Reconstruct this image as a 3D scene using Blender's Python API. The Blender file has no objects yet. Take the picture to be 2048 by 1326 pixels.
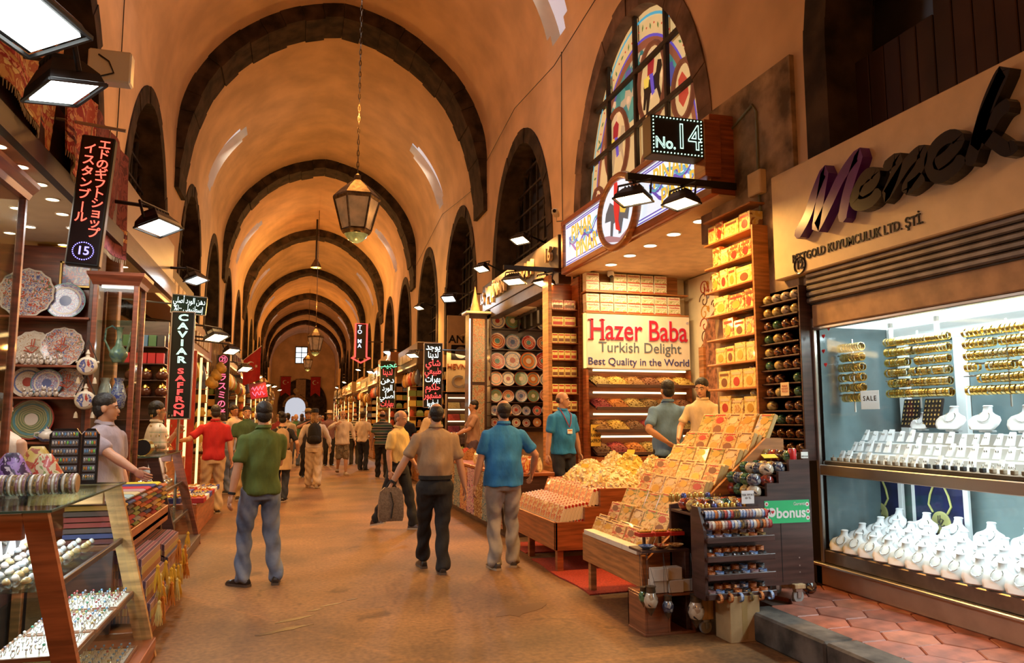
import bpy, bmesh, math, random, unicodedata
from math import sin, cos, pi, radians, sqrt, atan2
from mathutils import Vector, Matrix, noise
random.seed(7)
S = bpy.context.scene
COL = S.collection
# ---------------------------------------------------------------- camera, world, exposure
cd = bpy.data.cameras.new('camera'); cam = bpy.data.objects.new('camera', cd); COL.objects.link(cam)
cd.sensor_width = 36.0; cd.lens = 36.0 * 1500 / 2048; cd.clip_start = 0.05; cd.clip_end = 300
cam.location = (0, 0, 1.62)
cam.rotation_euler = (radians(90 + 6.579), 0, radians(-16.071))
S.camera = cam
S.view_settings.view_transform = 'Standard'; S.view_settings.look = 'None'
S.view_settings.exposure = -0.1; S.view_settings.gamma = 1.0; S.view_settings.use_curve_mapping = False
W = bpy.data.worlds.new('world'); S.world = W; W.use_nodes = True
W.node_tree.nodes['Background'].inputs[0].default_value = (0.75, 0.82, 1.0, 1)
W.node_tree.nodes['Background'].inputs[1].default_value = 0.6
S.cycles.max_bounces = 5; S.cycles.diffuse_bounces = 3; S.cycles.glossy_bounces = 2
S.cycles.transparent_max_bounces = 16; S.cycles.transmission_bounces = 4
S.cycles.caustics_reflective = False; S.cycles.caustics_refractive = False
S.cycles.use_adaptive_sampling = True; S.cycles.adaptive_threshold = .03
S.cycles.sample_clamp_indirect = 4.0; S.cycles.sample_clamp_direct = 0
WARM = (1.0, 0.40, 0.085); AMBER = (1.0, 0.50, 0.12); COOL = (0.85, 0.95, 1.0); WHITE = (1.0, 0.93, 0.82)
def area(loc, aim, power, col, sx, sy=None, spread=180):
    l = bpy.data.lights.new('lamp_light', 'AREA'); l.energy = power; l.color = col
    l.shape = 'RECTANGLE'; l.size = sx; l.size_y = sy or sx; l.spread = radians(spread)
    o = bpy.data.objects.new('lamp_light', l); COL.objects.link(o); o.location = loc
    o.rotation_euler = (Vector(aim) - Vector(loc)).to_track_quat('-Z', 'Y').to_euler(); o['kind'] = 'helper'
    return o
def point(loc, power, col, r=0.1):
    l = bpy.data.lights.new('lamp_light', 'POINT'); l.energy = power; l.color = col; l.shadow_soft_size = r
    o = bpy.data.objects.new('lamp_light', l); COL.objects.link(o); o.location = loc; o['kind'] = 'helper'
    return o
# ---------------------------------------------------------------- materials
MT = {}
def mat(name, col=(.5,.5,.5), rough=.5, metal=0.0, em=None, es=0.0, var=.18, sc=6.0, bump=0.0, col2=None, stretch=None, coat=0.0, det=4.0):
    if name in MT: return MT[name]
    m = bpy.data.materials.new(name); m.use_nodes = True; nt = m.node_tree; b = nt.nodes['Principled BSDF']
    b.inputs['Roughness'].default_value = rough; b.inputs['Metallic'].default_value = metal
    b.inputs['Base Color'].default_value = (*col, 1)
    if coat: b.inputs['Coat Weight'].default_value = coat; b.inputs['Coat Roughness'].default_value = .1
    if em: b.inputs['Emission Color'].default_value = (*em, 1); b.inputs['Emission Strength'].default_value = es
    if var or bump:
        tc = nt.nodes.new('ShaderNodeTexCoord'); mp = nt.nodes.new('ShaderNodeMapping')
        if stretch: mp.inputs['Scale'].default_value = stretch
        nt.links.new(tc.outputs['Object'], mp.inputs[0])
        n = nt.nodes.new('ShaderNodeTexNoise'); n.inputs['Scale'].default_value = sc; n.inputs['Detail'].default_value = det
        nt.links.new(mp.outputs[0], n.inputs['Vector'])
        if var:
            r = nt.nodes.new('ShaderNodeValToRGB')
            c2 = col2 or tuple(c * (1 - var * 1.6) for c in col); c1 = col if col2 else tuple(min(1, c * (1 + var * .5)) for c in col)
            r.color_ramp.elements[0].color = (*c2, 1); r.color_ramp.elements[1].color = (*c1, 1)
            r.color_ramp.elements[0].position = .35; r.color_ramp.elements[1].position = .65
            nt.links.new(n.outputs[0], r.inputs[0]); nt.links.new(r.outputs[0], b.inputs['Base Color'])
        if bump:
            bp = nt.nodes.new('ShaderNodeBump'); bp.inputs['Strength'].default_value = bump; bp.inputs['Distance'].default_value = .02
            nt.links.new(n.outputs[0], bp.inputs['Height']); nt.links.new(bp.outputs[0], b.inputs['Normal'])
    MT[name] = m; return m
def flat(name, col=(.5,.5,.5), rough=.5, metal=0.0, coat=0.0): return mat(name, col, rough, metal, var=0, coat=coat)
def glow(name, col, s):
    if name in MT: return MT[name]
    m = mat(name, tuple(c * .5 for c in col), .5, em=col, es=s, var=0); m.cycles.emission_sampling = 'NONE'; return m
def wood(name, col, rough=.4, st=(1, 1, 12), sc=2.5): return mat(name, col, rough, var=.28, sc=sc, stretch=st, coat=.15)
def glass(name='glass', tint=(.93,.98,.97), f=.03):
    if name in MT: return MT[name]
    m = bpy.data.materials.new(name); m.use_nodes = True; nt = m.node_tree; nt.nodes.clear(); N = nt.nodes.new
    o = N('ShaderNodeOutputMaterial'); mx = N('ShaderNodeMixShader'); t = N('ShaderNodeBsdfTransparent'); g = N('ShaderNodeBsdfGlossy'); lw = N('ShaderNodeLayerWeight'); p = N('ShaderNodeMath'); q = N('ShaderNodeMath')
    t.inputs[0].default_value = (*tint, 1); g.inputs['Roughness'].default_value = .04; lw.inputs[0].default_value = .5
    p.operation = 'POWER'; p.inputs[1].default_value = 4; q.operation = 'MULTIPLY_ADD'; q.inputs[1].default_value = .35; q.inputs[2].default_value = f
    nt.links.new(lw.outputs['Facing'], p.inputs[0]); nt.links.new(p.outputs[0], q.inputs[0]); nt.links.new(q.outputs[0], mx.inputs[0])
    nt.links.new(t.outputs[0], mx.inputs[1]); nt.links.new(g.outputs[0], mx.inputs[2]); nt.links.new(mx.outputs[0], o.inputs[0]); MT[name] = m; return m
def pattern(name, cols, scale=18.0, kind='vor', rough=.25, coat=.3, base=None):
    """decorated glaze / print: voronoi or waves mapped to a colour list"""
    if name in MT: return MT[name]
    m = bpy.data.materials.new(name); m.use_nodes = True; nt = m.node_tree; b = nt.nodes['Principled BSDF']
    b.inputs['Roughness'].default_value = rough; b.inputs['Coat Weight'].default_value = coat
    tc = nt.nodes.new('ShaderNodeTexCoord')
    if kind == 'vor':
        n = nt.nodes.new('ShaderNodeTexVoronoi'); n.inputs['Scale'].default_value = scale; src = n.outputs['Color']
        sep = nt.nodes.new('ShaderNodeSeparateColor'); nt.links.new(src, sep.inputs[0]); out = sep.outputs[0]
    elif kind == 'ring':
        n = nt.nodes.new('ShaderNodeTexWave'); n.wave_type = 'RINGS'; n.rings_direction = 'Y'; n.inputs['Scale'].default_value = scale; n.inputs['Distortion'].default_value = 4; n.inputs['Detail'].default_value = 2; out = n.outputs[1]
    elif kind == 'noise':
        n = nt.nodes.new('ShaderNodeTexNoise'); n.inputs['Scale'].default_value = scale; n.inputs['Detail'].default_value = 3; n.inputs['Distortion'].default_value = 1.5; out = n.outputs[0]
    else:
        n = nt.nodes.new('ShaderNodeTexWave'); n.bands_direction = kind.upper(); n.inputs['Scale'].default_value = scale; out = n.outputs[1]
    nt.links.new(tc.outputs['Object'], n.inputs['Vector'])
    r = nt.nodes.new('ShaderNodeValToRGB'); r.color_ramp.interpolation = 'CONSTANT'; e = r.color_ramp.elements
    lo, hi = (.3, .7) if kind == 'noise' else (0, 1)
    e[0].color = (*cols[0], 1); e[0].position = 0; e[1].color = (*cols[1], 1); e[1].position = lo + (hi - lo) / len(cols)
    for i in range(2, len(cols)):
        x = e.new(lo + (hi - lo) * i / len(cols)); x.color = (*cols[i], 1)
    nt.links.new(out, r.inputs[0]); nt.links.new(r.outputs[0], b.inputs['Base Color']); MT[name] = m; return m
# ---------------------------------------------------------------- mesh builder
class MB:
    def __init__(s): s.v = []; s.f = []; s.m = []; s.mi = 0
    def add(s, vs, fs):
        o = len(s.v); s.v += [tuple(v) for v in vs]; s.f += [tuple(i + o for i in f) for f in fs]; s.m += [s.mi] * len(fs); return s
    def box(s, x0, x1, y0, y1, z0, z1, R=None, c=None):
        vs = [Vector((x, y, z)) for x in (x0, x1) for y in (y0, y1) for z in (z0, z1)]
        if R is not None:
            c = Vector(c) if c is not None else Vector(((x0+x1)/2, (y0+y1)/2, (z0+z1)/2)); vs = [R @ (v - c) + c for v in vs]
        return s.add(vs, [(0,1,3,2),(4,6,7,5),(0,4,5,1),(2,3,7,6),(0,2,6,4),(1,5,7,3)])
    def cb(s, x0, x1, y0, y1, z0, z1, ch=.008, R=None, c=None):
        """chamfered box"""
        ch = min(ch, (x1-x0)*.45, (y1-y0)*.45, (z1-z0)*.45); vs = []; d = {}
        for i in (0, 1):
            for j in (0, 1):
                for k in (0, 1):
                    X, Y, Z = (x0, x1)[i], (y0, y1)[j], (z0, z1)[k]; a, b, e = (1-2*i)*ch, (1-2*j)*ch, (1-2*k)*ch
                    for q, p in enumerate(((X, Y+b, Z+e), (X+a, Y, Z+e), (X+a, Y+b, Z))): d[i,j,k,q] = len(vs); vs.append(Vector(p))
        fs = []
        for i in (0, 1): fs.append([d[i,j,k,0] for j, k in ((0,0),(0,1),(1,1),(1,0))])
        for j in (0, 1): fs.append([d[i,j,k,1] for i, k in ((0,0),(1,0),(1,1),(0,1))])
        for k in (0, 1): fs.append([d[i,j,k,2] for i, j in ((0,0),(0,1),(1,1),(1,0))])
        for j in (0, 1):
            for k in (0, 1): fs.append([d[0,j,k,1], d[1,j,k,1], d[1,j,k,2], d[0,j,k,2]])
        for i in (0, 1):
            for k in (0, 1): fs.append([d[i,0,k,0], d[i,1,k,0], d[i,1,k,2], d[i,0,k,2]])
        for i in (0, 1):
            for j in (0, 1): fs.append([d[i,j,0,0], d[i,j,1,0], d[i,j,1,1], d[i,j,0,1]])
        for i in (0, 1):
            for j in (0, 1):
                for k in (0, 1): fs.append([d[i,j,k,0], d[i,j,k,1], d[i,j,k,2]])
        if R is not None:
            c = Vector(c) if c is not None else Vector(((x0+x1)/2, (y0+y1)/2, (z0+z1)/2)); vs = [R @ (v - c) + c for v in vs]
        return s.add(vs, fs)
    def rings(s, rs, close=False, cap=True):
        n = len(rs[0]); vs = [p for r in rs for p in r]; fs = []
        for i in range(len(rs) - 1 + (1 if close else 0)):
            a = i * n; b = ((i + 1) % len(rs)) * n
            for j in range(n): k = (j + 1) % n; fs.append((a+j, a+k, b+k, b+j))
        if cap and not close: fs += [tuple(range(n - 1, -1, -1)), tuple((len(rs)-1)*n + j for j in range(n))]
        return s.add(vs, fs)
    def tube(s, pts, r, n=8, cap=True, close=False):
        """round bar along a polyline, r a number or a list"""
        P = [Vector(p) for p in pts]; N = len(P); rs = []; prev = None
        for i in range(N):
            if close: t = P[(i+1) % N] - P[i-1]
            else: t = P[min(i+1, N-1)] - P[max(i-1, 0)]
            t.normalize()
            u = (prev - t * prev.dot(t)) if prev is not None else t.orthogonal()
            if u.length < 1e-5: u = t.orthogonal()
            u.normalize(); prev = u; w = t.cross(u); q = r[i] if isinstance(r, (list, tuple)) else r
            rs.append([P[i] + u * (cos(2*pi*j/n) * q) + w * (sin(2*pi*j/n) * q) for j in range(n)])
        return s.rings(rs, close, cap)
    def bar(s, p0, p1, r, r1=None, n=8): return s.tube([p0, p1], [r, r if r1 is None else r1], n)
    def lathe(s, prof, n=16, c=(0,0,0), ax='z', cap=True, sx=1, sy=1):
        rs = []
        for r, h in prof:
            ring = []
            for j in range(n):
                a = 2*pi*j/n; x, y = r*cos(a)*sx, r*sin(a)*sy
                p = (x, y, h) if ax == 'z' else ((x, h, y) if ax == 'y' else (h, x, y))
                ring.append((p[0]+c[0], p[1]+c[1], p[2]+c[2]))
            rs.append(ring)
        return s.rings(rs, False, cap)
    def sph(s, c, r, nu=12, nv=8, R=None):
        rx, ry, rz = r if isinstance(r, (tuple, list)) else (r, r, r); rs = []
        c = Vector(c)
        for i in range(nv + 1):
            t = pi * i / nv; t = max(.02, min(pi - .02, t))
            ring = []
            for j in range(nu):
                p = Vector((rx*sin(t)*cos(2*pi*j/nu), ry*sin(t)*sin(2*pi*j/nu), -rz*cos(t)))
                ring.append((R @ p if R is not None else p) + c)
            rs.append(ring)
        return s.rings(rs)
    def prism(s, poly, a0, a1, ax='x'):
        """extrude a 2D polygon between a0 and a1 along an axis; poly coords are the other two axes in order"""
        def P(p, a): return (a, p[0], p[1]) if ax == 'x' else ((p[0], a, p[1]) if ax == 'y' else (p[0], p[1], a))
        n = len(poly); vs = [P(p, a0) for p in poly] + [P(p, a1) for p in poly]
        return s.add(vs, [tuple(range(n)), tuple(range(2*n-1, n-1, -1))] + [(i, (i+1) % n, (i+1) % n + n, i + n) for i in range(n)])
    def quad(s, a, b, c, d): return s.add([a, b, c, d], [(0,1,2,3)])
    def mesh(s, name, mats, smooth=None):
        me = bpy.data.meshes.new(name); me.from_pydata(s.v, [], s.f)
        if not isinstance(mats, (list, tuple)): mats = [mats]
        for m in mats: me.materials.append(m)
        if len(mats) > 1: me.polygons.foreach_set('material_index', s.m)
        bm = bmesh.new(); bm.from_mesh(me); bmesh.ops.recalc_face_normals(bm, faces=bm.faces); bm.to_mesh(me); bm.free()
        if smooth is not None:
            me.polygons.foreach_set('use_smooth', [True] * len(me.polygons))
            if smooth < 179: me.set_sharp_from_angle(angle=radians(smooth))
        me.update(); return me
def tag(o, label=None, cat=None, group=None, kind=None):
    if label: o['label'] = label
    if cat: o['category'] = cat
    if group: o['group'] = group
    if kind: o['kind'] = kind
    return o
def link(name, me, parent=None, loc=(0,0,0), rz=0, rot=None):
    o = bpy.data.objects.new(name, me); COL.objects.link(o); o.location = loc
    o.rotation_euler = rot if rot else (0, 0, rz)
    if parent: o.parent = parent
    return o
def part(name, mb, mats, parent, smooth=None, loc=(0,0,0), rot=None, label=None, kind=None):
    o = link(name, mb.mesh(name, mats, smooth) if isinstance(mb, MB) else mb, parent, loc, 0, rot); tag(o, label, None, None, kind); return o
def thing(name, label, cat, loc=(0,0,0), rz=0, group=None, rot=None, kind=None):
    return tag(link(name, None, None, loc, rz, rot), label, cat, group, kind)
def single(name, mb, mats, label, cat, loc=(0,0,0), rz=0, group=None, smooth=None, rot=None, kind=None):
    return tag(link(name, mb.mesh(name, mats, smooth) if isinstance(mb, MB) else mb, None, loc, rz, rot), label, cat, group, kind)
def struct(name, mb=None, mats=None, smooth=None, label=None, loc=(0,0,0)):
    return tag(link(name, mb.mesh(name, mats, smooth) if mb else None, None, loc), label, None, None, 'structure')
def dup(root, loc, rz=0, label=None, group=None, rot=None, sc=None, cat=None):
    r = root.copy(); COL.objects.link(r); r.location = loc; r.rotation_euler = rot if rot else (0, 0, rz)
    if sc: r.scale = sc if isinstance(sc, tuple) else (sc,) * 3
    tag(r, label, cat, group)
    for ch in [o for o in KIDS(root)]:
        c = ch.copy(); COL.objects.link(c); c.parent = r
        for g in KIDS(ch): d = g.copy(); COL.objects.link(d); d.parent = c
    return r
def KIDS(o): return list(o.children)
ORD = 'first second third fourth fifth sixth seventh eighth ninth tenth eleventh twelfth thirteenth fourteenth fifteenth sixteenth seventeenth eighteenth nineteenth twentieth'.split()
def od(i): return ORD[i] if i < 20 else ('twenty-' + ORD[i-20] if i < 29 else 'number %d' % (i + 1))
# ---------------------------------------------------------------- lettering
def shape_ar(t):
    """Arabic letters to joined presentation forms, in drawing order"""
    nonj = 'اأإآدذرزوؤةى'; out = []
    isa = lambda c: '\u0621' <= c <= '\u064a'
    for i, c in enumerate(t):
        if not isa(c): out.append(c); continue
        pj = i > 0 and isa(t[i-1]) and t[i-1] not in nonj; nj = i + 1 < len(t) and isa(t[i+1]) and c not in nonj
        f = ('MEDIAL' if nj else 'FINAL') if pj else ('INITIAL' if nj else 'ISOLATED')
        try: out.append(unicodedata.lookup(unicodedata.name(c) + ' ' + f + ' FORM'))
        except KeyError: out.append(c)
    return ''.join(reversed(out))
TXT = {}; TXO = []
def text(body, size, m, parent, loc, face='-y', ext=.004, align='CENTER', name='lettering', outline=0, off=0, sx=1.0, shear=0, rot=None, spc=1.0, lsp=1.0, label=None):
    """flat lettering; face: the direction it is read from; turned into meshes at the end of the script"""
    key = (body, size, m.name, ext, align, outline, off, shear, spc, lsp)
    if key not in TXT:
        cu = bpy.data.curves.new(name, 'FONT'); cu.body = body; cu.size = size; cu.align_x = align; cu.align_y = 'CENTER'
        cu.extrude = ext; cu.offset = off; cu.shear = shear; cu.space_character = spc; cu.space_line = lsp; cu.resolution_u = 3
        if outline: cu.fill_mode = 'NONE'; cu.bevel_depth = outline; cu.bevel_resolution = 0; cu.extrude = 0
        cu.materials.append(m); TXT[key] = cu
    o = link(name, TXT[key], parent, loc)
    o.rotation_euler = rot or {'-y': (pi/2, 0, 0), '-x': (pi/2, 0, -pi/2), '+x': (pi/2, 0, pi/2), 'z': (0, 0, 0)}[face]
    o.scale = (sx, 1, 1); TXO.append(o); tag(o, label); return o
SCULPT = []
# ================================================================ the setting
XC, HS, ZS = 0.85, 3.6, 8.1
XR, XL = XC + HS, XC - HS
YR = [-5.3, 6.2, 17.7, 29.2, 40.5, 51.5, 62.0, 71.5, 79.5, 90.0]
YEND = 92.0
AW, ASP, ATOP = 2.2, 5.0, 7.72           # arch half width, spring, apex
def prof(t):                              # t 0..1 over the whole vault, right to left
    th = pi * t; return XC + HS * cos(th), ZS + 3.55 * sin(th) - .15 * abs(sin(2 * th))
def arch_z(u, w=0.0):
    u = min(1, abs(u)); return ASP + (ATOP - ASP - w) * (1 - u ** 2.1) ** .58
ARCH = []
for i in range(len(YR) - 1):
    L = YR[i+1] - YR[i]; ARCH += [YR[i] + .5 + (L - 0.2) * .25 - .1, YR[i] + .5 + (L - .2) * .75 - .25]
PLASTER = mat('vault_plaster', (.82, .59, .37), .9, var=.13, sc=.9, bump=.1, det=4)
STONE = mat('dark_stone', (.055, .035, .024), .9, var=.5, sc=3.0, bump=.6)
STONE2 = mat('weathered_stone', (.42, .30, .19), .9, var=.45, sc=3.5, bump=.7, det=5)
# floor: worn concrete with stains and cracks
m = mat('worn_concrete', (.225, .108, .038), .62, var=.3, sc=.9, bump=.15, det=5); nt = m.node_tree; b = nt.nodes['Principled BSDF']
def _floor():
    tc = nt.nodes.new('ShaderNodeTexCoord'); v = nt.nodes.new('ShaderNodeTexVoronoi'); v.feature = 'DISTANCE_TO_EDGE'; v.inputs['Scale'].default_value = .16
    n2 = nt.nodes.new('ShaderNodeTexNoise'); n2.inputs['Scale'].default_value = 1.7; n2.inputs['Detail'].default_value = 3; mxv = nt.nodes.new('ShaderNodeMix'); mxv.data_type = 'VECTOR'; mxv.inputs[0].default_value = .12
    nt.links.new(tc.outputs['Object'], n2.inputs['Vector']); nt.links.new(tc.outputs['Object'], mxv.inputs[4]); nt.links.new(n2.outputs['Color'], mxv.inputs[5]); nt.links.new(mxv.outputs[1], v.inputs['Vector'])
    r = nt.nodes.new('ShaderNodeValToRGB'); r.color_ramp.elements[0].position = .0; r.color_ramp.elements[1].position = .006; r.color_ramp.elements[0].color = (1.35, 1.3, 1.2, 1); r.color_ramp.elements[1].color = (1, 1, 1, 1)
    nt.links.new(v.outputs[0], r.inputs[0])
    n3 = nt.nodes.new('ShaderNodeTexNoise'); n3.inputs['Scale'].default_value = 2.3; n3.inputs['Detail'].default_value = 4; n3.inputs['Distortion'].default_value = .8
    nt.links.new(tc.outputs['Object'], n3.inputs['Vector'])
    r3 = nt.nodes.new('ShaderNodeValToRGB'); r3.color_ramp.elements[0].position = .27; r3.color_ramp.elements[1].position = .36; r3.color_ramp.elements[0].color = (.42, .38, .34, 1); r3.color_ramp.elements[1].color = (1, 1, 1, 1)
    nt.links.new(n3.outputs[0], r3.inputs[0])
    old = b.inputs['Base Color'].links[0].from_socket
    m1 = nt.nodes.new('ShaderNodeMix'); m1.data_type = 'RGBA'; m1.blend_type = 'MULTIPLY'; m1.inputs[0].default_value = 1
    m2 = nt.nodes.new('ShaderNodeMix'); m2.data_type = 'RGBA'; m2.blend_type = 'MULTIPLY'; m2.inputs[0].default_value = 1
    nt.links.new(old, m1.inputs[6]); nt.links.new(r.outputs[0], m1.inputs[7]); nt.links.new(m1.outputs[2], m2.inputs[6]); nt.links.new(r3.outputs[0], m2.inputs[7]); n4 = nt.nodes.new('ShaderNodeTexNoise'); n4.inputs['Scale'].default_value = 26; n4.inputs['Detail'].default_value = 3; nt.links.new(tc.outputs['Object'], n4.inputs['Vector'])
    r4 = nt.nodes.new('ShaderNodeValToRGB'); r4.color_ramp.elements[0].position = .3; r4.color_ramp.elements[1].position = .7; r4.color_ramp.elements[0].color = (.66, .62, .58, 1); r4.color_ramp.elements[1].color = (1.22, 1.2, 1.15, 1); nt.links.new(n4.outputs[0], r4.inputs[0])
    m3 = nt.nodes.new('ShaderNodeMix'); m3.data_type = 'RGBA'; m3.blend_type = 'MULTIPLY'; m3.inputs[0].default_value = 1; nt.links.new(m2.outputs[2], m3.inputs[6]); nt.links.new(r4.outputs[0], m3.inputs[7]); nt.links.new(m3.outputs[2], b.inputs['Base Color'])
_floor()
struct('floor', MB().box(-6, 8, -9, YEND + 8, -.3, 0), m, label='worn stained concrete floor of the market aisle')
def walls(sgn, X):
    mb = MB()
    cols = []
    y = -9.0
    edges = [-9.0]
    for yc in ARCH:
        for k in range(25): edges.append(yc + AW * sin(pi * (k / 24 - .5)))
    edges.append(YEND)
    for a, b_ in zip(edges, edges[1:]):
        if b_ - a < 1e-4: continue
        def lo(y):
            for yc in ARCH:
                if abs(y - yc) <= AW + 1e-6: return arch_z((y - yc) / AW) if abs(y-yc) < AW - 1e-5 else ASP
            return 0.0
        mid = (a + b_) / 2; inside = any(abs(mid - yc) < AW for yc in ARCH)
        z0, z1 = (lo(a), lo(b_)) if inside else (0.0, 0.0)
        for k in range(3):
            f0, f1 = k / 3, (k + 1) / 3
            mb.quad((X, a, z0 + (ZS - z0) * f0), (X, b_, z1 + (ZS - z1) * f0), (X, b_, z1 + (ZS - z1) * f1), (X, a, z0 + (ZS - z0) * f1))
    # reveal of every arch
    for yc in ARCH:
        pts = [(yc - AW, 0)] + [(yc + AW * sin(pi * (k / 24 - .5)), arch_z(sin(pi * (k / 24 - .5))) if 0 < k < 24 else ASP) for k in range(25)] + [(yc + AW, 0)]
        for p, q in zip(pts, pts[1:]): mb.quad((X, p[0], p[1]), (X, q[0], q[1]), (X + sgn * .7, q[0], q[1]), (X + sgn * .7, p[0], p[1]))
    return mb
struct('wall_right', walls(1, XR), PLASTER, label='right plaster wall with tall arched bays')
struct('wall_left', walls(-1, XL), PLASTER, label='left plaster wall with tall arched bays')
# vault with skylight slits
def vault():
    mb = MB(); NT = 48
    slit = [(YR[i] + YR[i+1]) / 2 + .3 for i in range(len(YR) - 1)]
    ys = sorted(set([-9.0, YEND] + [round(q, 3) for s_ in slit for q in (s_ - .55, s_ - .35, s_, s_ + .35, s_ + .55)] + [round(y, 3) for y in YR] + [round(y + 1.1, 3) for y in YR if y < 90]))
    for a, b_ in zip(ys, ys[1:]):
        mid = (a + b_) / 2
        sl = any(abs(mid - s_) < .55 for s_ in slit); core = any(abs(mid - s_) < .35 for s_ in slit)
        for k in range(NT):
            kk = min(k, NT - 1 - k)
            if sl and (2 <= kk < 12 if core else 3 <= kk < 11): continue
            (x0, z0), (x1, z1) = prof(k / NT), prof((k + 1) / NT)
            mb.quad((x0, a, z0), (x1, a, z1), (x1, b_, z1), (x0, b_, z0))
    o = struct('ceiling', mb, PLASTER, smooth=30, label='orange-lit plaster barrel vault')
    SKY = mat('daylight_pane', (.8, .85, .95), .6, em=(.72, .80, 1.0), es=.4, var=0)
    for s_ in slit:
        for side in (0, 1):
            rv, pn = MB(), MB()
            pr = []
            for k in range(1, 14):
                t = k / NT if side == 0 else 1 - k / NT
                x, z = prof(t); n = Vector((x - XC, 0, z - ZS + .6)).normalized(); pr.append((x + n.x * .3, z + n.z * .3, x, z))
            for p, q in zip(pr, pr[1:]):
                pn.quad((p[0], s_ - .58, p[1]), (q[0], s_ - .58, q[1]), (q[0], s_ + .58, q[1]), (p[0], s_ + .58, p[1]))
                for yy in (s_ - .56, s_ + .56): rv.quad((p[0], yy, p[1]), (q[0], yy, q[1]), (q[2], yy, q[3]), (p[2], yy, p[3]))
            w = struct('skylight', rv, PLASTER); part('pane', pn, SKY, w)
vault()
# stone ribs, voussoir by voussoir
def ribs():
    path = [(XR, 6.75 + .45 * k, -1, 0) for k in range(3)]
    N = 22
    for k in range(N + 1):
        t = k / N; x, z = prof(t); x2, z2 = prof(min(1, t + .01)); x1, z1 = prof(max(0, t - .01)); d = Vector((x2 - x1, z2 - z1)).normalized()
        path.append((x, z, -d.y, d.x))
    path += [(XL, 6.75 + .45 * (2 - k), 1, 0) for k in range(3)]
    for i, y in enumerate(YR[1:], 1):
        if y > 89.5: continue
        r = struct('trim_%d' % i, label='dark stone rib crossing the vault')
        for k in range(len(path) - 1):
            a, b_ = path[k], path[k + 1]; mb = MB()
            def pp(q, edge): 
                f = min(1, max(.25, (q[1] - 6.6) / 2.2)); return .36 * f
            dy = random.uniform(-.035, .035); dp = random.uniform(-.03, .03)
            for (q, w) in ((a, .012), (b_, -.012)): pass
            vs = []
            for q in (a, b_):
                nx, nz = q[2], q[3]
                if nz > 0 or (nz == 0 and (nx > 0) == (q[0] > XC)): nx, nz = -nx, -nz
                p = pp(q, 0) + dp
                for yy in (y + dy, y + 1.1 + dy):
                    vs.append((q[0] - nx * .05, yy, q[1] - nz * .05)); vs.append((q[0] + nx * p, yy, q[1] + nz * p))
            c = sum((Vector(v) for v in vs), Vector()) / 8
            vs = [c + (Vector(v) - c) * .985 for v in vs]
            mb.add(vs, [(0,1,3,2),(4,6,7,5),(0,4,5,1),(2,3,7,6),(0,2,6,4),(1,5,7,3)])
            part('voussoir', mb, STONE, r)
ribs()
# far wall with window, dark arch and the way out
mb = MB()
o = MB().box(XL - .2, XR + .2, YEND, YEND + .4, 0, 12)
struct('wall_far', o, PLASTER, label='far end wall of the vaulted hall')
dk = MB(); pts = [(XC + 2.75 * cos(pi * k / 24), 3.2 + 3.0 * sin(pi * k / 24)) for k in range(25)]
dk.prism([(XC + 2.75, 0)] + pts + [(XC - 2.75, 0)], YEND - .5, YEND + .05, 'y')
w = struct('door_1', label='dark stone archway at the far end with bright doorway')
part('arch_infill', dk, STONE, w)
gl = MB(); pts = [(.05 + 1.15 * cos(pi * k / 12), 2.9 + 1.1 * sin(pi * k / 12)) for k in range(13)]
gl.prism([(1.2, 0)] + pts + [(-1.1, 0)], YEND - .56, YEND - .5, 'y'); part('daylight_opening', gl, glow('street_daylight', (.75, .85, 1), .7), w)
fr = MB(); 
for k in range(12):
    a0, a1 = pi * k / 12, pi * (k + 1) / 12
    fr.add([(.05 + r * cos(a), y, 2.9 + r * sin(a)) for a in (a0, a1) for r in (1.13, 1.45) for y in (YEND - .7, YEND - .4)], [(0,1,3,2),(4,6,7,5),(0,4,5,1),(2,3,7,6),(0,2,6,4),(1,5,7,3)])
part('door_surround', fr, STONE2, w)
w = struct('window_1', label='small bright window high in the far wall')
wx, wz = .55, 9.0
for i in range(2):
    for j in range(3):
        part('pane', MB().box(wx - .62 + i * .64, wx - .02 + i * .64, YEND - .06, YEND - .02, wz - .9 + j * .62, wz - .33 + j * .62), glow('far_window_glow', (.8, .9, 1), 1.6), w)
f = MB()
for x in (-.7, -.04, .62): f.box(wx + x, wx + x + .08, YEND - .1, YEND, wz - 1, wz + 1.05)
for z in (-1, -.35, .27, .95): f.box(wx - .7, wx + .7, YEND - .1, YEND, wz + z, wz + z + .08)
part('window_frame', f, flat('black_iron', (.02, .018, .016), .6), w)
# back end behind the camera: the hall goes on, closed far away
struct('wall_back', MB().box(XL - .2, XR + .2, -9.4, -9.0, 0, 12), PLASTER, label='plaster wall closing the hall behind')
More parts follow.
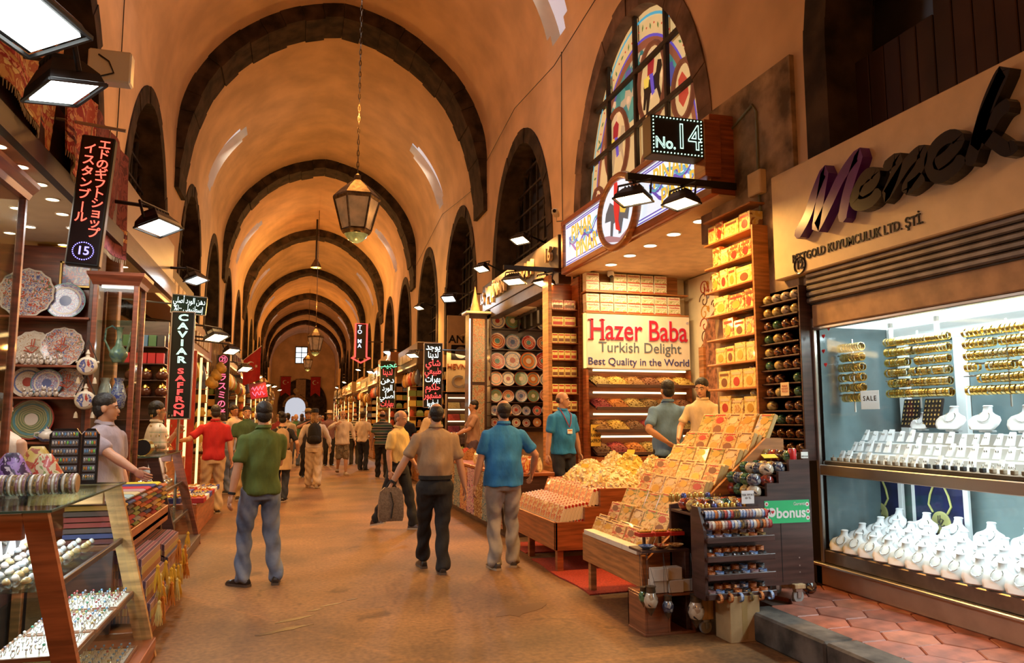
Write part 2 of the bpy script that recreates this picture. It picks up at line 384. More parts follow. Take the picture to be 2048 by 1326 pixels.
# stone-ringed arched windows above the shops
IRON = mat('window_iron', (.035, .025, .02), .7, var=.2)
DARKPANE = mat('dark_pane', (.02, .016, .013), .35, var=.3, sc=2)
def arch_window(n, sgn, X, yc, grille, stones=True, lab=None, pane=True):
    w = struct('window_%d' % n, label=lab)
    N = 15 if stones else 1
    pts = [(-1, 3.6)] + [(sin(pi * (k / 30 - .5)), None) for k in range(31)] + [(1, 3.6)]
    pts = [(yc + u * AW, (z if z else (arch_z(u) if abs(u) < .9999 else ASP))) for u, z in pts]
    inn = [(yc + (p[0] - yc) * .865, p[1] if p[1] < ASP else ASP + (p[1] - ASP) * .885) for p in pts]
    step = 2 if abs(yc - 10) < 16 else 32
    for k in range(0, len(pts) - 1, step):
        mb = MB(); e = min(len(pts) - 1, k + step); d = random.uniform(-.015, .015)
        for q in range(k, e):
            a, b_, c, g = pts[q], pts[q+1], inn[q+1], inn[q]
            mb.add([(X + sgn * s_, *p) for s_ in (-.02 + d, .5) for p in (a, b_, c, g)], [(0,1,2,3),(7,6,5,4),(0,4,5,1),(1,5,6,2),(2,6,7,3),(3,7,4,0)])
        part('arch_stone', mb, STONE if not grille == 'glass' else mat('arch_frame_stone', (.20, .13, .10), .9, var=.35, sc=3, bump=.5), w)
    if pane:
        mb = MB(); mb.prism([(p[0], p[1]) for p in inn], X + sgn * .52, X + sgn * .56, 'x'); part('pane', mb, DARKPANE, w)
    if grille is True:
        hw = AW * .865
        for k in range(1, 8):
            y = yc - hw + 2 * hw * k / 8; u = (y - yc) / hw; z1 = ASP + (arch_z(u) - ASP) * .885
            part('grille_bar', MB().box(y - .03, y + .03, 0, .06, 3.6, z1) if False else MB().box(X + sgn * .42 - .02, X + sgn * .42 + .02, y - .022, y + .022, 3.6, z1), IRON, w)
        for k in range(8):
            z = 3.9 + k * .46; h = 0 if z < ASP else min(1, (z - ASP) / ((ATOP - ASP) * .885))
            u = (1 - h ** (1 / .58)) ** (1 / 2.1) if h < 1 else 0
            part('grille_bar', MB().box(X + sgn * .40 - .02, X + sgn * .40 + .02, yc - hw * u, yc + hw * u, z - .022, z + .022), IRON, w)
    return w
WN = 2
for yc in ARCH:
    if yc > 80 or yc < 0: continue
    near = yc < 30
    if not abs(yc - 9.1) < 1 and yc > 5: arch_window(WN, 1, XR, yc, near, lab='dark grilled arched window in the right wall'); WN += 1
    arch_window(WN, -1, XL, yc, near and yc > 10, lab='dark grilled arched window in the left wall'); WN += 1
# shop recesses behind the arches
INT = mat('shop_inner_wall', (.74, .57, .38), .7, var=.1)
for sgn, X in ((1, XR), (-1, XL)):
    for i, yc in enumerate(ARCH):
        x0, x1 = sorted((X, X + sgn * 1.9)); xo = X + sgn * 1.9; mb = MB(); a, b_ = yc - 2.3, yc + 2.3
        zt = 3.95
        mb.quad((xo, a, 0), (xo, b_, 0), (xo, b_, zt), (xo, a, zt)); mb.quad((x0, a, zt), (x1, a, zt), (x1, b_, zt), (x0, b_, zt))
        for yy in (a, b_): mb.quad((x0, yy, 0), (x1, yy, 0), (x1, yy, zt), (x0, yy, zt))
        mb.quad((X + sgn * .6, a, zt), (X + sgn * .6, b_, zt), (X + sgn * .6, b_, 8), (X + sgn * .6, a, 8))
        struct('wall_shop_%s_%d' % ('right' if sgn > 0 else 'left', i + 1), mb, INT)
# ================================================================ lamps of the hall, with added fill points
FK, LK = .38, .66
BLACK = mat('black_metal', (.018, .016, .015), .45, var=.2)
LENSW = glow('flood_lens_warm', (1.0, .72, .38), 9.0); LENSC = glow('flood_lens_cool', (.92, 1.0, .97), 9.0)
def flood(loc, aim, col, power, label, wall=None, sc=1.0, lens=None, spread=168):
    """halogen / LED flood: loc = lens centre, aim = point it looks at, wall = bracket foot"""
    d = (Vector(aim) - Vector(loc)).normalized(); q = d.to_track_quat('-Z', 'Y').to_matrix()
    t = thing('floodlight', label, 'floodlight', loc, group='floodlights over the aisle')
    L = lambda x, y, z: q @ Vector((x * sc, y * sc, z * sc))
    h = MB(); h.rings([[L(*p) for p in r] for r in ([(-.17,-.11,0),(.17,-.11,0),(.17,.11,0),(-.17,.11,0)], [(-.16,-.10,.04),(.16,-.10,.04),(.16,.10,.04),(-.16,.10,.04)], [(-.10,-.06,.11),(.10,-.06,.11),(.10,.06,.11),(-.10,.06,.11)])])
    ho = part('housing', h, BLACK, t)
    for k in range(5):
        f = MB(); x = -.08 + .04 * k; f.rings([[L(*p) for p in r] for r in ([(x-.004,-.075,.07),(x+.004,-.075,.07),(x+.004,.075,.07),(x-.004,.075,.07)], [(x-.004,-.05,.135),(x+.004,-.05,.135),(x+.004,.05,.135),(x-.004,.05,.135)])]); part('cooling_fin', f, BLACK, ho)
    l = MB(); l.rings([[L(*p) for p in r] for r in ([(-.15,-.09,-.012),(.15,-.09,-.012),(.15,.09,-.012),(-.15,.09,-.012)], [(-.15,-.09,.006),(.15,-.09,.006),(.15,.09,.006),(-.15,.09,.006)])])
    part('lens', l, lens or (LENSC if col is COOL else LENSW), t)
    f = MB(); c = [(-.175,-.115),(.175,-.115),(.175,.115),(-.175,.115)]
    for a, b_ in zip(c, c[1:] + c[:1]): f.bar(L(*a, -.012), L(*b_, -.012), .009 * sc, n=4)
    part('bezel', f, BLACK, t)
    br = MB(); br.tube([L(-.19, 0, .03), L(-.19, 0, .18), L(.19, 0, .18), L(.19, 0, .03)], .012 * sc, 6); part('yoke', br, BLACK, t)
    if wall:
        w = Vector(wall) - Vector(loc); a = MB(); a.bar(L(0, 0, .18), w, .018, n=6); part('bracket_arm', a, BLACK, t)
    area(Vector(loc) + d * .03, aim, power * FK, col, .3 * sc, .18 * sc, spread)
    return t
RS = 'bolted to the right wall '
# right side pairs on one arm
def arm(y, z, x0, x1, lab):
    t = thing('lamp_arm', lab, 'lamp arm', (x1, y, z)); part('beam', MB().box(x0 - x1, .05, -.03, .03, -.03, .04), BLACK, t); part('wall_plate', MB().box(.02, .06, -.09, .09, -.12, .12), BLACK, t)
arm(6.75, 4.04, 3.15, 4.42, 'black steel arm carrying the two floodlights under the stained window')
flood((3.22, 6.75, 3.82), (2.6, 6.3, 0), AMBER, 165, 'left floodlight of the pair under the stained glass window', (3.22, 6.75, 4.02))
flood((3.76, 6.75, 3.82), (3.2, 6.6, 0), AMBER, 165, 'right floodlight of the pair under the stained glass window', (3.76, 6.75, 4.02))
arm(11.61, 4.06, 3.2, 4.42, 'black steel arm carrying the two floodlights beside the plate shop sign')
flood((3.38, 11.61, 3.84), (2.6, 10.9, 0), AMBER, 150, 'left floodlight of the pair beside the plate shop sign', (3.38, 11.61, 4.05))
flood((3.89, 11.61, 3.84), (3.0, 11.2, 0), AMBER, 150, 'right floodlight of the pair beside the plate shop sign', (3.89, 11.61, 4.05))
flood((3.9, 13.0, 4.88), (2.2, 12.0, 0), WARM, 170, 'warm floodlight above the right end of the plate shop sign', (4.47, 13.3, 4.95))
flood((3.9, 16.0, 4.92), (2.0, 15.0, 0), WARM, 170, 'warm floodlight above the left end of the plate shop sign', (4.47, 16.3, 4.95))
flood((3.6, 18.2, 4.57), (2.4, 16.6, 1.0), COOL, 120, 'starry white floodlight left of the plate shop sign', (4.47, 18.3, 4.75))
flood((3.9, 24.8, 5.29), (2.0, 23.8, 0), WARM, 170, 'tilted orange floodlight left of the starry white one', (4.47, 25.0, 5.4))
flood((3.2, 21.4, 3.4), (2.0, 20.4, 0), WARM, 120, 'warm floodlight hanging over the vertical green and red neon sign', (4.47, 21.6, 3.6))
flood((3.6, 31.0, 4.3), (2.0, 29.5, 0), COOL, 150, 'white floodlight near the smaller vertical neon sign', (4.47, 31.3, 4.4))
flood((3.5, 37.2, 3.85), (2.0, 36, 0), COOL, 120, 'white floodlight below the red arrow neon sign', (4.47, 37.4, 4.0))
flood((3.6, 46.0, 4.5), (2.0, 45, 0), WARM, 170, 'warm floodlight beyond the red arrow neon sign on the right', (4.47, 46.2, 4.6))
flood((3.4, 56.0, 4.2), (1.6, 55, 0), WARM, 200, 'warm floodlight in the far distance on the right', (4.47, 56.2, 4.3))
flood((3.4, 66.0, 4.2), (1.6, 65, 0), WARM, 200, 'farthest warm floodlight on the right by the dark archway', (4.47, 66.2, 4.3))
# left side
flood((-1.2, 3.62, 3.38), (-.2, 3.3, 0), COOL, 70, 'big white floodlight in the top left corner', (-2.77, 3.7, 3.9), 1.35)
flood((-1.2, 4.2, 3.3), (-.6, 4.6, 0), COOL, 60, 'white floodlight hanging below the big corner floodlight', (-2.77, 4.3, 3.8), 1.15)
flood((-1.3, 7.65, 3.43), (-.3, 7.2, 0), COOL, 60, 'white floodlight right of the red and blue vertical sign', (-2.77, 7.7, 3.75), 1.15)
flood((-1.4, 11.3, 3.56), (-.2, 10.8, 0), COOL, 60, 'starry white floodlight above the small green sign', (-2.77, 11.4, 3.75), .95)
flood((-1.4, 14.4, 3.06), (-.2, 13.6, 0), AMBER, 120, 'warm floodlight right of the vertical caviar sign', (-2.77, 14.5, 3.4), 1.2)
flood((-1.5, 19.0, 3.2), (-.2, 18, 0), WARM, 130, 'second warm floodlight in the left row past the caviar sign', (-2.77, 19.1, 3.5), 1.1)
flood((-1.5, 24.2, 3.1), (-.2, 23, 0), WARM, 140, 'third warm floodlight in the left row near the red flag', (-2.77, 24.3, 3.4), 1.2)
flood((-1.5, 33.0, 3.3), (0, 32, 0), WARM, 160, 'warm floodlight just beyond the red flag on the left', (-2.77, 33.1, 3.6))
flood((-1.4, 41.0, 3.3), (0, 40, 0), WARM, 160, 'left warm floodlight in the middle distance', (-2.77, 41.1, 3.6))
flood((-1.3, 50.0, 3.6), (0, 49, 0), WARM, 180, 'left warm floodlight in the far distance', (-2.77, 50.1, 3.8))
flood((-1.2, 62.0, 3.8), (0, 61, 0), WARM, 200, 'farthest warm floodlight on the left', (-2.77, 62.1, 4.0))
# bazaar lanterns on chains
BRONZE = mat('old_bronze', (.16, .115, .07), .5, metal=.7, var=.35, sc=14, bump=.3)
LPANE = mat('lantern_glass', (.50, .36, .24), .25, em=(1.0, .55, .22), es=.10, var=.3, sc=5)
def lantern(y, z0, z1, label, power, links):
    t = thing('hanging_lantern', label, 'lantern', (XC, y, z0), group='six-sided lanterns hanging from the vault')
    H = z1 - z0; n = 6
    hexr = lambda r, z, o=0: [(r * cos(pi / 3 * k + o), r * sin(pi / 3 * k + o), z) for k in range(6)]
    r = MB(); r.rings([hexr(.36, H * .60), hexr(.38, H * .63), hexr(.37, H * .66), hexr(.25, H * .77), hexr(.10, H * .88), hexr(.06, H * .90), hexr(.05, H * .97), hexr(.015, H)]); part('roof', r, BRONZE, t)
    bs = MB(); bs.rings([hexr(.22, H * .20), hexr(.24, H * .17), hexr(.22, H * .14), hexr(.20, H * .12)]); part('base_ring', bs, BRONZE, t)
    bl = MB(); bl.lathe([(.03, 0), (.10, .03), (.15, .08), (.18, .13), (.19, H * .12)], 14); part('bottom_bowl', bl, mat('blue_green_glass', (.16, .30, .32), .2, var=.3, sc=9), t, smooth=60)
    for k in range(6):
        a, b_ = pi / 3 * k, pi / 3 * (k + 1); c = lambda rr, an, z: (rr * cos(an), rr * sin(an), z)
        p = MB(); p.quad(c(.215, a, H * .2), c(.215, b_, H * .2), c(.345, b_, H * .6), c(.345, a, H * .6)); part('pane', p, LPANE, t)
        p = MB(); p.bar(c(.23, a, H * .18), c(.36, a, H * .62), .016, n=5); part('corner_bar', p, BRONZE, t)
    cz = H; ch = MB(); top = 11.68 - z0; k = 0
    while cz < top and k < links:
        R = .028; pts = [((R * .55 * cos(q)) if k % 2 else 0, 0 if k % 2 else (R * .55 * cos(q)), cz + .05 + .055 * sin(q)) for q in [2 * pi * j / 8 for j in range(8)]]
        ch.tube(pts, .008, 4, close=True); cz += .095; k += 1
    if k: part('chain', ch, BRONZE, t)
    if cz < top: part('chain', MB().bar((0, 0, cz), (0, 0, top), .015, n=5), BRONZE, t)
    for zz in (z0 - 1.0, z1 + 1.0): point((XC, y, zz), power * .5 * LK, WARM, .12)  # fill points added off the lantern to light the vault
    return t
lantern(11.9, 4.38, 5.52, 'large bronze lantern hanging nearest on a long chain', 430, 90)
lantern(36.8, 4.55, 6.0, 'middle bronze lantern hanging on a chain', 800, 0)
lantern(60.0, 5.2, 6.6, 'small distant bronze lantern hanging before the far window', 900, 0)
for y, p, c in ((-2.0, 300, WARM), (24.5, 560, AMBER), (48, 620, AMBER), (80, 600, WARM)): point((XC, y, 4.6), p * LK, c, .3)  # fill points without a fixture, added to brighten vault and aisle
def rod_lamp(y, z, lab, power):
    t = thing('rod_lamp', lab, 'ceiling lamp', (XC - .05, y, z)); part('rod', MB().bar((0, 0, .3), (0, 0, 11.68 - z), .05, n=6), BLACK, t); part('shade', MB().lathe([(.06, .45), (.14, .3), (.24, .1), (.26, 0), (.24, .02), (.05, .3)], 16), BRONZE, t, 50); part('bulb', MB().sph((0, 0, .12), .08, 10, 8), glow('bulb_warm', (1, .7, .35), 4), t, 60)
    point((XC - .05, y, z - .15), power, AMBER, .15)
rod_lamp(38.5, 9.15, 'dark rod lamp hanging high between the second and third ribs', 330)
for y in (12.25, 23.75, 35.1):   # daylight falling through the skylight slits
    for sd in (-1, 1): area((XC + sd * 3.28, y, 9.95), (XC - sd * 2.5, y, 4.0), 34, (.80, .90, 1.0), .8, 1.6, 140)
# ================================================================ jeweller on the right
STEEL = mat('brushed_steel', (.55, .53, .50), .32, metal=.9, var=.1, sc=4, stretch=(1, .05, 1))
CREAM = mat('cream_panel', (.78, .60, .36), .55, var=.05)
WHITE_P = flat('white_lacquer', (.86, .88, .88), .35)
DKBR = wood('dark_brown_wood', (.075, .035, .028), .4)
# kerb and hexagonal tiles
KERB = mat('dark_kerb_stone', (.13, .105, .085), .85, var=.45, sc=5, bump=.5)
w = struct('floor_pavement', MB().box(3.3, 4.6, -8, 5.13, 0, .17).box(3.62, 4.6, 5.13, 5.75, 0, .17), mat('tile_grout', (.14, .09, .07), .9), label='raised pavement in front of the jeweller')
for k in range(10):
    y1 = 5.13 - k * .92; part('kerb_stone', MB().cb(3.28, 3.52, y1 - .91, y1, 0, .205, .015), KERB, w)
TERR = [mat('red_tile_%d' % i, c, .45, var=.25, sc=9, bump=.1) for i, c in enumerate(((.42, .13, .075), (.36, .115, .07), (.47, .16, .09)))]
hx = []
for m_ in TERR:
    q = MB(); R = .183; q.rings([[(R * s_ * cos(pi / 3 * k), R * s_ * sin(pi / 3 * k), z) for k in range(6)] for s_, z in ((1, 0), (1, .03), (.96, .036))]); hx.append(q.mesh('hexagonal_tile', m_))
dx, dy = .187 * 1.5, .187 * sqrt(3)
for i in range(5):
    for j in range(40):
        x, y = 3.62 + i * dx, 5.62 - j * dy - (dy / 2 if i % 2 else 0)
        if x > 4.52 or y < -2 or (y > 5.0 and x < 3.7): continue
        part('hexagonal_tile', random.choice(hx), None, w, loc=(x, y, .165 + random.uniform(-.003, .003)))
# sign board
t = thing('shop_sign', 'long cream sign board with thick purple script over the jeweller', 'sign', (4.3, 3, 2.9))
part('board', MB().cb(0, .12, -5, 3.0, 0, 1.0, .01), CREAM, t)
PUR = mat('purple_acrylic', (.10, .015, .22), .25, var=.1); BLKL = flat('black_acrylic', (.012, .010, .012), .25)  # purple light on the first letter is put into its colour
STR = [[(5.55,3.21),(5.39,3.35),(5.27,3.53),(5.14,3.68),(5.19,3.51),(5.25,3.32),(5.27,3.23),(5.11,3.39),(4.93,3.58),(4.74,3.69),(4.82,3.54),(4.9,3.39),(4.97,3.2)],
 [(4.75,3.38),(4.62,3.4),(4.57,3.47),(4.66,3.5),(4.75,3.44),(4.82,3.34),(4.76,3.28),(4.63,3.28),(4.54,3.34)],
 [(4.49,3.49),(4.35,3.52),(4.4,3.39),(4.49,3.27),(4.36,3.38),(4.24,3.47),(4.13,3.5),(4.15,3.4),(4.26,3.31),(4.28,3.27),(4.19,3.29),(4.13,3.32)],
 [(4.04,3.36),(3.92,3.39),(3.82,3.46),(3.89,3.52),(4.01,3.49),(4.07,3.39),(4.01,3.27),(3.87,3.29),(3.8,3.35)],
 [(3.76,3.27),(3.69,3.41),(3.61,3.57),(3.47,3.77),(3.5,3.76),(3.6,3.61),(3.69,3.40),(3.62,3.44),(3.52,3.54),(3.44,3.56)], [(3.64,3.44),(3.56,3.36),(3.48,3.28),(3.42,3.30)],
 [(3.3,3.3),(3.25,3.4),(3.15,3.5),(3.2,3.3),(3.1,3.4),(2.95,3.5),(2.98,3.3)]]
for i, s_ in enumerate(STR):
    mb = MB(); P = [Vector((0, y - 3, z - 2.9)) for y, z in s_]
    # smooth the stroke, then sweep a thick flat-faced brush along it
    Q = []
    for k in range(len(P) - 1):
        p0, p1, p2, p3 = P[max(0, k-1)], P[k], P[k+1], P[min(len(P)-1, k+2)]
        for u in (0, .25, .5, .75):
            Q.append(.5 * ((2*p1) + (p2-p0)*u + (2*p0-5*p1+4*p2-p3)*u*u + (3*p1-p0-3*p2+p3)*u**3))
    Q.append(P[-1])
    rs = []
    for k, p in enumerate(Q):
        d = (Q[min(k+1, len(Q)-1)] - Q[max(0, k-1)]); d.x = 0; d.normalize(); n = Vector((0, -d.z, d.y)); wd = (.046 if i else .05) * (.45 if k in (0, len(Q)-1) else 1)
        rs.append([p + n * wd + Vector((-.09, 0, 0)), p - n * wd + Vector((-.09, 0, 0)), p - n * wd * 1.05, p + n * wd * 1.05])
    mb.rings(rs); part('script_letter', mb, PUR if i == 0 else BLKL, t)
text('BESTGOLD KUYUMCULUK LTD. ŞTİ.', .105, BLKL, t, (-.004, 1.98, .145), '-x', sx=.86, off=.0015)
mb = MB(); mb.tube([(-.006, 2.62 + .075 * cos(2*pi*k/20), .075 + .075 * sin(2*pi*k/20)) for k in range(20)], .008, 5, close=True); part('number_ring', mb, BLKL, t)
text('12', .10, BLKL, t, (-.006, 2.62, .075), '-x', off=.002)
# roller shutter box and soffit panel
t = thing('roller_shutter', 'rolled-up metal shutter box below the cream sign', 'shutter', (4.34, 3, 2.62))
part('casing', MB().box(.04, .3, -1.75, 2.62, 0, .28), mat('shutter_dark', (.09, .075, .065), .5, metal=.5), t)
for k in range(5): part('slat', MB().cb(0, .05, -1.75, 2.62, .01 + k * .055, .058 + k * .055, .012), mat('shutter_slat', (.20, .17, .15), .4, metal=.7), t)
single('soffit_panel', MB().cb(0, .2, -1.75, 2.60, 0, .2, .01), mat('tan_soffit', (.50, .30, .15), .5), 'tan soffit strip between the shutter box and the jewellery window', 'panel', (4.38, 3, 2.42))
# plank arch above the sign
t = thing('plank_screen', 'dark reddish plank boarding above the jeweller sign', 'boarding', (4.75, 3.4, 3.9))
for k in range(22):
    y = -1.9 + k * .175; part('plank', MB().cb(0, .03, y, y + .165, 0, 1.7 if y < .9 else .9, .006), mat('red_brown_plank', (.045, .016, .012), .7, var=.4, sc=2, stretch=(1, 1, .2)), t)
part('rail', MB().box(-.05, .08, -2.0, 2.0, 1.72, 1.86), DKBR, t)
for k in range(9): part('lattice_bar', MB().box(0, .05, -1.9 + .45 * k, -1.86 + .45 * k, 1.86, 3.2), DKBR, t)
for k in range(3): part('lattice_bar', MB().box(0, .05, -1.95, 1.95, 2.2 + .42 * k, 2.24 + .42 * k), DKBR, t)
arch_window(40, 1, XR, ARCH[1], False, lab='large dark arch over the jeweller')
# show window
t = thing('show_window', 'bright jewellery show window in a steel frame', 'shop window', (4.4, 3, .2))
part('plinth', MB().cb(.0, .5, -1.75, 2.72, 0, .165, .008), mat('tan_plinth', (.55, .38, .25), .5, var=.08), t)
part('plinth_ledge', MB().cb(-.05, .5, -1.75, 2.72, .165, .19, .006), STEEL, t)
part('sill', MB().cb(.0, .5, -1.75, 2.66, .19, .30, .008), mat('bronze_sill', (.32, .25, .20), .35, metal=.7), t)
part('jamb', MB().cb(-.01, .06, 2.60, 2.64, .19, 2.3, .006), STEEL, t); part('jamb', MB().cb(.0, .1, 2.64, 2.8, .0, 2.5, .006), flat('black_jamb', (.012, .011, .011), .4), t)
part('head_rail', MB().cb(-.01, .05, -1.75, 2.62, 2.19, 2.22, .006), STEEL, t)
part('mid_rail', MB().cb(-.005, .04, -1.75, 2.62, .93, 1.02, .006), STEEL, t); part('mid_shelf', MB().cb(.03, .75, -1.75, 2.62, 1.00, 1.045, .004), WHITE_P, t)
part('shelf_edge', MB().cb(.02, .12, -1.75, 2.58, 1.02, 1.055, .006), mat('brown_shelf_edge', (.26, .18, .12), .4), t)
mat('grey_back_glass', (.15, .21, .22), .12, var=.1)
GL = glass('clear_glass'); part('pane', MB().box(.015, .02, -1.75, 2.6, 1.02, 2.19), GL, t); part('pane', MB().box(.015, .02, -1.75, 2.6, .30, .93), GL, t)
part('deck', MB().box(.03, .75, -1.75, 2.62, .27, .305), WHITE_P, t)
for k in range(3): part('display_step', MB().cb(.2 + .16 * k, .75, -1.75, 2.6, .305, .36 + .06 * k, .005), WHITE_P, t)
for k in range(3): part('display_step', MB().cb(.22 + .14 * k, .7, -1.75, 2.6, 1.045, 1.12 + .09 * k, .005), WHITE_P, t)
part('back_panel', MB().box(.74, .78, -1.75, 2.62, .28, 1.0), mat('grey_green_back', (.22, .29, .29), .4, var=.05), t)
part('ceiling_panel', MB().box(.03, .9, -1.75, 2.62, 2.22, 2.25), glow('window_light_panel', (.95, 1.0, 1.0), 1.6), t)
part('side_panel', MB().box(.02, .9, 2.6, 2.62, .28, 2.22), mat('grey_back_glass'), t)
for k, y in enumerate((2.45, 1.85, 1.25, .65, .05, -.6)):
    part('door_stile', MB().cb(.78, .83, y - .05, y + .05, 1.04, 2.22, .006), WHITE_P, t)
    part('back_pane', MB().box(.83, .84, y - .56, y - .05, 1.04, 2.12), mat('grey_back_glass'), t)
part('top_stile', MB().cb(.77, .83, -1.75, 2.6, 2.08, 2.22, .006), WHITE_P, t)
for y in (2.2, 1.72, .8): part('light_pole', MB().bar((.45, y, 2.05), (.45, y, 2.22), .02), STEEL, t)
area((4.8, 3.2, 2.38), (4.72, 3.2, 0), 120, COOL, 4.0, .3); area((4.62, 3.4, 1.18), (4.8, 3.4, 0.3), 34, COOL, 3.6, .2)
# bangle racks
GOLD = mat('bright_gold', (.93, .62, .16), .22, metal=1.0, var=.1, sc=30)
GOLD2 = mat('pale_gold', (.90, .72, .34), .25, metal=1.0, var=.1, sc=30)
def ring_mesh(name, R, r, m_, ax='y', n=14, k=5):
    q = MB(); pts = [(R * cos(2*pi*j/n), 0, R * sin(2*pi*j/n)) for j in range(n)]; q.tube(pts, r, k, close=True); return q.mesh(name, m_, 60)
def band(R, w_, m_, k): q = MB(); q.rings([[(r * cos(2*pi*j/16), y, r * sin(2*pi*j/16)) for j in range(16)] for r, y in [(R - .004, -w_), (R, -w_)] + [(R + .0015 * (i % 2), -w_ + 2 * w_ * i / k) for i in range(1, k)] + [(R, w_), (R - .004, w_)]], True); return q.mesh('bangle', m_, 40)
bang = [band(.036, .0125, GOLD, 6), band(.036, .0115, GOLD2, 4), band(.034, .012, GOLD, 3)]
for nm, x, ya, yb, dz, nb in (('left', 4.62, 5.56, 5.28, -.03, 9), ('middle', 4.85, 5.26, 4.62, 0, 22), ('right', 4.85, 4.48, 3.80, 0, 18)):  # left rack is solid, standing in for a mirror reflection
    t = thing('bangle_rack', nm + ' wall rack of bars for gold bangles in the show window', 'rack', (x, ya, 1.75 + dz))
    part('upright', MB().bar((.02, (yb-ya)/2, -.05), (.02, (yb-ya)/2, .58), .008, n=6), STEEL, t)
    for k in range(6):
        z = 2.28 + dz - k * .087; sh = -.02 * k if nm != 'left' else 0
        part('bar', MB().bar((0, .02 , z - 1.75 - dz), (0, yb - ya - .02, z - 1.75 - dz), .007, n=6), STEEL, t)
        row = ['top', 'second', 'third', 'fourth', 'fifth', 'lowest'][k]
        for j in range(nb):
            if random.random() < (.0 if k < 1 else .12): continue
            y = ya + (yb - ya) * (j + .5) / nb + random.uniform(-.004, .004)
            single('bangle', random.choice(bang), None, 'gold bangle, %s from the left on the %s bar of the %s rack' % (od(j), row, nm), 'bangle', (x, y, z - .022), group='gold bangles on the %s bar, %s rack' % (row, nm), rot=(0, 0, random.uniform(-.12, .12)))
# necklace busts
BUSTM = flat('white_velvet', (.88, .88, .89), .6); SILVER = mat('silver_chain', (.75, .73, .68), .25, metal=1, var=.1)
def bust(lab, loc, rz, grp, sc=1.0, proto=[None]):
    if proto[0] is None:
        t = thing('necklace_bust', lab, 'necklace bust', loc, rz, grp)
        mb = MB(); rs = []
        for z, rx, ry, yo in ((0, .045, .012, -.075), (.006, .062, .020, -.072), (.03, .078, .026, -.050), (.055, .082, .028, -.026), (.075, .070, .026, -.008), (.088, .040, .024, .006), (.100, .025, .022, .014), (.125, .022, .020, .022), (.132, .026, .024, .024), (.137, .020, .018, .024)):
            rs.append([(rx * cos(2*pi*j/16), yo + ry * sin(2*pi*j/16), z) for j in range(16)])
        mb.rings(rs); part('bust_form', mb, BUSTM, t, 60)
        ch = MB(); ch.tube([(.030 * sin(a), (-.004 + .002 - .052 * ((1 + cos(a)) / 2)) - .016, .100 - .055 * ((1 + cos(a)) / 2)) for a in [pi * (k / 10 - .5) * 2 * .8 for k in range(11)]], .0026, 4); part('necklace', ch, SILVER, t); part('prop', MB().cb(-.012, .012, -.05, .01, -.012, .06, .003), BUSTM, t)
        part('foot', MB().cb(-.035, .035, -.03, .03, -.012, .0, .004), BUSTM, t)
        t.scale = (sc,) * 3; proto[0] = t; return t
    return dup(proto[0], loc, rz, lab, grp, sc=sc)
ROWN = ['front', 'second', 'third', 'back']
for r in range(4):
    n = (18, 17, 16, 7)[r]
    for j in range(n):
        y = 5.48 - j * .165 - r * .06 - (0 if r < 3 else j * .13); x = 4.50 + .135 * r; z = (.50, .56, .615, .675)[r] + .01
        bust('white necklace bust, %s from left, %s row of the lower show window' % (od(j), ROWN[r]), (x, y, z), radians(-72 + random.uniform(-9, 9)), 'necklace busts in the lower window', 1.22 if r < 3 else 1.3)
for j, (y, s_) in enumerate(((5.02, 1.0), (4.72, 1.35), (4.42, 1.35), (4.1, 1.35))):
    bust('white necklace bust on the upper show window shelf, %s from the left' % od(j), (4.95, y, 1.53), radians(-70), 'busts on the upper shelf', s_)
# navy pendant posters
for k, y in enumerate((5.64, 4.98)):
    t = thing('pendant_poster', ('left' if k == 0 else 'right') + ' navy poster with a round gold pendant behind the busts', 'poster', (5.02, y, .62))
    part('frame', MB().cb(0, .03, -.28, .28, -.05, .49, .004), WHITE_P, t); part('print', MB().box(-.004, 0, -.235, .235, -.02, .47), mat('navy_print', (.012, .014, .045), .3, var=.4, sc=9, col2=(.02, .025, .09)), t)
    mb = MB(); mb.lathe([(.085, -.012), (.095, -.008), (.095, -.004), (.01, -.012)], 24, (0, -.02, .16), 'x'); part('pendant_disc', mb, mat('flat_gold_print', (.62, .58, .22), .4), t)
    for q in range(4): part('groove', MB().tube([(-.014, -.02 + (.05 + .01 * q) * cos(a), .15 + (.05 + .01 * q) * sin(a)) for a in [pi + pi * j / 8 for j in range(9)]], .002, 4), mat('olive_groove', (.30, .28, .10), .5), t)
    part('calligraphic_emblem', MB().tube([(-.016, .02, .14), (-.016, -.03, .16), (-.016, -.05, .19), (-.016, -.02, .2), (-.016, -.01, .16), (-.016, -.03, .13), (-.016, -.06, .15)], .006, 5).tube([(-.016, .0, .16), (-.016, .0, .22)], .004, 4).tube([(-.016, -.015, .16), (-.016, -.02, .225)], .004, 4), flat('dark_emblem', (.09, .08, .06), .5), t)
    for s_ in (-1, 1): part('cord', MB().tube([(-.012, -.02 + s_ * .07, .24), (-.012, s_ * .11 - .02, .30), (-.012, s_ * .09 - .02, .38), (-.012, -.02 + s_ * .045, .47)], .009, 6), mat('gold_cord', (.62, .60, .20), .4), t)
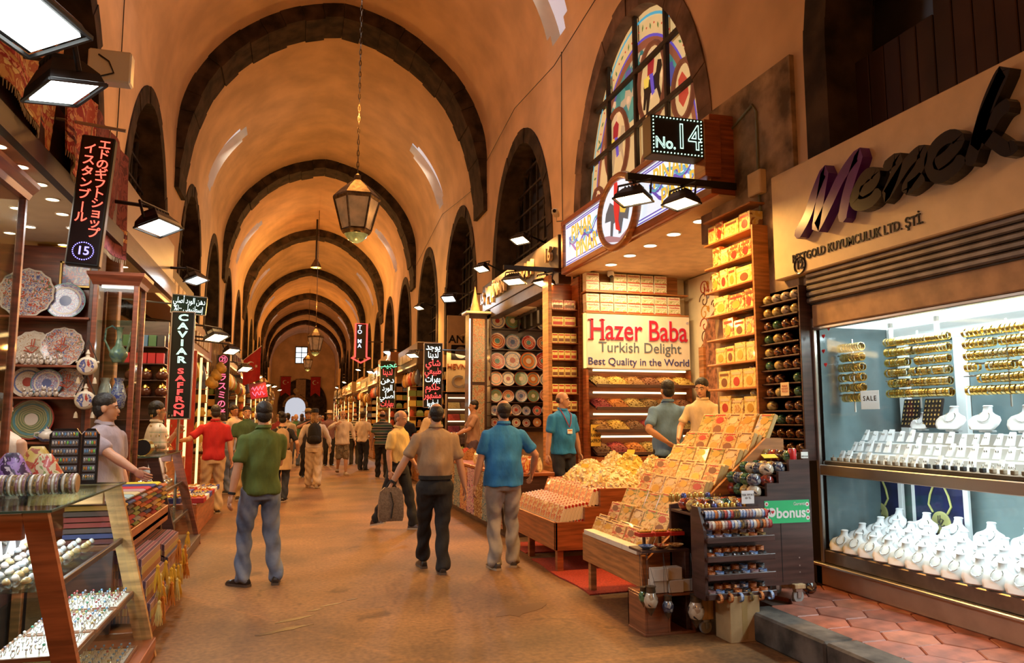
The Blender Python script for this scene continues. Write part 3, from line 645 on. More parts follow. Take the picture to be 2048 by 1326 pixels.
# cards, stands and ring boxes on the upper shelf
def card_proto():
    t = thing('earring_card', 'x', 'card', (0, 0, 0)); mb = MB(); mb.prism([(-.025, 0), (.01, 0), (.035, .085), (.028, .09)], -.022, .022, 'y'); part('card', mb, BUSTM, t)
    for s_ in (-1, 1): part('earring', MB().sph((.004, .009 * s_, .055), (.004, .005, .01), 6, 4), SILVER, t)
    return t
cp = card_proto(); first = True
for r in range(3):
    for j in range(17):
        loc = (4.52 + .13 * r, 5.50 - j * .10 - random.uniform(0, .03), 1.252 + .088 * r + (.0 if r else -.0)); lab = 'small white earring card, %s from left, %s row of the upper window' % (od(j), ('front', 'middle', 'back')[r])
        if first: cp.location = loc; tag(cp, lab, None, 'earring cards in the upper window'); first = False
        else: dup(cp, loc, random.uniform(-.2, .2), lab, 'earring cards in the upper window', sc=random.uniform(.8, 1.1))
rb = MB().cb(-.018, .018, -.016, .016, 0, .03, .004).mesh('ring_box', [mat('ring_box_tan', (.35, .26, .18), .5)]); rg = ring_mesh('ring', .011, .0022, SILVER, n=10, k=4)
rb2 = MB().cb(-.018, .018, -.016, .016, 0, .03, .004).mesh('ring_box', [flat('ring_box_black', (.015, .015, .02), .5)])
for j in range(24):
    dark = 13 <= j <= 19
    t = thing('ring_box', '%s ring box, %s along the front edge of the upper shelf' % ('black' if dark else 'tan', od(j)), 'ring box', (4.455, 5.50 - j * .077, 1.256), group='ring boxes along the shelf edge')
    part('box', rb2 if dark else rb, None, t); part('ring', rg, None, t, loc=(0, 0, .04), rot=(0, 0, 1.2))
for k in range(2):
    y = 5.12 - k * .22; t = thing('earring_board', ('left' if k == 0 else 'right') + ' black tilted board of gold earrings behind the sale card', 'display board', (4.9, y, 1.545), rot=(0, radians(14), 0))
    part('board', MB().cb(0, .02, -.09, .09, 0, .24, .004), flat('black_velvet', (.012, .011, .013), .8), t)
    q = MB().sph((0, 0, 0), (.004, .010, .010), 7, 4).mesh('earring', GOLD2)
    for a in range(5):
        for b_ in range(6): part('earring', q, None, t, loc=(-.002, -.07 + .035 * a, .03 + .037 * b_))
PAPER = bpy.data.materials.new('thin_paper'); PAPER.use_nodes = True; _n = PAPER.node_tree; _b = _n.nodes['Principled BSDF']; _b.inputs['Base Color'].default_value = (.85, .85, .87, 1); _b.inputs['Roughness'].default_value = .8
_t = _n.nodes.new('ShaderNodeBsdfTranslucent'); _t.inputs[0].default_value = (.9, .9, .92, 1); _m = _n.nodes.new('ShaderNodeMixShader'); _m.inputs[0].default_value = .6; _n.links.new(_b.outputs[0], _m.inputs[1]); _n.links.new(_t.outputs[0], _m.inputs[2]); _n.links.new(_m.outputs[0], _n.nodes['Material Output'].inputs[0])
t = thing('sale_card', 'white card reading sale hung in the jewellery window', 'sign', (4.44, 5.02, 1.69)); part('card', MB().box(0, .002, -.1, .1, 0, .15), PAPER, t)
text('SALE', .055, flat('card_ink', (.01, .01, .012), .6), t, (-.002, 0, .085), '-x', .0008, spc=1.35, off=.0012)
HRT = flat('red_heart', (.55, .015, .02), .4)
hp = [(.016 * (sin(a) ** 3), .001 * (13 * cos(a) - 5 * cos(2*a) - 2 * cos(3*a) - cos(4*a)) ) for a in [2*pi*k/20 for k in range(20)]]
for k, (y, z) in enumerate(((5.50, 2.33), (5.43, 2.39), (5.51, 2.20), (5.49, 2.08))):
    single('heart_sticker', MB().prism([(p[0] * 1.3, p[1] * 1.3) for p in hp], 0, .002, 'x'), HRT, 'red heart sticker on the jewellery window, %s one' % ('left upper', 'highest', 'third', 'lowest')[k], 'sticker', (4.412, y, z))
# ================================================================ sweets shop on the right
CHERRY = wood('cherry_wood', (.40, .115, .035), .35); OAK = wood('orange_oak', (.50, .20, .06), .4)
BOXC = flat('box_cream', (.58, .38, .13), .35, coat=.2)
PR = [pattern('sweet_print_%d' % i, c, s_, 'noise', .28, .3) for i, (c, s_) in enumerate((
    (((0.69,0.46,0.17), (0.74,0.53,0.24), (0.47,0.22,0.06), (0.71,0.50,0.22), (0.36,0.05,0.02)), 16), (((0.72,0.52,0.24), (0.60,0.31,0.07), (0.76,0.56,0.29), (0.30,0.10,0.03)), 12),
    (((0.74,0.55,0.28), (0.52,0.07,0.03), (0.73,0.52,0.23), (0.64,0.36,0.10)), 14), (((0.53,0.24,0.06), (0.72,0.49,0.19), (0.76,0.56,0.30), (0.24,0.09,0.03)), 18), (((0.73,0.53,0.25), (0.69,0.44,0.16), (0.21,0.22,0.05), (0.72,0.49,0.20)), 13)))]
REDL = flat('label_red', (.50, .03, .02), .35); GOLDL = flat('label_gold', (.62, .36, .06), .3, metal=.3); BRNL = flat('label_brown', (.20, .07, .025), .4)
def oval(rx, ry, x, z, y, n=16): return MB().prism([(x + rx * cos(2*pi*k/n), z + ry * sin(2*pi*k/n)) for k in range(n)], y, y + .0015, 'y')
def sweet_proto(i, w, h, d):
    """flat box of sweets, printed front towards local -y"""
    t = thing('sweet_box', 'x', 'box'); mb = MB(); mb.cb(-w/2, w/2, 0, d, 0, h, .004); o = part('carton', mb, BOXC, t)
    part('front_print', MB().box(-w/2 + .006, w/2 - .006, -.0012, .0005, .006, h - .006), PR[i % 5], t)
    part('label_oval', oval(w * .27, h * .15, 0, h * .70, -.003), (REDL, GOLDL, BRNL, CREAM, GOLDL)[i % 5], t)
    part('picture_oval', oval(w * .30, h * .20, 0, h * .28, -.003), (BRNL, PR[0], mat('nougat_print', (.62,.40,.15), .4, var=.4, sc=60), GOLDL, PR[3])[i % 5], t)
    part('title_bar', MB().box(-w*.3, w*.3, -.003, -.001, h * .9, h * .95), (REDL, BRNL)[i % 2], t)
    t.location = (0, 0, -5); return t
SP = [sweet_proto(i, .225, .20, .038) for i in range(5)]; SPU = [False] * 5
def sweet(i, loc, rot, lab, grp, sc=1.0):
    i %= 5
    if not SPU[i]:
        SPU[i] = True; o = SP[i]; o.location = loc; o.rotation_euler = rot; o.scale = sc if isinstance(sc, tuple) else (sc,) * 3; tag(o, lab, 'box', grp); return o
    return dup(SP[i], loc, 0, lab, grp, rot, sc)
# ---- near stepped stand with sweet boxes
t = thing('stepped_stand', 'stepped wooden stand loaded with sweet boxes nearest the camera', 'stand', (2.7, 5.62, 0))
part('front_panel', MB().cb(-.02, .02, -.03, 1.25, .28, .535, .005), OAK, t)
part('end_panel', MB().prism([(.02, .28), (1.3, .28), (1.3, 1.45), (1.15, 1.45), (.02, .50)], -.04, -.01, 'y'), OAK, t); part('end_panel', MB().prism([(.02, .28), (1.3, .28), (1.3, 1.45), (1.15, 1.45), (.02, .50)], 1.22, 1.25, 'y'), OAK, t)
part('base_board', MB().box(0, 1.3, 0, 1.22, .28, .31), OAK, t)
for x in (.02, 1.2):
    for y in (.05, 1.15): part('leg', MB().cb(x, x + .06, y, y + .06, 0, .28, .004), OAK, t)
for k in range(8): part('step', MB().box(.03 + .165 * k, .03 + .165 * (k + 1), 0, 1.22, .31, .53 + .132 * k - .012), OAK, t)
NM = ['front', 'second', 'third', 'fourth', 'fifth', 'sixth', 'seventh', 'top']
for k in range(8):
    x, z = 2.735 + .165 * k, .525 + .132 * k; tl = radians(24)
    for j in range(5):
        if k < 6 and j == 0 and k > 1: n = 2
        y = 5.78 + .235 * j - (.03 if k % 2 else 0)
        for d in range(2 if k < 7 else 1):
            sweet(random.randrange(5) if d == 0 else 3, (x + .001 + d * .042, y, z + .0), (-tl + random.uniform(-.03, .05), 0, -pi/2 + random.uniform(-.05, .05)), 'printed sweet box, %s from right, %s row of near stepped stand%s' % (od(j), NM[k], '' if d == 0 else ', behind'), 'sweet boxes on the near stepped stand', (1.02, 1, random.uniform(.86, 1.0) if k < 7 else 1.15))
for j in range(4):
    single('white_carton', MB().cb(-.14, .14, -.05, .05, 0, .045, .003).box(-.10, -.085, -.051, .051, .002, .0455), [flat('white_carton_board', (.78, .68, .52), .6)], 'low white carton, %s from right along the near stand front edge' % od(j), 'carton', (2.70, 5.76 + .285 * j, .536), pi/2, group='white cartons under the sweet boxes')
# ---- wooden stand with trough and heaps
t = thing('sweet_stand', 'orange wooden stand with a trough of boxed sweets and loose heaps', 'stand', (2.68, 7.66, 0))
part('front_panel', MB().cb(0, .03, 0, 1.75, .23, .52, .005), CHERRY, t)
for y0, y1 in ((0, .03), (1.72, 1.75)): part('end_panel', MB().prism([(.0, .23), (1.5, .23), (1.5, .86), (.52, .86), (.52, .67), (.34, .67), (.34, .52), (.0, .52)], y0, y1, 'y'), CHERRY, t)
part('trough_bottom', MB().box(.03, .36, .03, 1.72, .30, .33), CHERRY, t); part('riser', MB().cb(.34, .37, .03, 1.72, .3, .67, .003), CHERRY, t); part('ledge', MB().box(.36, .54, .03, 1.72, .64, .67), CHERRY, t)
part('riser', MB().cb(.52, .55, .03, 1.72, .64, .86, .003), CHERRY, t); part('heap_tray', MB().box(.55, 1.5, .03, 1.72, .80, .83), CHERRY, t)
for x in (.03, 1.4):
    for y in (.02, 1.0, 1.65): part('leg', MB().cb(x, x + .07, y, y + .07, 0, .23, .004), CHERRY, t)
def slab_proto():
    t = thing('slim_sweet_box', 'x', 'box', (0, 0, -5)); part('carton', MB().cb(-.075, .075, 0, .034, 0, .19, .003), flat('slim_box_white', (.82, .72, .52), .3, coat=.6), t)
    part('red_edge', MB().box(-.076, .076, .003, .031, .165, .191), REDL, t); part('front_print', MB().box(-.07, .07, -.0015, .0, .01, .18), PR[2], t); part('barcode', MB().box(-.0765, -.074, .008, .026, .03, .09), BRNL, t)
    return t
sl = slab_proto(); used = False
SLOT = [(tier, c, d) for tier in range(3) for c in range(9) for d in range((1, 7, 4)[tier] if (c or tier) else 7)]
for tier, c, d in SLOT:
    loc = ((2.735, 2.745, 3.08)[tier] + .04 * d, 7.79 + .175 * c, (.335, .505, .675)[tier] + .006 * d); rot = (radians(-20), 0, -pi/2)
    lab = 'slim sweet box, %s column from near end, %s deep, %s tier of trough' % (od(c), od(d), ('lowest', 'middle', 'rear')[tier])
    if not used: sl.location = loc; sl.rotation_euler = rot; tag(sl, lab, 'box', 'slim sweet boxes in the trough'); used = True
    else: dup(sl, loc, 0, lab, 'slim sweet boxes in the trough', rot)
def heap(lab, loc, rx, ry, h, cols, n, s_, cat='sweets', name='sweet_heap', seed=1):
    """loose pieces piled up: nobody could count them"""
    rnd = random.Random(seed); mb = MB(); mb.lathe([(1, 0), (.8, h * .38), (.5, h * .72), (.2, h * .93), (.02, h)], 16, (0, 0, 0), 'z', True, rx, ry)
    mb.v = [(x * 1, y, z) for x, y, z in mb.v]
    for k in range(n):
        a, q = rnd.uniform(0, 2*pi), sqrt(rnd.random()); z = h * (1 - q ** 1.5) + rnd.uniform(-.3, .6) * s_
        e = rnd.uniform(.7, 1.2) * s_; R = Matrix.Rotation(rnd.uniform(0, 3), 3, 'X') @ Matrix.Rotation(rnd.uniform(0, 3), 3, 'Z')
        mb.mi = rnd.randrange(len(cols)); mb.box(-e/2, e/2, -e/2, e/2, -e/2, e/2, R, (0, 0, 0)); 
        mb.v[-8:] = [(v[0] + rx * q * cos(a), v[1] + ry * q * sin(a), v[2] + z) for v in mb.v[-8:]]
    return single(name, mb, cols, lab, cat, loc, kind='stuff')
LOK = [mat('delight_%d' % i, c, .7, var=.15, sc=30) for i, c in enumerate(((.86,.74,.46), (.80,.60,.28), (.9,.82,.6), (.72,.50,.20)))]
YEL = [mat('delight_y%d' % i, c, .7, var=.15, sc=30) for i, c in enumerate(((.82,.62,.14), (.86,.72,.30), (.75,.52,.10)))]
for i, (x, y, rx, ry, h, c, lb) in enumerate(((3.55, 8.85, .34, .34, .26, LOK, 'pale heap of sugared delight at the far left of the stand'), (3.52, 8.05, .36, .36, .22, LOK, 'wide front heap of cream coloured delight cubes'), (3.98, 9.05, .26, .30, .34, LOK, 'tall rear heap of nutty delight beside the spice shelves'),
        (3.92, 8.45, .28, .28, .36, YEL, 'golden yellow heap of delight in the middle of the stand'), (3.95, 7.9, .24, .24, .34, LOK, 'right rear heap of powdered white delight'))):
    heap(lb, (x, y, .83), rx, ry, h, c, 420, .036, seed=i + 3)
for i, (x, y, z) in enumerate(((3.35, 8.5, 1.03), (3.86, 8.3, 1.2))):
    single('price_card', MB().box(-.05, .05, -.002, .002, 0, .05), flat('yellow_card', (.80, .60, .06), .6), ('small yellow price card stuck in the front delight heap', 'small yellow price card stuck in the golden delight heap')[i], 'price card', (x, y, z), -.6, rot=(-.5, 0, -.9))
# red mats under the stands
RED = mat('red_carpet_mat', (.42, .045, .02), .95, var=.25, sc=60, bump=.3)
mb = MB(); N = 10
mb.rings([[(2.66 + .02 * sin(k), 5.7 + .2 * k, .012 + .004 * (k % 2)), (3.5, 5.75 + .2 * k, .012), (3.5, 5.75 + .2 * k, .001), (2.66 + .02 * sin(k), 5.7 + .2 * k, .001)] for k in range(N)])
single('floor_mat', mb, RED, 'red carpet mat on the floor under the two sweet stands', 'mat', (0, .95, 0))
single('floor_mat', MB().cb(2.72, 3.6, 8.85, 9.6, 0.001, .016, .004), RED, 'further red carpet mat under the far end of the sweet stand', 'mat')
# ---- dark kiosk with steps of lamps, side towards the camera
t = thing('dark_kiosk', 'dark brown stepped kiosk on castors with a green sticker', 'kiosk', (2.92, 5.2, 0))
part('side_panel', MB().prism([(.0, .33), (1.06, .33), (1.06, 1.37), (1.0, 1.37), (1.0, 1.29), (.87, 1.29), (.87, 1.20), (.77, 1.20), (.77, 1.11), (.66, 1.11), (.66, 1.01), (.47, 1.01), (.47, .93), (0, .93)], 0, .03, 'y'), DKBR, t)
part('side_panel', MB().prism([(.0, .33), (1.06, .33), (1.06, 1.29), (.87, 1.20), (.66, 1.01), (0, .93)], .34, .37, 'y'), DKBR, t)
part('seam', MB().box(.77, .775, -.002, 0, .35, .88), flat('seam_black', (.01, .008, .008), .8), t)
for x0, z in ((0, .90), (.47, .98), (.66, 1.08), (.77, 1.17), (.87, 1.26)): part('tread', MB().cb(x0, x0 + .2 if x0 else .47, .03, .34, z - .02, z, .003), DKBR, t)
part('back_panel', MB().box(1.04, 1.06, .03, .34, .33, 1.34), DKBR, t)
for x, y, z in ((.12, .06, 0), (.12, .3, 0), (.9, .0, .19), (.9, .28, .19)):
    c = MB(); c.lathe([(.0, -.014), (.045, -.014), (.05, -.008), (.05, .008), (.045, .014), (.0, .014)], 14, (x, y, z + .05), 'y'); co = part('castor', c, flat('castor_grey', (.32, .31, .30), .5), t, 40)
    part('castor_fork', MB().cb(x - .03, x + .03, y - .025, y + .025, z + .085, z + .11, .004).box(x - .012, x + .02, y - .022, y - .018, z + .04, z + .1).box(x - .012, x + .02, y + .018, y + .022, z + .04, z + .1), STEEL, co)
    part('castor_block', MB().cb(x - .05, x + .05, y - .04, y + .05, z + .11, .335, .004), mat('raw_timber', (.55, .36, .18), .7, var=.3, sc=4, stretch=(6, 6, 1)), t)
for z in (.42, .47, .53): part('screw', MB().lathe([(.006, -.002), (.006, 0)], 8, (.93, 0, z), 'y'), STEEL, t)
GR = flat('bonus_green', (.03, .52, .18), .35); WT = flat('print_white', (.85, .88, .85), .4)
st = part('sticker', MB().box(.63, 1.04, -.003, 0, .80, .975), GR, t, label='green sticker with white bonus lettering and hearts')
text('bonus', .112, WT, st, (.868, -.005, .875), '-y', .0008, off=.003); text('Garanti', .036, WT, st, (.945, -.005, .945), '-y', .0006)
mb = MB(); mb.lathe([(.036, -.0045), (.036, -.003)], 20, (.692, 0, .885), 'y'); part('badge', mb, WT, st)
text('I', .045, flat('print_black', (.02, .02, .02), .5), st, (.677, -.006, .885), '-y', .0006)
hrt = lambda x, z, s_, y=-.006: MB().prism([(x + p[0] * s_, z + p[1] * s_) for p in hp], y, y + .001, 'y')
part('heart', hrt(.700, .888, .95), HRT, st)
for x, z in ((.648, .95), (.66, .90), (.648, .85), (.665, .82), (1.02, .94), (1.025, .885), (1.022, .835)):
    mb = MB(); mb.lathe([(.017, -.0045), (.017, -.003)], 14, (x, 0, z), 'y'); part('badge', mb, WT, st); part('heart', hrt(x, z, .55), HRT, st)
lb = part('meter_label', MB().box(.985, 1.05, -.002, 0, 1.30, 1.35), WT, t)
text('0831528', .017, flat('print_black', (.02, .02, .02), .5), lb, (1.018, -.003, 1.315), '-y', .0004)
# bangle shelves on the kiosk side
t = thing('bracelet_shelf', 'dark brown rack of four shelves with beaded bracelets on the kiosk side', 'rack', (2.92, 5.0, .3))
part('back_board', MB().box(0, .56, .17, .195, .02, .64), DKBR, t); part('side_board', MB().prism([(0.02, 0), (.19, 0), (.19, .66), (.10, .66), (.02, .5)], -.012, .012, 'x'), DKBR, t)
for k, z in enumerate((.02, .155, .285, .42)): part('shelf', MB().cb(0, .57, 0, .18, z, z + .018, .003), DKBR, t); part('shelf_lip', MB().cb(0, .57, -.01, .004, z - .012, z + .03, .003), DKBR, t)
for k in range(2): part('rod', MB().bar((.01, .03 + .05 * k, .545 + .07 * k), (.57, .03 + .05 * k, .545 + .07 * k), .014, n=8), DKBR, t)
BEAD = [pattern('bead_%d' % i, (a, b_, a), 60, 'vor', .4, .2) for i, (a, b_) in enumerate((((.45,.12,.03), (.62,.24,.07)), ((.12,.22,.48), (.45,.55,.75)), ((.02,.02,.025), (.15,.13,.12)), ((.28,.14,.16), (.5,.42,.42)), ((.62,.58,.5), (.8,.78,.7)), ((.30,.19,.05), (.10,.07,.03)), ((.30,.02,.03), (.5,.1,.08))))]
BNM = ['orange', 'pale blue', 'black', 'mauve', 'white', 'bronze', 'dark red']
def cuff(m_):
    q = MB(); rs = []
    prof_ = [(.031, 0), (.034, .003), (.032, .008), (.034, .013), (.032, .018), (.034, .023), (.031, .026), (.027, .026), (.027, 0)]
    rs = [[(r * cos(2*pi*j/14), r * sin(2*pi*j/14), z) for j in range(14)] for r, z in prof_]; q.rings(rs, True); return q.mesh('bracelet', m_)
CU = [cuff(m_) for m_ in BEAD]
for k in range(4):
    z0 = .3 + (.038, .173, .303, .438)[k]
    for j in range(7):
        for d in range(2):
            c = random.choice((0, 0, 1, 2, 2, 3, 0, 1, 5))
            for s_ in range(2 if d else 1):
                single('bracelet', CU[c], None, '%s beaded bracelet, %s from left, %s row, %s bracelet shelf%s' % (BNM[c], od(j), ('front', 'rear')[d], ('lowest', 'third', 'second', 'top')[k], ', upper one' if s_ else ''), 'bracelet', (2.97 + .073 * j + .03 * d, 5.045 + .075 * d, z0 + .026 * s_), group='beaded bracelets on the kiosk rack')
for k in range(2):
    for j in range(20):
        c = random.choice((0, 0, 1, 1, 2, 3, 4, 5, 6)) if j < 19 else 6
        single('bracelet', CU[c], None, '%s beaded bracelet, %s from the left on the %s bracelet rod' % (BNM[c], od(j), ('lower', 'upper')[k]), 'bracelet', (2.945 + .0268 * j, 5.03 + .05 * k, .845 + .07 * k - .014), group='beaded bracelets on the rods', rot=(0, pi/2, 0))
for j in range(6):
    c = (0, 0, 1, 5, 0, 1)[j]
    single('bracelet', CU[c], None, '%s beaded bracelet hanging %s from the left below the lowest shelf' % (BNM[c], od(j)), 'bracelet', (2.99 + .085 * j, 4.985, .318), group='bracelets hanging on the shelf lip', rot=(.15, pi/2, .25))
# orb lamps on the kiosk steps
ORB = [pattern('mosaic_%d' % i, c, 34, 'vor', .15, .7) for i, c in enumerate((((.10,.04,.02), (.30,.10,.03), (.02,.015,.015), (.5,.3,.1)), ((.03,.10,.05), (.08,.20,.09), (.02,.04,.03)), ((.55,.46,.34), (.40,.30,.20), (.62,.55,.42), (.05,.05,.06)), ((.03,.04,.09), (.10,.14,.22), (.3,.3,.3)), ((.45,.33,.10), (.60,.48,.18), (.25,.12,.05)), ((.28,.03,.02), (.45,.08,.03), (.12,.03,.02))))]
ONM = ['brown', 'green', 'cream', 'navy', 'amber', 'dark red']
def orb_mesh(m_, R=.058):
    q = MB(); pr_ = [(.35, -.86), (.40, -.84), (.62, -.74), (.9, -.42), (1, 0), (.93, .40), (.72, .70), (.52, .82), (.50, .88), (.42, .88), (.38, .80)]
    q.lathe([(r * R, (h + .86) * R * .92) for r, h in pr_], 14); return q.mesh('orb_lamp', m_, 60)
OM = [orb_mesh(m_) for m_ in ORB]
for k, (x, z) in enumerate(((3.44, 1.0), (3.50, 1.01), (3.62, 1.09), (3.73, 1.19), (3.84, 1.28))):
    for j in range(4):
        for s_ in range(2 if k in (1, 2) else 1):
            if k == 0: continue
            c = random.randrange(6); single('orb_lamp', OM[c], None, '%s round candle holder, %s from front on %s kiosk step%s' % (ONM[c], od(j), ('', 'lowest', 'second', 'third', 'highest')[k], ', upper one' if s_ else ''), 'candle holder', (x + .02, 5.285 + .098 * j, z - .015 + .09 * s_), group='round candle holders on the kiosk steps')
for j in range(7):
    for k in range(2):
        c = (4, 5, 0, 2, 1, 4, 5)[(j + k) % 7]; single('orb_lamp', OM[c], None, '%s round candle holder, %s along the %s row of kiosk ledge' % (ONM[c], od(j), ('front', 'rear')[k]), 'candle holder', (2.98 + .07 * j, 5.29 + .12 * k, .90 ), group='candle holders on the front ledge', )
cap = MB().lathe([(.02, 0), (.024, .01), (.024, .05), (.018, .065), (.004, .07)], 10).mesh('painted_bottle', flat('bottle_gold', (.6, .38, .1), .25, metal=.6), 50)
cap2 = MB().lathe([(.02, 0), (.024, .01), (.024, .05), (.018, .065), (.004, .07)], 10).mesh('painted_bottle', flat('bottle_blue', (.1, .12, .35), .25, metal=.4), 50)
for j in range(9):
    for k in range(2): single('painted_bottle', cap2 if (j + k) % 4 == 3 else cap, None, '%s little lidded bottle, %s from left, %s row behind bracelet rods' % ('blue' if (j + k) % 4 == 3 else 'golden', od(j), ('front', 'rear')[k]), 'bottle', (2.96 + .055 * j, 5.205 + .025 + .0 + .0 * k, .90) if k == 0 else (2.96 + .055 * j, 5.60 + .0, .945), group='little bottles behind the rods')
single('paper_note', MB().box(-.07, .07, -.002, .002, 0, .05), flat('yellow_card', (.80, .60, .06), .6), 'yellow paper note lying on the candle holders of the top kiosk step', 'note', (3.70, 5.30, 1.30), rot=(-1.0, 0, .1))
t = thing('price_sign', 'small white handwritten price card among the kiosk candle holders', 'price card', (3.40, 5.19, .96)); part('card', MB().box(-.055, .055, 0, .003, 0, .10), flat('white_card', (.85, .85, .87), .6), t); text('TEK FIYAT\n10 TL', .024, flat('card_ink', (.01, .01, .012), .6), t, (0, -.002, .055), '-y', .0004)
t = thing('drink_can', 'red and white drink can on the top kiosk step', 'can', (3.86, 5.25, 1.262)); part('can_body', MB().lathe([(.022, 0), (.031, .006), (.033, .012), (.033, .10), (.027, .113)], 16), pattern('can_print', ((.6,.02,.03), (.6,.03,.03), (.8,.75,.72)), 14, 'noise', .25, .3), t, 50); part('can_lid', MB().lathe([(.027, .113), (.026, .116), (.022, .113)], 16), STEEL, t)
# orb rack on the wall
t = thing('orb_rack', 'dark wall rack of twelve narrow shelves holding painted ceramic balls', 'rack', (4.3, 5.68, 1.3))
part('back_board', MB().box(.10, .14, -.04, .84, -.05, 1.52), DKBR, t); part('side_board', MB().cb(-.02, .12, -.05, -.03, -.05, 1.50, .003), DKBR, t)
for k in range(12): part('shelf', MB().cb(-.03, .12, -.03, .82, .0 + k * .125, .014 + k * .125, .003), DKBR, t)
OB2 = [orb_mesh(m_, .053) for m_ in ORB]
for k in range(12):
    for j in range(6):
        if random.random() < .06: continue
        c = random.choice((0, 0, 0, 1, 2, 4, 0) if k < 10 else (4, 4, 2))
        single('ceramic_ball', OB2[c], None, '%s painted ceramic ball, %s from right, %s shelf of dark wall rack' % (ONM[c], od(j), od(11 - k)), 'ceramic ball', (4.325, 5.735 + .135 * j, 1.314 + k * .125), group='ceramic balls on the wall rack')
t = thing('notice', 'small handwritten cream notice fixed to the ceramic ball rack', 'notice', (4.245, 5.84, 1.82)); part('card', MB().box(0, .003, -.06, .06, 0, .12), flat('cream_note', (.78, .62, .38), .7), t); text('PLEASE\nDO NOT\nTOUCH', .024, REDL, t, (-.002, 0, .062), '-x', .0004)
# gold box shelves by the pier
t = thing('box_shelves', 'wooden wall shelves of golden gift boxes beside the stone pier', 'shelves', (4.25, 6.25, 1.6))
part('back_board', MB().box(.17, .2, 0, .88, 0, 2.2), OAK, t)
for k in range(9): part('shelf', MB().cb(-.02, .19, 0, .88, .04 + k * .26, .06 + k * .26, .004), OAK, t)
part('side_board', MB().cb(-.02, .2, -.03, 0, 0, 1.9, .003), OAK, t)
GB = [pattern('gift_print_%d' % i, c, 11, 'noise', .3, .4) for i, c in enumerate((((.82,.60,.16), (.86,.70,.28), (.70,.45,.10)), ((.84,.66,.24), (.60,.14,.05), (.86,.72,.34)), ((.80,.58,.16), (.85,.7,.3), (.35,.16,.06))))]
for k in range(8):
    y = 6.28
    j = 0
    while y < 7.0:
        w_ = random.choice((.15, .2, .28)) if k > 1 else .22; h = random.uniform(.15, .2)
        if y + w_ > 7.12: break
        g = thing('gift_box', 'golden gift box, %s from right, %s shelf beside the pier' % (od(j), ('lowest', 'second', 'third', 'fourth', 'fifth', 'sixth', 'seventh', 'top')[k]), 'box', (4.25, y + w_/2, 1.66 + k * .26), group='golden gift boxes beside the pier')
        part('carton', MB().cb(0, .15, -w_/2 + .004, w_/2 - .004, 0, h, .004), random.choice(GB), g); part('title_bar', MB().box(-.002, 0, -w_*.36, w_*.36, h * .72, h * .86), random.choice((REDL, BRNL, CREAM)), g); part('picture_oval', MB().prism([(w_*.25 * cos(2*pi*q/12), h * .35 + h * .25 * sin(2*pi*q/12)) for q in range(12)], -.003, 0, 'x'), random.choice((BRNL, REDL, GOLDL, PR[1])), g)
        y += w_ + .004; j += 1
# ---- far wall of the shop: sign, box shelves and spice bins
t = thing('delight_sign', 'big white sign with red shop name above the spice bins', 'sign', (5.28, 11.0, 2.40))
part('board', MB().cb(-.91, .91, -.05, .03, 0, .87, .008), mat('sign_white', (.82, .76, .66), .45, var=.03), t); part('edge_light', MB().box(-.93, -.91, -.05, .03, 0, .87), glow('edge_yellow', (1, .7, .2), 1.5), t)
LIL = flat('sign_lilac', (.55, .52, .80), .4); CRIM = flat('sign_crimson', (.55, .012, .045), .35); NAVY = flat('sign_navy', (.05, .06, .26), .4)
text('Hazer Baba', .47, LIL, t, (0, -.056, .60), '-y', .006, off=.012, sx=.79); text('Hazer Baba', .47, CRIM, t, (0, -.066, .60), '-y', .006, off=.003, sx=.79)
for x in (-.835, -.64): 
    for z in (.455, .765): part('serif', MB().cb(x - .045, x + .045, -.072, -.056, z - .009, z + .009, .003), CRIM, t)
text('®', .06, LIL, t, (.87, -.056, .76), '-y', .003)
text('Turkish Delight', .235, flat('sign_grey_blue', (.12, .16, .22), .4), t, (.02, -.056, .33), '-y', .005, sx=.98); text('Best Quality in the World', .165, NAVY, t, (.0, -.056, .105), '-y', .005, sx=1.02)
t = thing('box_shelf_unit', 'wooden shelf of white sweet boxes above the big white sign', 'shelf', (5.28, 11.0, 3.27))
part('back_board', MB().box(-.91, .82, .16, .19, 0, .72), OAK, t)
for z in (0, .34): part('shelf', MB().cb(-.91, .9, -.06, .18, z, z + .022, .003), OAK, t)
HBP = pattern('hazer_print', ((.80,.74,.58), (.82,.76,.60), (.30,.36,.12), (.78,.70,.50), (.55,.30,.12)), 22, 'noise', .4, .2)
bxm = MB().cb(-.112, .112, -.0, .15, 0, .145, .004).mesh('carton', mat('white_box_board', (.80, .74, .60), .4, var=.06)); prm = MB().box(-.106, .106, -.002, 0, .006, .085).mesh('front_print', HBP); rdm = MB().box(-.106, .106, -.003, 0, .004, .018).mesh('red_band', REDL)
for r, (n, z, skip) in enumerate(((7, 3.292, ()), (7, 3.439, ()), (7, 3.632, (6,)), (7, 3.779, (1, 6)))):
    for j in range(n):
        if j in skip: continue
        g = thing('white_sweet_box', 'white sweet box with red lettering, %s from left, %s row above sign' % (od(j), ('lowest', 'second', 'third', 'top')[r]), 'box', (4.49 + .238 * j, 10.95 + random.uniform(-.008, .008), z), group='white sweet boxes above the sign')
        part('carton', bxm, None, g); part('front_print', prm, None, g); part('red_band', rdm, None, g); text('HazerBaba', .042, CRIM, g, (0, -.003, .115), '-y', .0005)
t = thing('spice_bins', 'sloping wooden rack of four lit rows of spice bins', 'spice rack', (4.42, 11.0, 1.05))
part('side_board', MB().prism([(-.10, -1.0), (.16, -1.0), (.16, 1.34), (.0, 1.34)], -.04, 0, 'x'), CHERRY, t); part('side_board', MB().prism([(-.10, -1.0), (.16, -1.0), (.16, 1.34), (.0, 1.34)], 1.76, 1.8, 'x'), CHERRY, t)
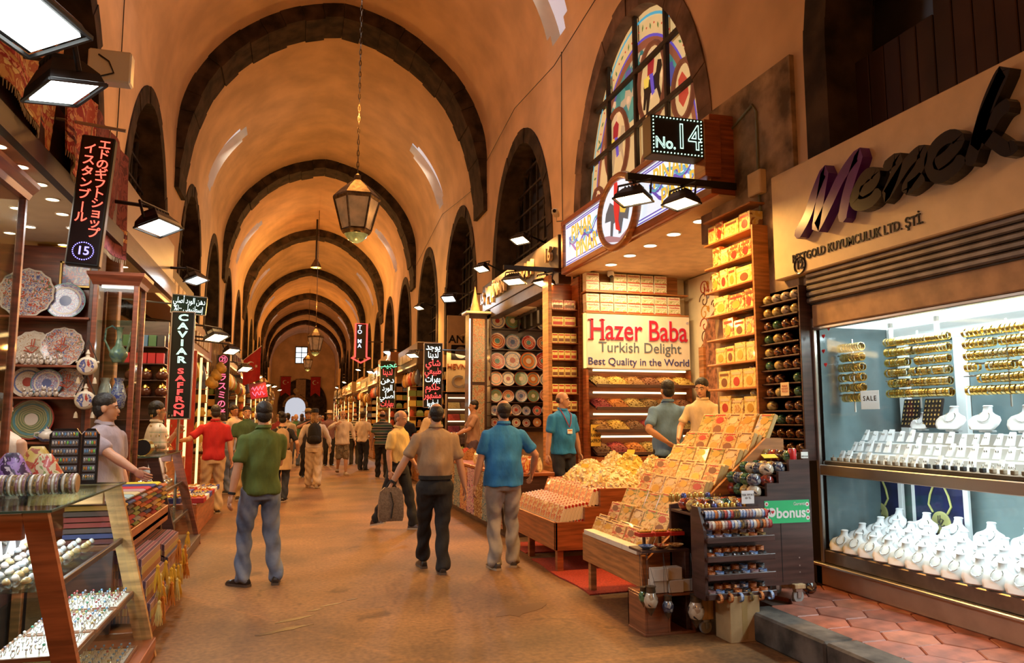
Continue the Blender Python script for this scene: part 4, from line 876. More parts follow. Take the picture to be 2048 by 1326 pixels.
part('back_board', MB().box(0, 1.76, .14, .17, -1.0, 1.34), CHERRY, t); part('base_board', MB().box(0, 1.76, -.3, .15, -1.0, -.02), CHERRY, t)
LIT = glow('bin_strip_light', (1.0, .78, .42), 2.6)
NUT = {}
def spice(nm, c1, c2): 
    if nm not in NUT: NUT[nm] = mat('spice_' + nm, c1, .8, var=.5, sc=45, bump=1.0, col2=c2, det=2)
    return NUT[nm]
SPC = [('pistachios', (0.384,0.310,0.124), (0.217,0.136,0.037)), ('chickpeas', (0.484,0.341,0.087), (0.341,0.198,0.031)), ('herbs', (0.174,0.099,0.031), (0.062,0.037,0.012)), ('dried mulberries', (0.149,0.062,0.025), (0.050,0.019,0.012)), ('almonds', (0.310,0.161,0.050), (0.149,0.062,0.019)), ('rose buds', (0.260,0.025,0.037), (0.112,0.006,0.019)), ('raisins', (0.186,0.062,0.025), (0.074,0.019,0.006)), ('apricots', (0.403,0.149,0.025), (0.236,0.062,0.012)), ('hazelnuts', (0.341,0.186,0.062), (0.161,0.068,0.019))]
for r, zr in enumerate((1.04, .69, .35, .0)):
    part('strip_light', MB().cb(.08, 1.7, -.02 - .02 * (3 - r) * 0, .03, zr + .265, zr + .295, .004), LIT, t); part('bin_front', MB().cb(.02, 1.74, -.30 + .0, -.28, zr, zr + .05, .003), DKBR, t)
    part('bin_floor', MB().add([(.02, -.28, zr), (1.74, -.28, zr), (1.74, .14, zr + .14), (.02, .14, zr + .14)], [(0,1,2,3)]), DKBR, t)
    for j in range(6):
        nm, c1, c2 = SPC[(r * 4 + j * 2 + (r == 1) ) % 9] if not (r == 0 and j == 1) else SPC[1]
        mb = MB(); Nn = 9
        for a in range(Nn):
            for b_ in range(Nn):
                u, v = a / (Nn-1), b_ / (Nn-1); x = .28 * u; y = -.27 + .40 * v
                z = .03 + .14 * v + .11 * (sin(pi * u) * sin(pi * min(1, v * 1.0))) ** .5 * .55 + .012 * noise.noise((x * 30 + j * 5, y * 30 + r * 3, 0))
                mb.v.append((x, y, z))
        for a in range(Nn-1):
            for b_ in range(Nn-1): mb.f.append((a*Nn+b_, (a+1)*Nn+b_, (a+1)*Nn+b_+1, a*Nn+b_+1)); mb.m.append(0)
        rnd = random.Random(r * 10 + j)
        for k in range(70):
            i0 = rnd.randrange(len(mb.v[:Nn*Nn])); p = mb.v[i0]; s_ = rnd.uniform(.010, .018); mb.sph((p[0] + rnd.uniform(-.015, .015), p[1] + rnd.uniform(-.02, .02), p[2] + .002), (s_, s_ * .7, s_ * .6), 5, 3)
        single('spice_heap', mb, spice(nm, c1, c2), 'heap of %s, %s from left in the %s row of spice bins' % (nm, od(j), ('top', 'second', 'third', 'lowest')[r]), 'spice heap', (4.45 + .288 * j, 11.0, 1.05 + zr), kind='stuff', smooth=60)
    area((5.28, 10.93, 1.05 + zr + .25), (5.28, 10.85, 1.05 + zr), 3.2, AMBER, 1.5, .04)
t = thing('saffron_sign', 'yellow card reading pure iranian saffron on the spice rack side', 'sign', (4.46, 10.83, 1.19)); part('card', MB().box(-.08, .08, -.004, 0, 0, .33), flat('saffron_yellow', (.80, .52, .08), .5), t)
text('PURE\nIRANIAN\nSAFFRON', .072, flat('card_ink', (.01, .01, .012), .6), t, (0, -.006, .165), '-y', .0006, sx=.62, off=.0015, lsp=1.2)
# ornate back wall with painted scrolls and doorway
t = thing('scroll_mural', 'cream wall painted with red and gold scrolls beside the big sign', 'mural', (6.3, 9.6, 1.0)); part('panel', MB().box(0, .03, -2.0, 1.55, 0, 2.93), mat('cream_paint', (.85, .74, .52), .5, var=.05), t)
SCR = [flat('scroll_red', (.42, .06, .02), .5), flat('scroll_gold', (.62, .30, .04), .5), flat('scroll_brown', (.16, .07, .03), .5), flat('scroll_grey', (.25, .24, .30), .5)]
def swirl(y, z, r, s_, m_, turns=1.3):
    return part('painted_scroll', MB().tube([(-.004, y + s_ * r * (1 - k/22) * cos(2*pi*turns*k/20), z + r * (1 - k/22) * sin(2*pi*turns*k/20)) for k in range(20)], .010, 4), m_, t)
for k in range(13):
    z = .3 + k * .2; swirl(1.05, z, .14, 1 if k % 2 else -1, SCR[k % 3]); swirl(.75, z + .1, .08, -1 if k % 2 else 1, SCR[(k + 1) % 3])
    mb = MB()
    for q in range(6): mb.sph((-.006, .93 + .03 * cos(q * pi/3), z + .06 + .03 * sin(q * pi/3)), (.004, .018, .018), 6, 4)
    part('painted_flower', mb, SCR[(k * 2 + 1) % 4], t)
text('14', .3, SCR[0], t, (-.005, .98, 2.66), '-x', .002, sx=.7)
dr = thing('inner_archway', 'small brick-lined archway at the back of the sweets shop', 'archway', (6.28, 10.1, 0))
part('opening', MB().prism([(-.6, 0), (-.6, 2.6)] + [(-.6 + .6 * (1 - cos(pi * k / 10)), 2.6 + .75 * sin(pi * k / 10)) for k in range(1, 10)] + [(.6, 2.6), (.6, 0)], -.01, .005, 'x'), mat('archway_brick', (.38, .15, .07), .85, var=.4, sc=12, bump=.5), dr); part('post', MB().cb(-.06, .0, .5, .64, 0, 2.75, .005), OAK, dr)
t = thing('scroll_mural', 'cream wall above the white boxes painted with a scroll crest', 'mural', (5.35, 11.3, 3.2)); part('panel', MB().box(-.95, .95, 0, .03, -.1, .75), mat('cream_paint'), t)
for k in range(9): part('painted_scroll', MB().tube([(-.55 + .14 * k + .06 * (1 - q/16) * cos(q * .55 + k), -.004, .56 + .05 * (1 - abs(k - 4) / 4) + .06 * (1 - q/16) * sin(q * .55 + k)) for q in range(14)], .007, 4), SCR[k % 3], t)
part('painted_vine', MB().tube([(-.7 + .1 * k, -.004, .46 + .03 * sin(k * 1.6)) for k in range(16)], .006, 4), SCR[0], t)
# soffit downlights and camera
DL = glow('downlight_warm', (1.0, .85, .55), 7)
for j, y in enumerate((10.38, 9.71, 9.06, 8.4, 7.74)):
    d = thing('downlight', 'round recessed downlight over the sweets shop, %s from far end' % od(j), 'downlight', (4.56, y, 3.945), group='downlights over the sweets shop'); part('trim_ring', MB().lathe([(.085, -.01), (.10, -.006), (.10, .004), (.085, .004)], 20, cap=False), WHITE_P, d, 40); part('lens', MB().lathe([(.001, -.006), (.085, -.006), (.085, .002)], 20), DL, d)
for y in (10.3, 9.4, 8.4): area((4.9, y, 3.88), (4.9, y, 0), 42, (1, .66, .30), .5, .5)
d = thing('dome_camera', 'small white dome camera below the sweets shop ceiling', 'camera', (4.78, 10.9, 3.87)); part('camera_body', MB().lathe([(.05, .075), (.055, .03), (.05, .0), (.035, -.01)], 14), WHITE_P, d, 50); part('dome', MB().sph((0, -.02, -.005), .035, 10, 6), BLKL, d, 60)
# light box sign with medallion
t = thing('lightbox_sign', 'long stained light box with yellow lettering and round medallion over the sweets shop', 'sign', (4.2, 9.1, 3.95))
y0, y1, H = -2.35, 2.3, .88
for a in ((y0, y1, 0, .10), (y0, y1, H - .08, H), (y0, y0 + .1, .10, H - .08), (y1 - .1, y1, .10, H - .08)): part('frame_member', MB().cb(-.08, .22, *a, .01), CHERRY, t)
part('soffit', MB().box(.0, .24, y0, y1, -.02, 0), CREAM, t)
LB = glow('lightbox_glass', (.80, .90, 1.0), 1.0); part('backlit_glass', MB().box(-.03, 0, y0 + .1, y1 - .1, .10, H - .08), LB, t)
LPU = glow('lightbox_purple', (.16, .10, .60), .7); LYE = glow('lightbox_yellow', (.85, .58, .08), .9); LTE = glow('lightbox_teal', (.10, .45, .60), .8); LBL = glow('lightbox_blue', (.25, .45, .85), .8)
for zz in (.13, .17, H - .12, H - .15): part('glass_line', MB().box(-.036, -.03, y0 + .13, y1 - .13, zz, zz + .014), LPU, t)
for c_, (ya, yb) in enumerate(((2.0, .75), (-.85, -2.1))):
    for q, (m_, ph, zz, th) in enumerate(((LTE, .0, .42, .03), (LBL, .8, .46, .022), (LPU, 1.5, .38, .026), (LPU, 2.6, .50, .018), (LTE, 3.1, .52, .016))):
        part('glass_wave', MB().rings([[(-.038 - .002 * q, ya + (yb - ya) * k / 16, zz + .09 * sin(k * .75 + ph) + s_ * th) for s_ in (-1, 1)] + [(-.034, ya + (yb - ya) * k / 16, zz + .09 * sin(k * .75 + ph) + th)] for k in range(17)]), m_, t)
    ym = (ya + yb) / 2
    text('PINAR', .34, LYE, t, (-.05, ym + .08, .57), '-x', .003, sx=.9, off=.004); text('PINAR', .34, LYE, t, (-.052, ym - .12, .27), '-x', .003, sx=.9, off=.004)
md = MB(); md.tube([(-.10, .60 * cos(2*pi*k/32) - .02, .43 + .48 * sin(2*pi*k/32)) for k in range(32)], .055, 8, close=True); part('medallion_rim', md, OAK, t, 60)
part('medallion_glass', MB().prism([(.58 * cos(2*pi*k/28) - .02, .43 + .46 * sin(2*pi*k/28)) for k in range(28)], -.10, -.07, 'x'), LB, t)
def blob(poly, x, m_, o, nm='glass_piece'): return part(nm, MB().prism(poly, x - .006, x, 'x'), m_, o)
DKG = glow('glass_grey', (.16, .20, .24), .5); RDG = glow('glass_red', (.80, .03, .03), .8)
blob([(.36, .50), (.22, .62), (.05, .52), (-.28, .55), (-.40, .42), (-.34, .25), (-.2, .30), (-.12, .12), (-.05, .12), (-.04, .32), (.12, .30), (.16, .10), (.23, .10), (.2, .36), (.40, .38)], -.102, DKG, t); blob([(.06, .84), (-.04, .84), (-.10, .5), (-.06, .3), (-.12, .14), (.02, .2), (.08, .5)], -.110, RDG, t)
blob([(-.10, .56), (-.26, .62), (-.38, .50), (-.26, .36), (-.12, .40)], -.107, LYE, t); blob([(.5, .2), (.3, .08), (-.1, .0), (-.4, .14), (-.1, .06), (.25, .16)], -.106, glow('glass_pink', (.6, .35, .4), .6), t)
# number sign
t = thing('number_sign', 'black LED box reading No.14 in green and white dots', 'sign', (3.71, 6.7, 4.30)); part('box', MB().cb(-.30, .30, 0, .2, 0, .42, .008), BLACK, t); part('side_case', MB().cb(.305, .50, -.01, .22, -.18, .43, .006), CHERRY, t); part('top_rail', MB().box(-.3, .76, .08, .12, .42, .44), STEEL, t)
LEDG = glow('led_green', (.55, 1.0, .72), 3.0); LDG2 = glow('led_letters', (.62, 1.0, .80), 1.6)
dm = MB().sph((0, 0, 0), .0075, 6, 4).mesh('led_dot', LEDG)
for k in range(15):
    for z in (.025, .395): part('led_dot', dm, None, t, loc=(-.275 + k * .0393, -.004, z))
for k in range(1, 10):
    for x in (-.275, .275): part('led_dot', dm, None, t, loc=(x, -.004, .025 + k * .037))
text('No.', .17, LDG2, t, (-.14, -.004, .12), '-y', outline=.0045, sx=.9); text('14', .38, LDG2, t, (.12, -.004, .2), '-y', outline=.006, sx=.8)
# ---- stained glass window in the arch
yc = ARCH[2]; PX = XR + .17
w = arch_window(41, 1, XR, yc, 'glass', lab='backlit stained glass arch over the sweets shop', pane=False)
AWI, ATI = AW * .865, lambda u: (ASP + (arch_z(u) - ASP) * .885)
SGC = mat('stained_cream', (.5, .36, .18), .4, em=(1.0, .66, .28), es=.62, var=.12, sc=3); SGT = pattern('stained_teal', ((.04,.16,.14), (.08,.26,.20), (.10,.09,.28), (.42,.33,.20), (.06,.20,.17)), 5, 'vor', .4, 0)
b_ = SGT.node_tree.nodes['Principled BSDF']; SGT.node_tree.links.new(b_.inputs['Base Color'].links[0].from_socket, b_.inputs['Emission Color']); b_.inputs['Emission Strength'].default_value = .9
def cell(ya, yb, za, zb, k, x, m_, nm, scale=1.0, base=None):
    mb = MB(); N = 10; pts = []
    for i in range(N):
        yA, yB = ya + (yb - ya) * i / N, ya + (yb - ya) * (i + 1) / N
        tA, tB = [ASP - .35 + (ATI(min(1, abs(y - yc) / (AWI * scale))) - ASP + .35) * scale if abs(y - yc) < AWI * scale else 0 for y in (yA, yB)]
        tA, tB = min(zb, tA), min(zb, tB)
        if tA <= za + .01 and tB <= za + .01: continue
        mb.quad((x, yA, za), (x, yB, za), (x, yB, max(za, tB)), (x, yA, max(za, tA)))
    if mb.v: part(nm, mb, m_, w)
VY = [yc - 1.92, yc - .95, yc - .02, yc + .95, yc + 1.92]; VZ = [4.2, 4.95, 5.75, 6.55, 7.6]
for i in range(4):
    for j in range(4): cell(VY[i] + .02, VY[i+1] - .02, VZ[j] + .02, VZ[j+1] - .02, 0, PX, SGC, 'pane')
cell(yc - 1.6, yc + 1.6, 5.95, 7.4, 0, PX - .006, SGT, 'blossom_field', .84)
def arc_band(s0, s1, x, m_, nm, n=40):
    mb = MB(); pts = []
    for k in range(n + 1):
        u = sin(pi * (k / n - .5)); pts.append((u, ATI(u) if abs(u) < .9999 else ASP))
    f = lambda p, s_: (x, yc + p[0] * AWI * s_, ASP - .35 + (p[1] - ASP + .35) * s_)
    pts = [(-1, 4.3)] + pts + [(1, 4.3)]
    for p, q in zip(pts, pts[1:]): mb.quad(f(p, s0), f(q, s0), f(q, s1), f(p, s1))
    part(nm, mb, m_, w)
arc_band(.955, .970, PX - .01, LTE, 'green_line'); arc_band(.80, .845, PX - .012, glow('stained_brown', (.42, .13, .06), .55), 'brown_band'); arc_band(.845, .86, PX - .013, LPU, 'purple_line')
FLW = glow('blossom_pink', (.95, .62, .36), .62); RDD = glow('berry_red', (.7, .08, .04), .6); LFG = glow('leaf_green', (.18, .30, .08), .5)
fl = MB()
for q in range(5): fl.lathe([(.028, 0), (.028, .004)], 7, (0, .032 * cos(q * 2*pi/5), .032 * sin(q * 2*pi/5)), 'x')
flm = fl.mesh('blossom', FLW); dt = MB().lathe([(.016, 0), (.016, .004)], 7, (0, 0, 0), 'x').mesh('berry', RDD); lfm = MB().prism([(-.05, 0), (0, .02), (.05, 0), (0, -.02)], 0, .004, 'x').mesh('leaf', LFG)
for k in range(46):
    u = random.uniform(-.75, .75); h = random.uniform(5.7, 7.2)
    if h < ASP - .35 + (ATI(min(.99, abs(u) / .8)) - ASP + .35) * .8 - .05 and h > 6.0 - .4 * abs(u): part('blossom', flm, None, w, loc=(PX - .016, yc + u * AWI, h))
for k in range(44):
    u = sin(pi * ((k + .5) / 44 - .5) * .97); z = ASP - .35 + (ATI(u) - ASP + .35) * .905; part('berry' if k % 2 else 'leaf', dt if k % 2 else lfm, None, w, loc=(PX - .014, yc + u * AWI * .905, z + random.uniform(-.03, .03)), rot=(random.uniform(0, 3), 0, 0))
RIM = glow('medallion_brown', (.30, .09, .04), .4)
def medal(y, z, ry, rz, kind):
    rim = MB(); rim.tube([(PX - .02, y + ry * cos(2*pi*k/24), z + rz * sin(2*pi*k/24)) for k in range(24)], .04, 6, close=True); part('medallion_rim', rim, RIM, w)
    part('medallion_field', MB().prism([(y + ry * cos(2*pi*k/24), z + rz * sin(2*pi*k/24)) for k in range(24)], PX - .016, PX - .010, 'x'), SGC, w)
    if kind == 'leaf': part('medallion_leaf', MB().prism([(y + ry * .7 * cos(2*pi*k/24), z + rz * .7 * sin(2*pi*k/24)) for k in range(24)], PX - .022, PX - .017, 'x'), LFG, w); return
    if kind == 'fish': part('medallion_figure', MB().prism([(y + .12, z + .18), (y + .02, z + .25), (y - .1, z + .1), (y - .12, z - .1), (y + .02, z - .22), (y + .12, z - .1)], PX - .024, PX - .018, 'x'), RDD, w); return
    hm = glow('horse_black', (.03, .02, .015), .2) if kind == 'dark' else glow('horse_cream', (.8, .55, .28), .5)
    s_ = ry / .42; B = lambda p: [(y - a * s_, z + b * s_) for a, b in p]
    blob(B([(-.26, .02), (-.20, .12), (0, .06), (.14, .10), (.20, .26), (.30, .22), (.32, .12), (.24, .02), (.22, -.12), (.30, -.36), (.24, -.36), (.15, -.14), (-.05, -.14), (-.14, -.40), (-.20, -.40), (-.16, -.12), (-.24, -.32), (-.29, -.30), (-.25, -.06)]), PX - .022, hm, w, 'horse')
    blob(B([(-.02, .10), (.06, .14), (.10, .32), (.02, .40), (-.10, .34), (-.12, .12)]), PX - .028, glow('rider_red', (.55, .03, .04), .5), w, 'rider_coat'); blob(B([(-.06, .40), (.04, .40), (.05, .50), (-.07, .50)]), PX - .027, FLW, w, 'rider_turban'); blob(B([(-.04, .14), (.06, .12), (.10, -.18), (.02, -.2)]), PX - .034, LPU, w, 'rider_leg'); blob(B([(-.24, .14), (-.06, .14), (-.10, -.02), (-.22, .0)]), PX - .03, LYE, w, 'saddle_cloth')
medal(yc - .45, 6.22, .40, .56, 'dark'); medal(yc + .75, 5.75, .40, .56, 'light'); medal(yc - 1.3, 5.75, .26, .38, 'fish'); medal(yc + .72, 4.75, .22, .26, 'leaf'); medal(yc + 1.5, 5.0, .22, .30, 'light'); medal(yc - .4, 5.05, .3, .3, 'leaf')
for y in VY[1:4]: part('mullion', MB().cb(PX - .09, PX - .03, y - .035, y + .035, 4.0, ATI(abs(y - yc) / AWI) + .02, .006), IRON, w)
for z in VZ[:4]: 
    h = max(0, (z - ASP) / ((ATOP - ASP) * .885)); u = (1 - h ** (1/.58)) ** (1/2.1); part('mullion', MB().cb(PX - .10, PX - .04, yc - AWI * u, yc + AWI * u, z - .035, z + .035, .006), IRON, w)
area((PX - .12, yc, 6.0), (0, yc, 5.0), 14, (1, .66, .3), 2.6, 2.0)
# bare stone pier between jeweller and sweets shop
mb = MB().box(4.40, 4.46, 5.78, 7.22, 0, 5.05); struct('trim_20', mb, STONE2, label='weathered bare stone pier between jeweller and sweets shop')
t = thing('junction_box', 'cream electrical box with conduit on the stone pier', 'electrical box', (4.36, 6.32, 3.95)); part('box', MB().cb(-.03, .05, -.11, .11, -.12, .12, .01), CREAM, t); part('conduit', MB().tube([(.03, 0, .12), (.03, 0, .75), (.03, .06, .85), (.03, .5, .72)], .014, 6), mat('green_grey_pipe', (.22, .24, .16), .5), t); part('conduit', MB().tube([(.03, 0, -.12), (.03, -.03, -.5), (.03, -.03, -1.0)], .014, 6), mat('green_grey_pipe'), t)
# things under the kiosk
t = thing('carton_box', 'tall brown cardboard carton standing in front of the kerb', 'carton', (3.08, 4.98, 0)); part('carton', MB().cb(0, .25, 0, .2, 0, .325, .004), mat('cardboard', (.46, .30, .14), .8, var=.12), t); part('tape', MB().box(.10, .145, -.001, .2, .02, .3265), flat('brown_tape', (.38, .25, .10), .3), t)
t = thing('wooden_crate', 'open red-brown wooden box on the floor below the white cartons', 'crate', (2.56, 5.30, 0))
for a in ((0, .42, 0, .3, 0, .02), (0, .42, 0, .3, .28, .30), (0, .02, 0, .3, .02, .28), (.40, .42, 0, .3, .02, .28), (.19, .21, 0, .3, .02, .28), (.02, .19, .0, .02, .02, .28), (.0, .42, .28, .3, .02, .28)): part('board', MB().cb(*a, .003), wood('crate_wood', (.26, .085, .03), .5), t)
for k in range(5):
    single('white_box', MB().cb(-.06, .06, -.045, .045, 0, .09, .003).box(-.061, -.0595, -.03, -.01, .02, .07), [mat('white_board', (.62, .56, .48), .6, var=.08)], ('stacked white box over the wooden crate, %s' % ('bottom left', 'bottom middle', 'bottom right', 'top left', 'top right')[k]), 'carton', (2.70 + .125 * (k if k < 3 else k - 3), 5.36 - .02 * (k % 2), .305 if k < 3 else .396), group='white boxes on the wooden crate')
sh = thing('tray_shelf', 'small dark shelf holding painted bowls in front of the near stand', 'shelf', (2.56, 5.33, .60)); part('board', MB().cb(0, .40, 0, .24, 0, .02, .003), DKBR, sh); part('bracket', MB().cb(.36, .40, .0, .24, -.6, 0, .003), DKBR, sh)
BOWL = MB().lathe([(.02, 0), (.035, .004), (.06, .022), (.062, .026), (.056, .022), (.03, .008), (.001, .007)], 16)
for k, m_ in enumerate((BEAD[1], PR[2], PR[0])): single('painted_bowl', BOWL.mesh('painted_bowl', m_, 50), None, 'small painted bowl on the dark tray shelf, %s from the left' % od(k), 'bowl', (2.63 + .125 * k, 5.40, .622), group='painted bowls on the tray shelf')
for k in range(3):
    t = thing('red_gift_box', 'open red gift box of sweets beside the near stand, %s from the left' % od(k), 'box', (2.66 + .135 * k, 5.50, .70 )); part('tray', MB().cb(-.06, .06, -.05, .05, 0, .03, .003), REDL, t)
    for q in range(8): part('sweet', MB().cb(-.05 + .026 * (q % 4), -.028 + .026 * (q % 4), -.035 + .035 * (q // 4), -.01 + .035 * (q // 4), .03, .045, .004), GOLDL, t)
    part('stand_leg', MB().box(-.01, .01, -.01, .01, -.08, 0), DKBR, t)
# mosaic lamps hanging from the shelf on strings
for k, (x, y, z, c, nm, s_) in enumerate(((2.60, 5.28, .19, 2, 'white and red', 1.0), (2.72, 5.24, .16, 3, 'deep blue', .8), (2.93, 5.2, .10, 2, 'white patterned', 1.15), (2.56, 5.32, .235, 1, 'green', .7))):
    t = thing('mosaic_lamp', nm + ' mosaic glass lamp hanging on strings in front of the crate', 'lamp', (x, y, z)); r = .055 * s_
    part('globe', MB().lathe([(.3*r, .02), (.75*r, .03*s_), (r, .07*s_), (.95*r, .10*s_), (.6*r, .135*s_)], 14), ORB[c], t, 60); part('bottom_cone', MB().lathe([(.002, -.035*s_), (.25*r, -.015*s_), (.72*r, .03*s_)], 12), BRONZE, t, 60); part('collar', MB().lathe([(.6*r, .133*s_), (.7*r, .14*s_), (.62*r, .165*s_), (.75*r, .18*s_), (.5*r, .18*s_)], 14), BRONZE, t, 50)
    for q in range(3): a = q * 2*pi/3; part('string', MB().bar((.7*r*cos(a), .7*r*sin(a), .18*s_), (0, .06, .60 - z), .0015, n=3), BLACK, t)
for k, (x, y, m_) in enumerate(((3.44, 5.32, ORB[3]), (3.56, 5.36, ORB[5]), (4.08, 5.4, ORB[0]))):
    single('orb_lamp', orb_mesh(m_, .06), None, 'round glass holder stored on the ground under the kiosk, %s from the left' % od(k), 'candle holder', (x, y, 0 if x < 3.6 else .205), group='holders under the kiosk')
bg = MB(); bg.rings([[(.10 * r * cos(2*pi*j/12) * (1 + .15 * sin(3 * j)), .05 * r * sin(2*pi*j/12), z) for j in range(12)] for r, z in ((.7, 0), (1, .05), (1.05, .15), (.9, .24), (.6, .3), (.4, .33))]); single('plastic_bag', bg, flat('white_plastic', (.72, .68, .64), .35), 'crumpled white plastic bag between kiosk and show window', 'bag', (4.13, 5.62, .205), smooth=50)
# ================================================================ plate shop and further shops on the right
single('shop_platform', MB().cb(3.62, 6.3, 9.5, 10.95, 0, .24, .01).box(4.3, 6.3, 7.6, 9.5, 0, .24), OAK, 'low wooden floor platform inside the sweets shop', 'platform')
PLT = [pattern('plate_%d' % i, c, s_, k_, .12, .6) for i, (c, s_, k_) in enumerate((
    (((.62,.55,.46), (.10,.12,.30), (.60,.52,.44), (.45,.06,.04), (.10,.22,.14)), 6, 'noise'), (((.45,.10,.04), (.60,.30,.10), (.30,.05,.03), (.62,.5,.36)), 1.3, 'ring'),
    (((.60,.22,.06), (.66,.34,.12), (.5,.14,.04)), 1.1, 'ring'), (((.10,.13,.34), (.5,.5,.55), (.16,.2,.45), (.4,.08,.08)), 7, 'noise'), (((.55,.48,.40), (.62,.56,.46), (.42,.28,.18)), 6, 'noise'),
    (((.40,.02,.03), (.55,.1,.06), (.6,.5,.4)), 1.5, 'ring'), (((.14,.2,.1), (.45,.42,.2), (.1,.16,.08)), 1.5, 'ring')))]
RIMS = [flat('rim_white', (.62, .56, .48), .2), flat('rim_blue', (.08, .12, .30), .2), flat('rim_red', (.35, .04, .03), .2), flat('rim_teal', (.08, .24, .28), .2)]
PNM = ['flowered white', 'red ringed', 'orange', 'blue and white', 'cream', 'crimson', 'green']
def plate_set(i, scal=False):
    n = 28; f = (lambda k: 1 + (.035 if k % 2 else -.02)) if scal else (lambda k: 1)
    rg = lambda r, h: [(r * f(k) * cos(2*pi*k/n), h, r * f(k) * sin(2*pi*k/n)) for k in range(n)]
    body = MB().rings([rg(.35, .07), rg(.8, .045), rg(1.0, .0), rg(1.0, -.012), rg(.78, .02), rg(.62, .035), rg(.02, .035)]).mesh('dish', PLT[i], 40)
    rim = MB().rings([rg(.95, -.010), rg(1.01, -.016), rg(1.02, .006), rg(.95, .004)], True).mesh('rim', RIMS[i % 4], 40)
    mot = MB().rings([rg(.30, .030), rg(.02, .028)]).mesh('center_motif', RIMS[(i + 2) % 4], 40); bd = MB().rings([rg(.80, .012), rg(.70, .022), rg(.70, .026), rg(.80, .018)], True).mesh('painted_band', RIMS[(i + 1) % 4], 40)
    return body, rim, mot, bd
PM = [plate_set(i) for i in range(7)]; PMS = [plate_set(i, True) for i in range(7)]
def plate(loc, r, i, lab, grp, tilt=-.16, scal=False, rz=0, nm='plate'):
    t = thing(nm, lab, 'plate', loc, group=grp, rot=(tilt, 0, rz)); b_, rm, mo, bd = (PMS if scal else PM)[i]
    for n_, me in (('dish', b_), ('rim', rm), ('center_motif', mo), ('painted_band', bd))[:4 if not scal else 2]: o = part(n_, me, None, t, loc=(0, 0, r)); o.scale = (r, r, r)
    return t
t = thing('plate_shelves', 'tall dark shelving of painted plates in the shop with the silver sign', 'shelves', (4.22, 16.45, 1.3))
SZ = (.12, .38, .68, 1.05, 1.42, 1.88, 2.36)
part('back_board', MB().box(0, 1.7, .26, .3, 0, 2.9), DKBR, t)
for z in SZ: part('shelf', MB().cb(0, 1.7, -.02, .26, z - .02, z, .003), DKBR, t)
for x in (0, 1.68): part('side_board', MB().box(x, x + .03, -.02, .28, 0, 2.9), DKBR, t)
for k, (z, r, n) in enumerate(zip(SZ, (.10, .12, .155, .165, .215, .20, .19), (6, 6, 5, 5, 4, 4, 4))):
    for j in range(n):
        i = (k * 3 + j * 2 + j // 3) % 7; rr = r * random.uniform(.88, 1.06)
        plate((4.24 + (1.5 / n) * (j + .45), 16.48 + .03 * (j % 2), 1.3 + z), rr, i, '%s painted plate, %s from left, %s shelf of the tall plate shelving' % (PNM[i], od(j), ('lowest', 'second lowest', 'third lowest', 'middle', 'third highest', 'second highest', 'top')[k]), 'painted plates on the tall shelving')
t = thing('tile_pillar', 'square pillar faced with floral tile panels beside the plate shelving', 'pillar', (3.72, 16.4, 0)); part('core', MB().cb(0, .42, 0, .4, 0, 4.0, .01), DKBR, t)
TIL = pattern('floral_tile', ((.55,.42,.28), (.22,.30,.22), (.60,.46,.30), (.40,.12,.06), (.58,.44,.3)), 16, 'noise', .3, .4)
for z0, z1 in ((.3, 2.35), (2.42, 3.85)): part('tile_panel', MB().cb(.08, .36, -.02, .0, z0, z1, .004), TIL, t)
part('light_strip', MB().box(.0, .03, -.012, 0, 1.0, 3.85), glow('strip_white', (1, .9, .75), 3), t); part('cone_cap', MB().lathe([(.13, 4.0), (.06, 4.3), (.01, 4.62)], 14, (.18, .2, 0)), mat('white_cone', (.8, .6, .35), .5), t, 60); part('ledge', MB().cb(-.08, .5, -.06, .45, 3.97, 4.02, .006), WHITE_P, t)
t = thing('glass_cabinet', 'narrow glass cabinet with a bright vertical light strip beside the box shelves', 'cabinet', (4.22, 12.3, 0)); part('post', MB().cb(.12, .25, -.45, -.3, 0, 4.0, .008), OAK, t); part('light_strip', MB().box(-.01, .025, -.01, .0, 1.45, 4.0), glow('strip_white', (1, .9, .75), 3), t); part('pane', MB().box(0, .2, -.005, 0, 1.3, 4.0), GL, t); part('plinth', MB().cb(-.02, .25, -.3, .3, 0, 1.3, .006), DKBR, t)
for z in (2.0, 2.7, 3.3): part('shelf', MB().box(0, .22, 0, .3, z, z + .012), GL, t)
for k, z in enumerate((1.31, 2.02, 2.72, 3.32)): plate((4.33, 12.42, z), .11, (0, 4, 3, 1)[k], '%s plate standing in the narrow glass cabinet' % ('lowest', 'second', 'third', 'highest')[k], 'plates in the narrow cabinet')
# sign of the plate shop
t = thing('silver_sign', 'silver fascia with raised letters over the plate shop', 'sign', (4.2, 14.5, 4.1)); part('board', MB().cb(0, .25, -2.75, 2.6, 0, .62, .01), mat('silver_panel', (.10, .10, .11), .5, metal=.2, var=.1), t); part('shutter_box', MB().cb(.02, .25, -2.7, 2.55, -.22, 0, .01), mat('shutter_dark'), t)
LTR = flat('raised_letters', (.75, .62, .42), .4)
text('15', .36, LTR, t, (-.04, 2.4, .28), '-x', .03, off=.006); text('İNAN', .40, LTR, t, (-.04, .95, .3), '-x', .03, off=.006); text('RAM', .40, LTR, t, (-.04, -1.05, .3), '-x', .03, off=.006); text('16', .34, LTR, t, (-.04, -2.35, .33), '-x', .03, off=.006)
part('camel_emblem', MB().prism([(2.05, .12), (2.0, .3), (2.1, .42), (2.12, .52), (2.02, .50), (1.94, .36), (1.86, .5), (1.78, .36), (1.70, .48), (1.62, .32), (1.60, .1), (1.66, .1), (1.68, .26), (1.94, .26), (1.97, .1)], -.06, -.005, 'x'), LTR, t)
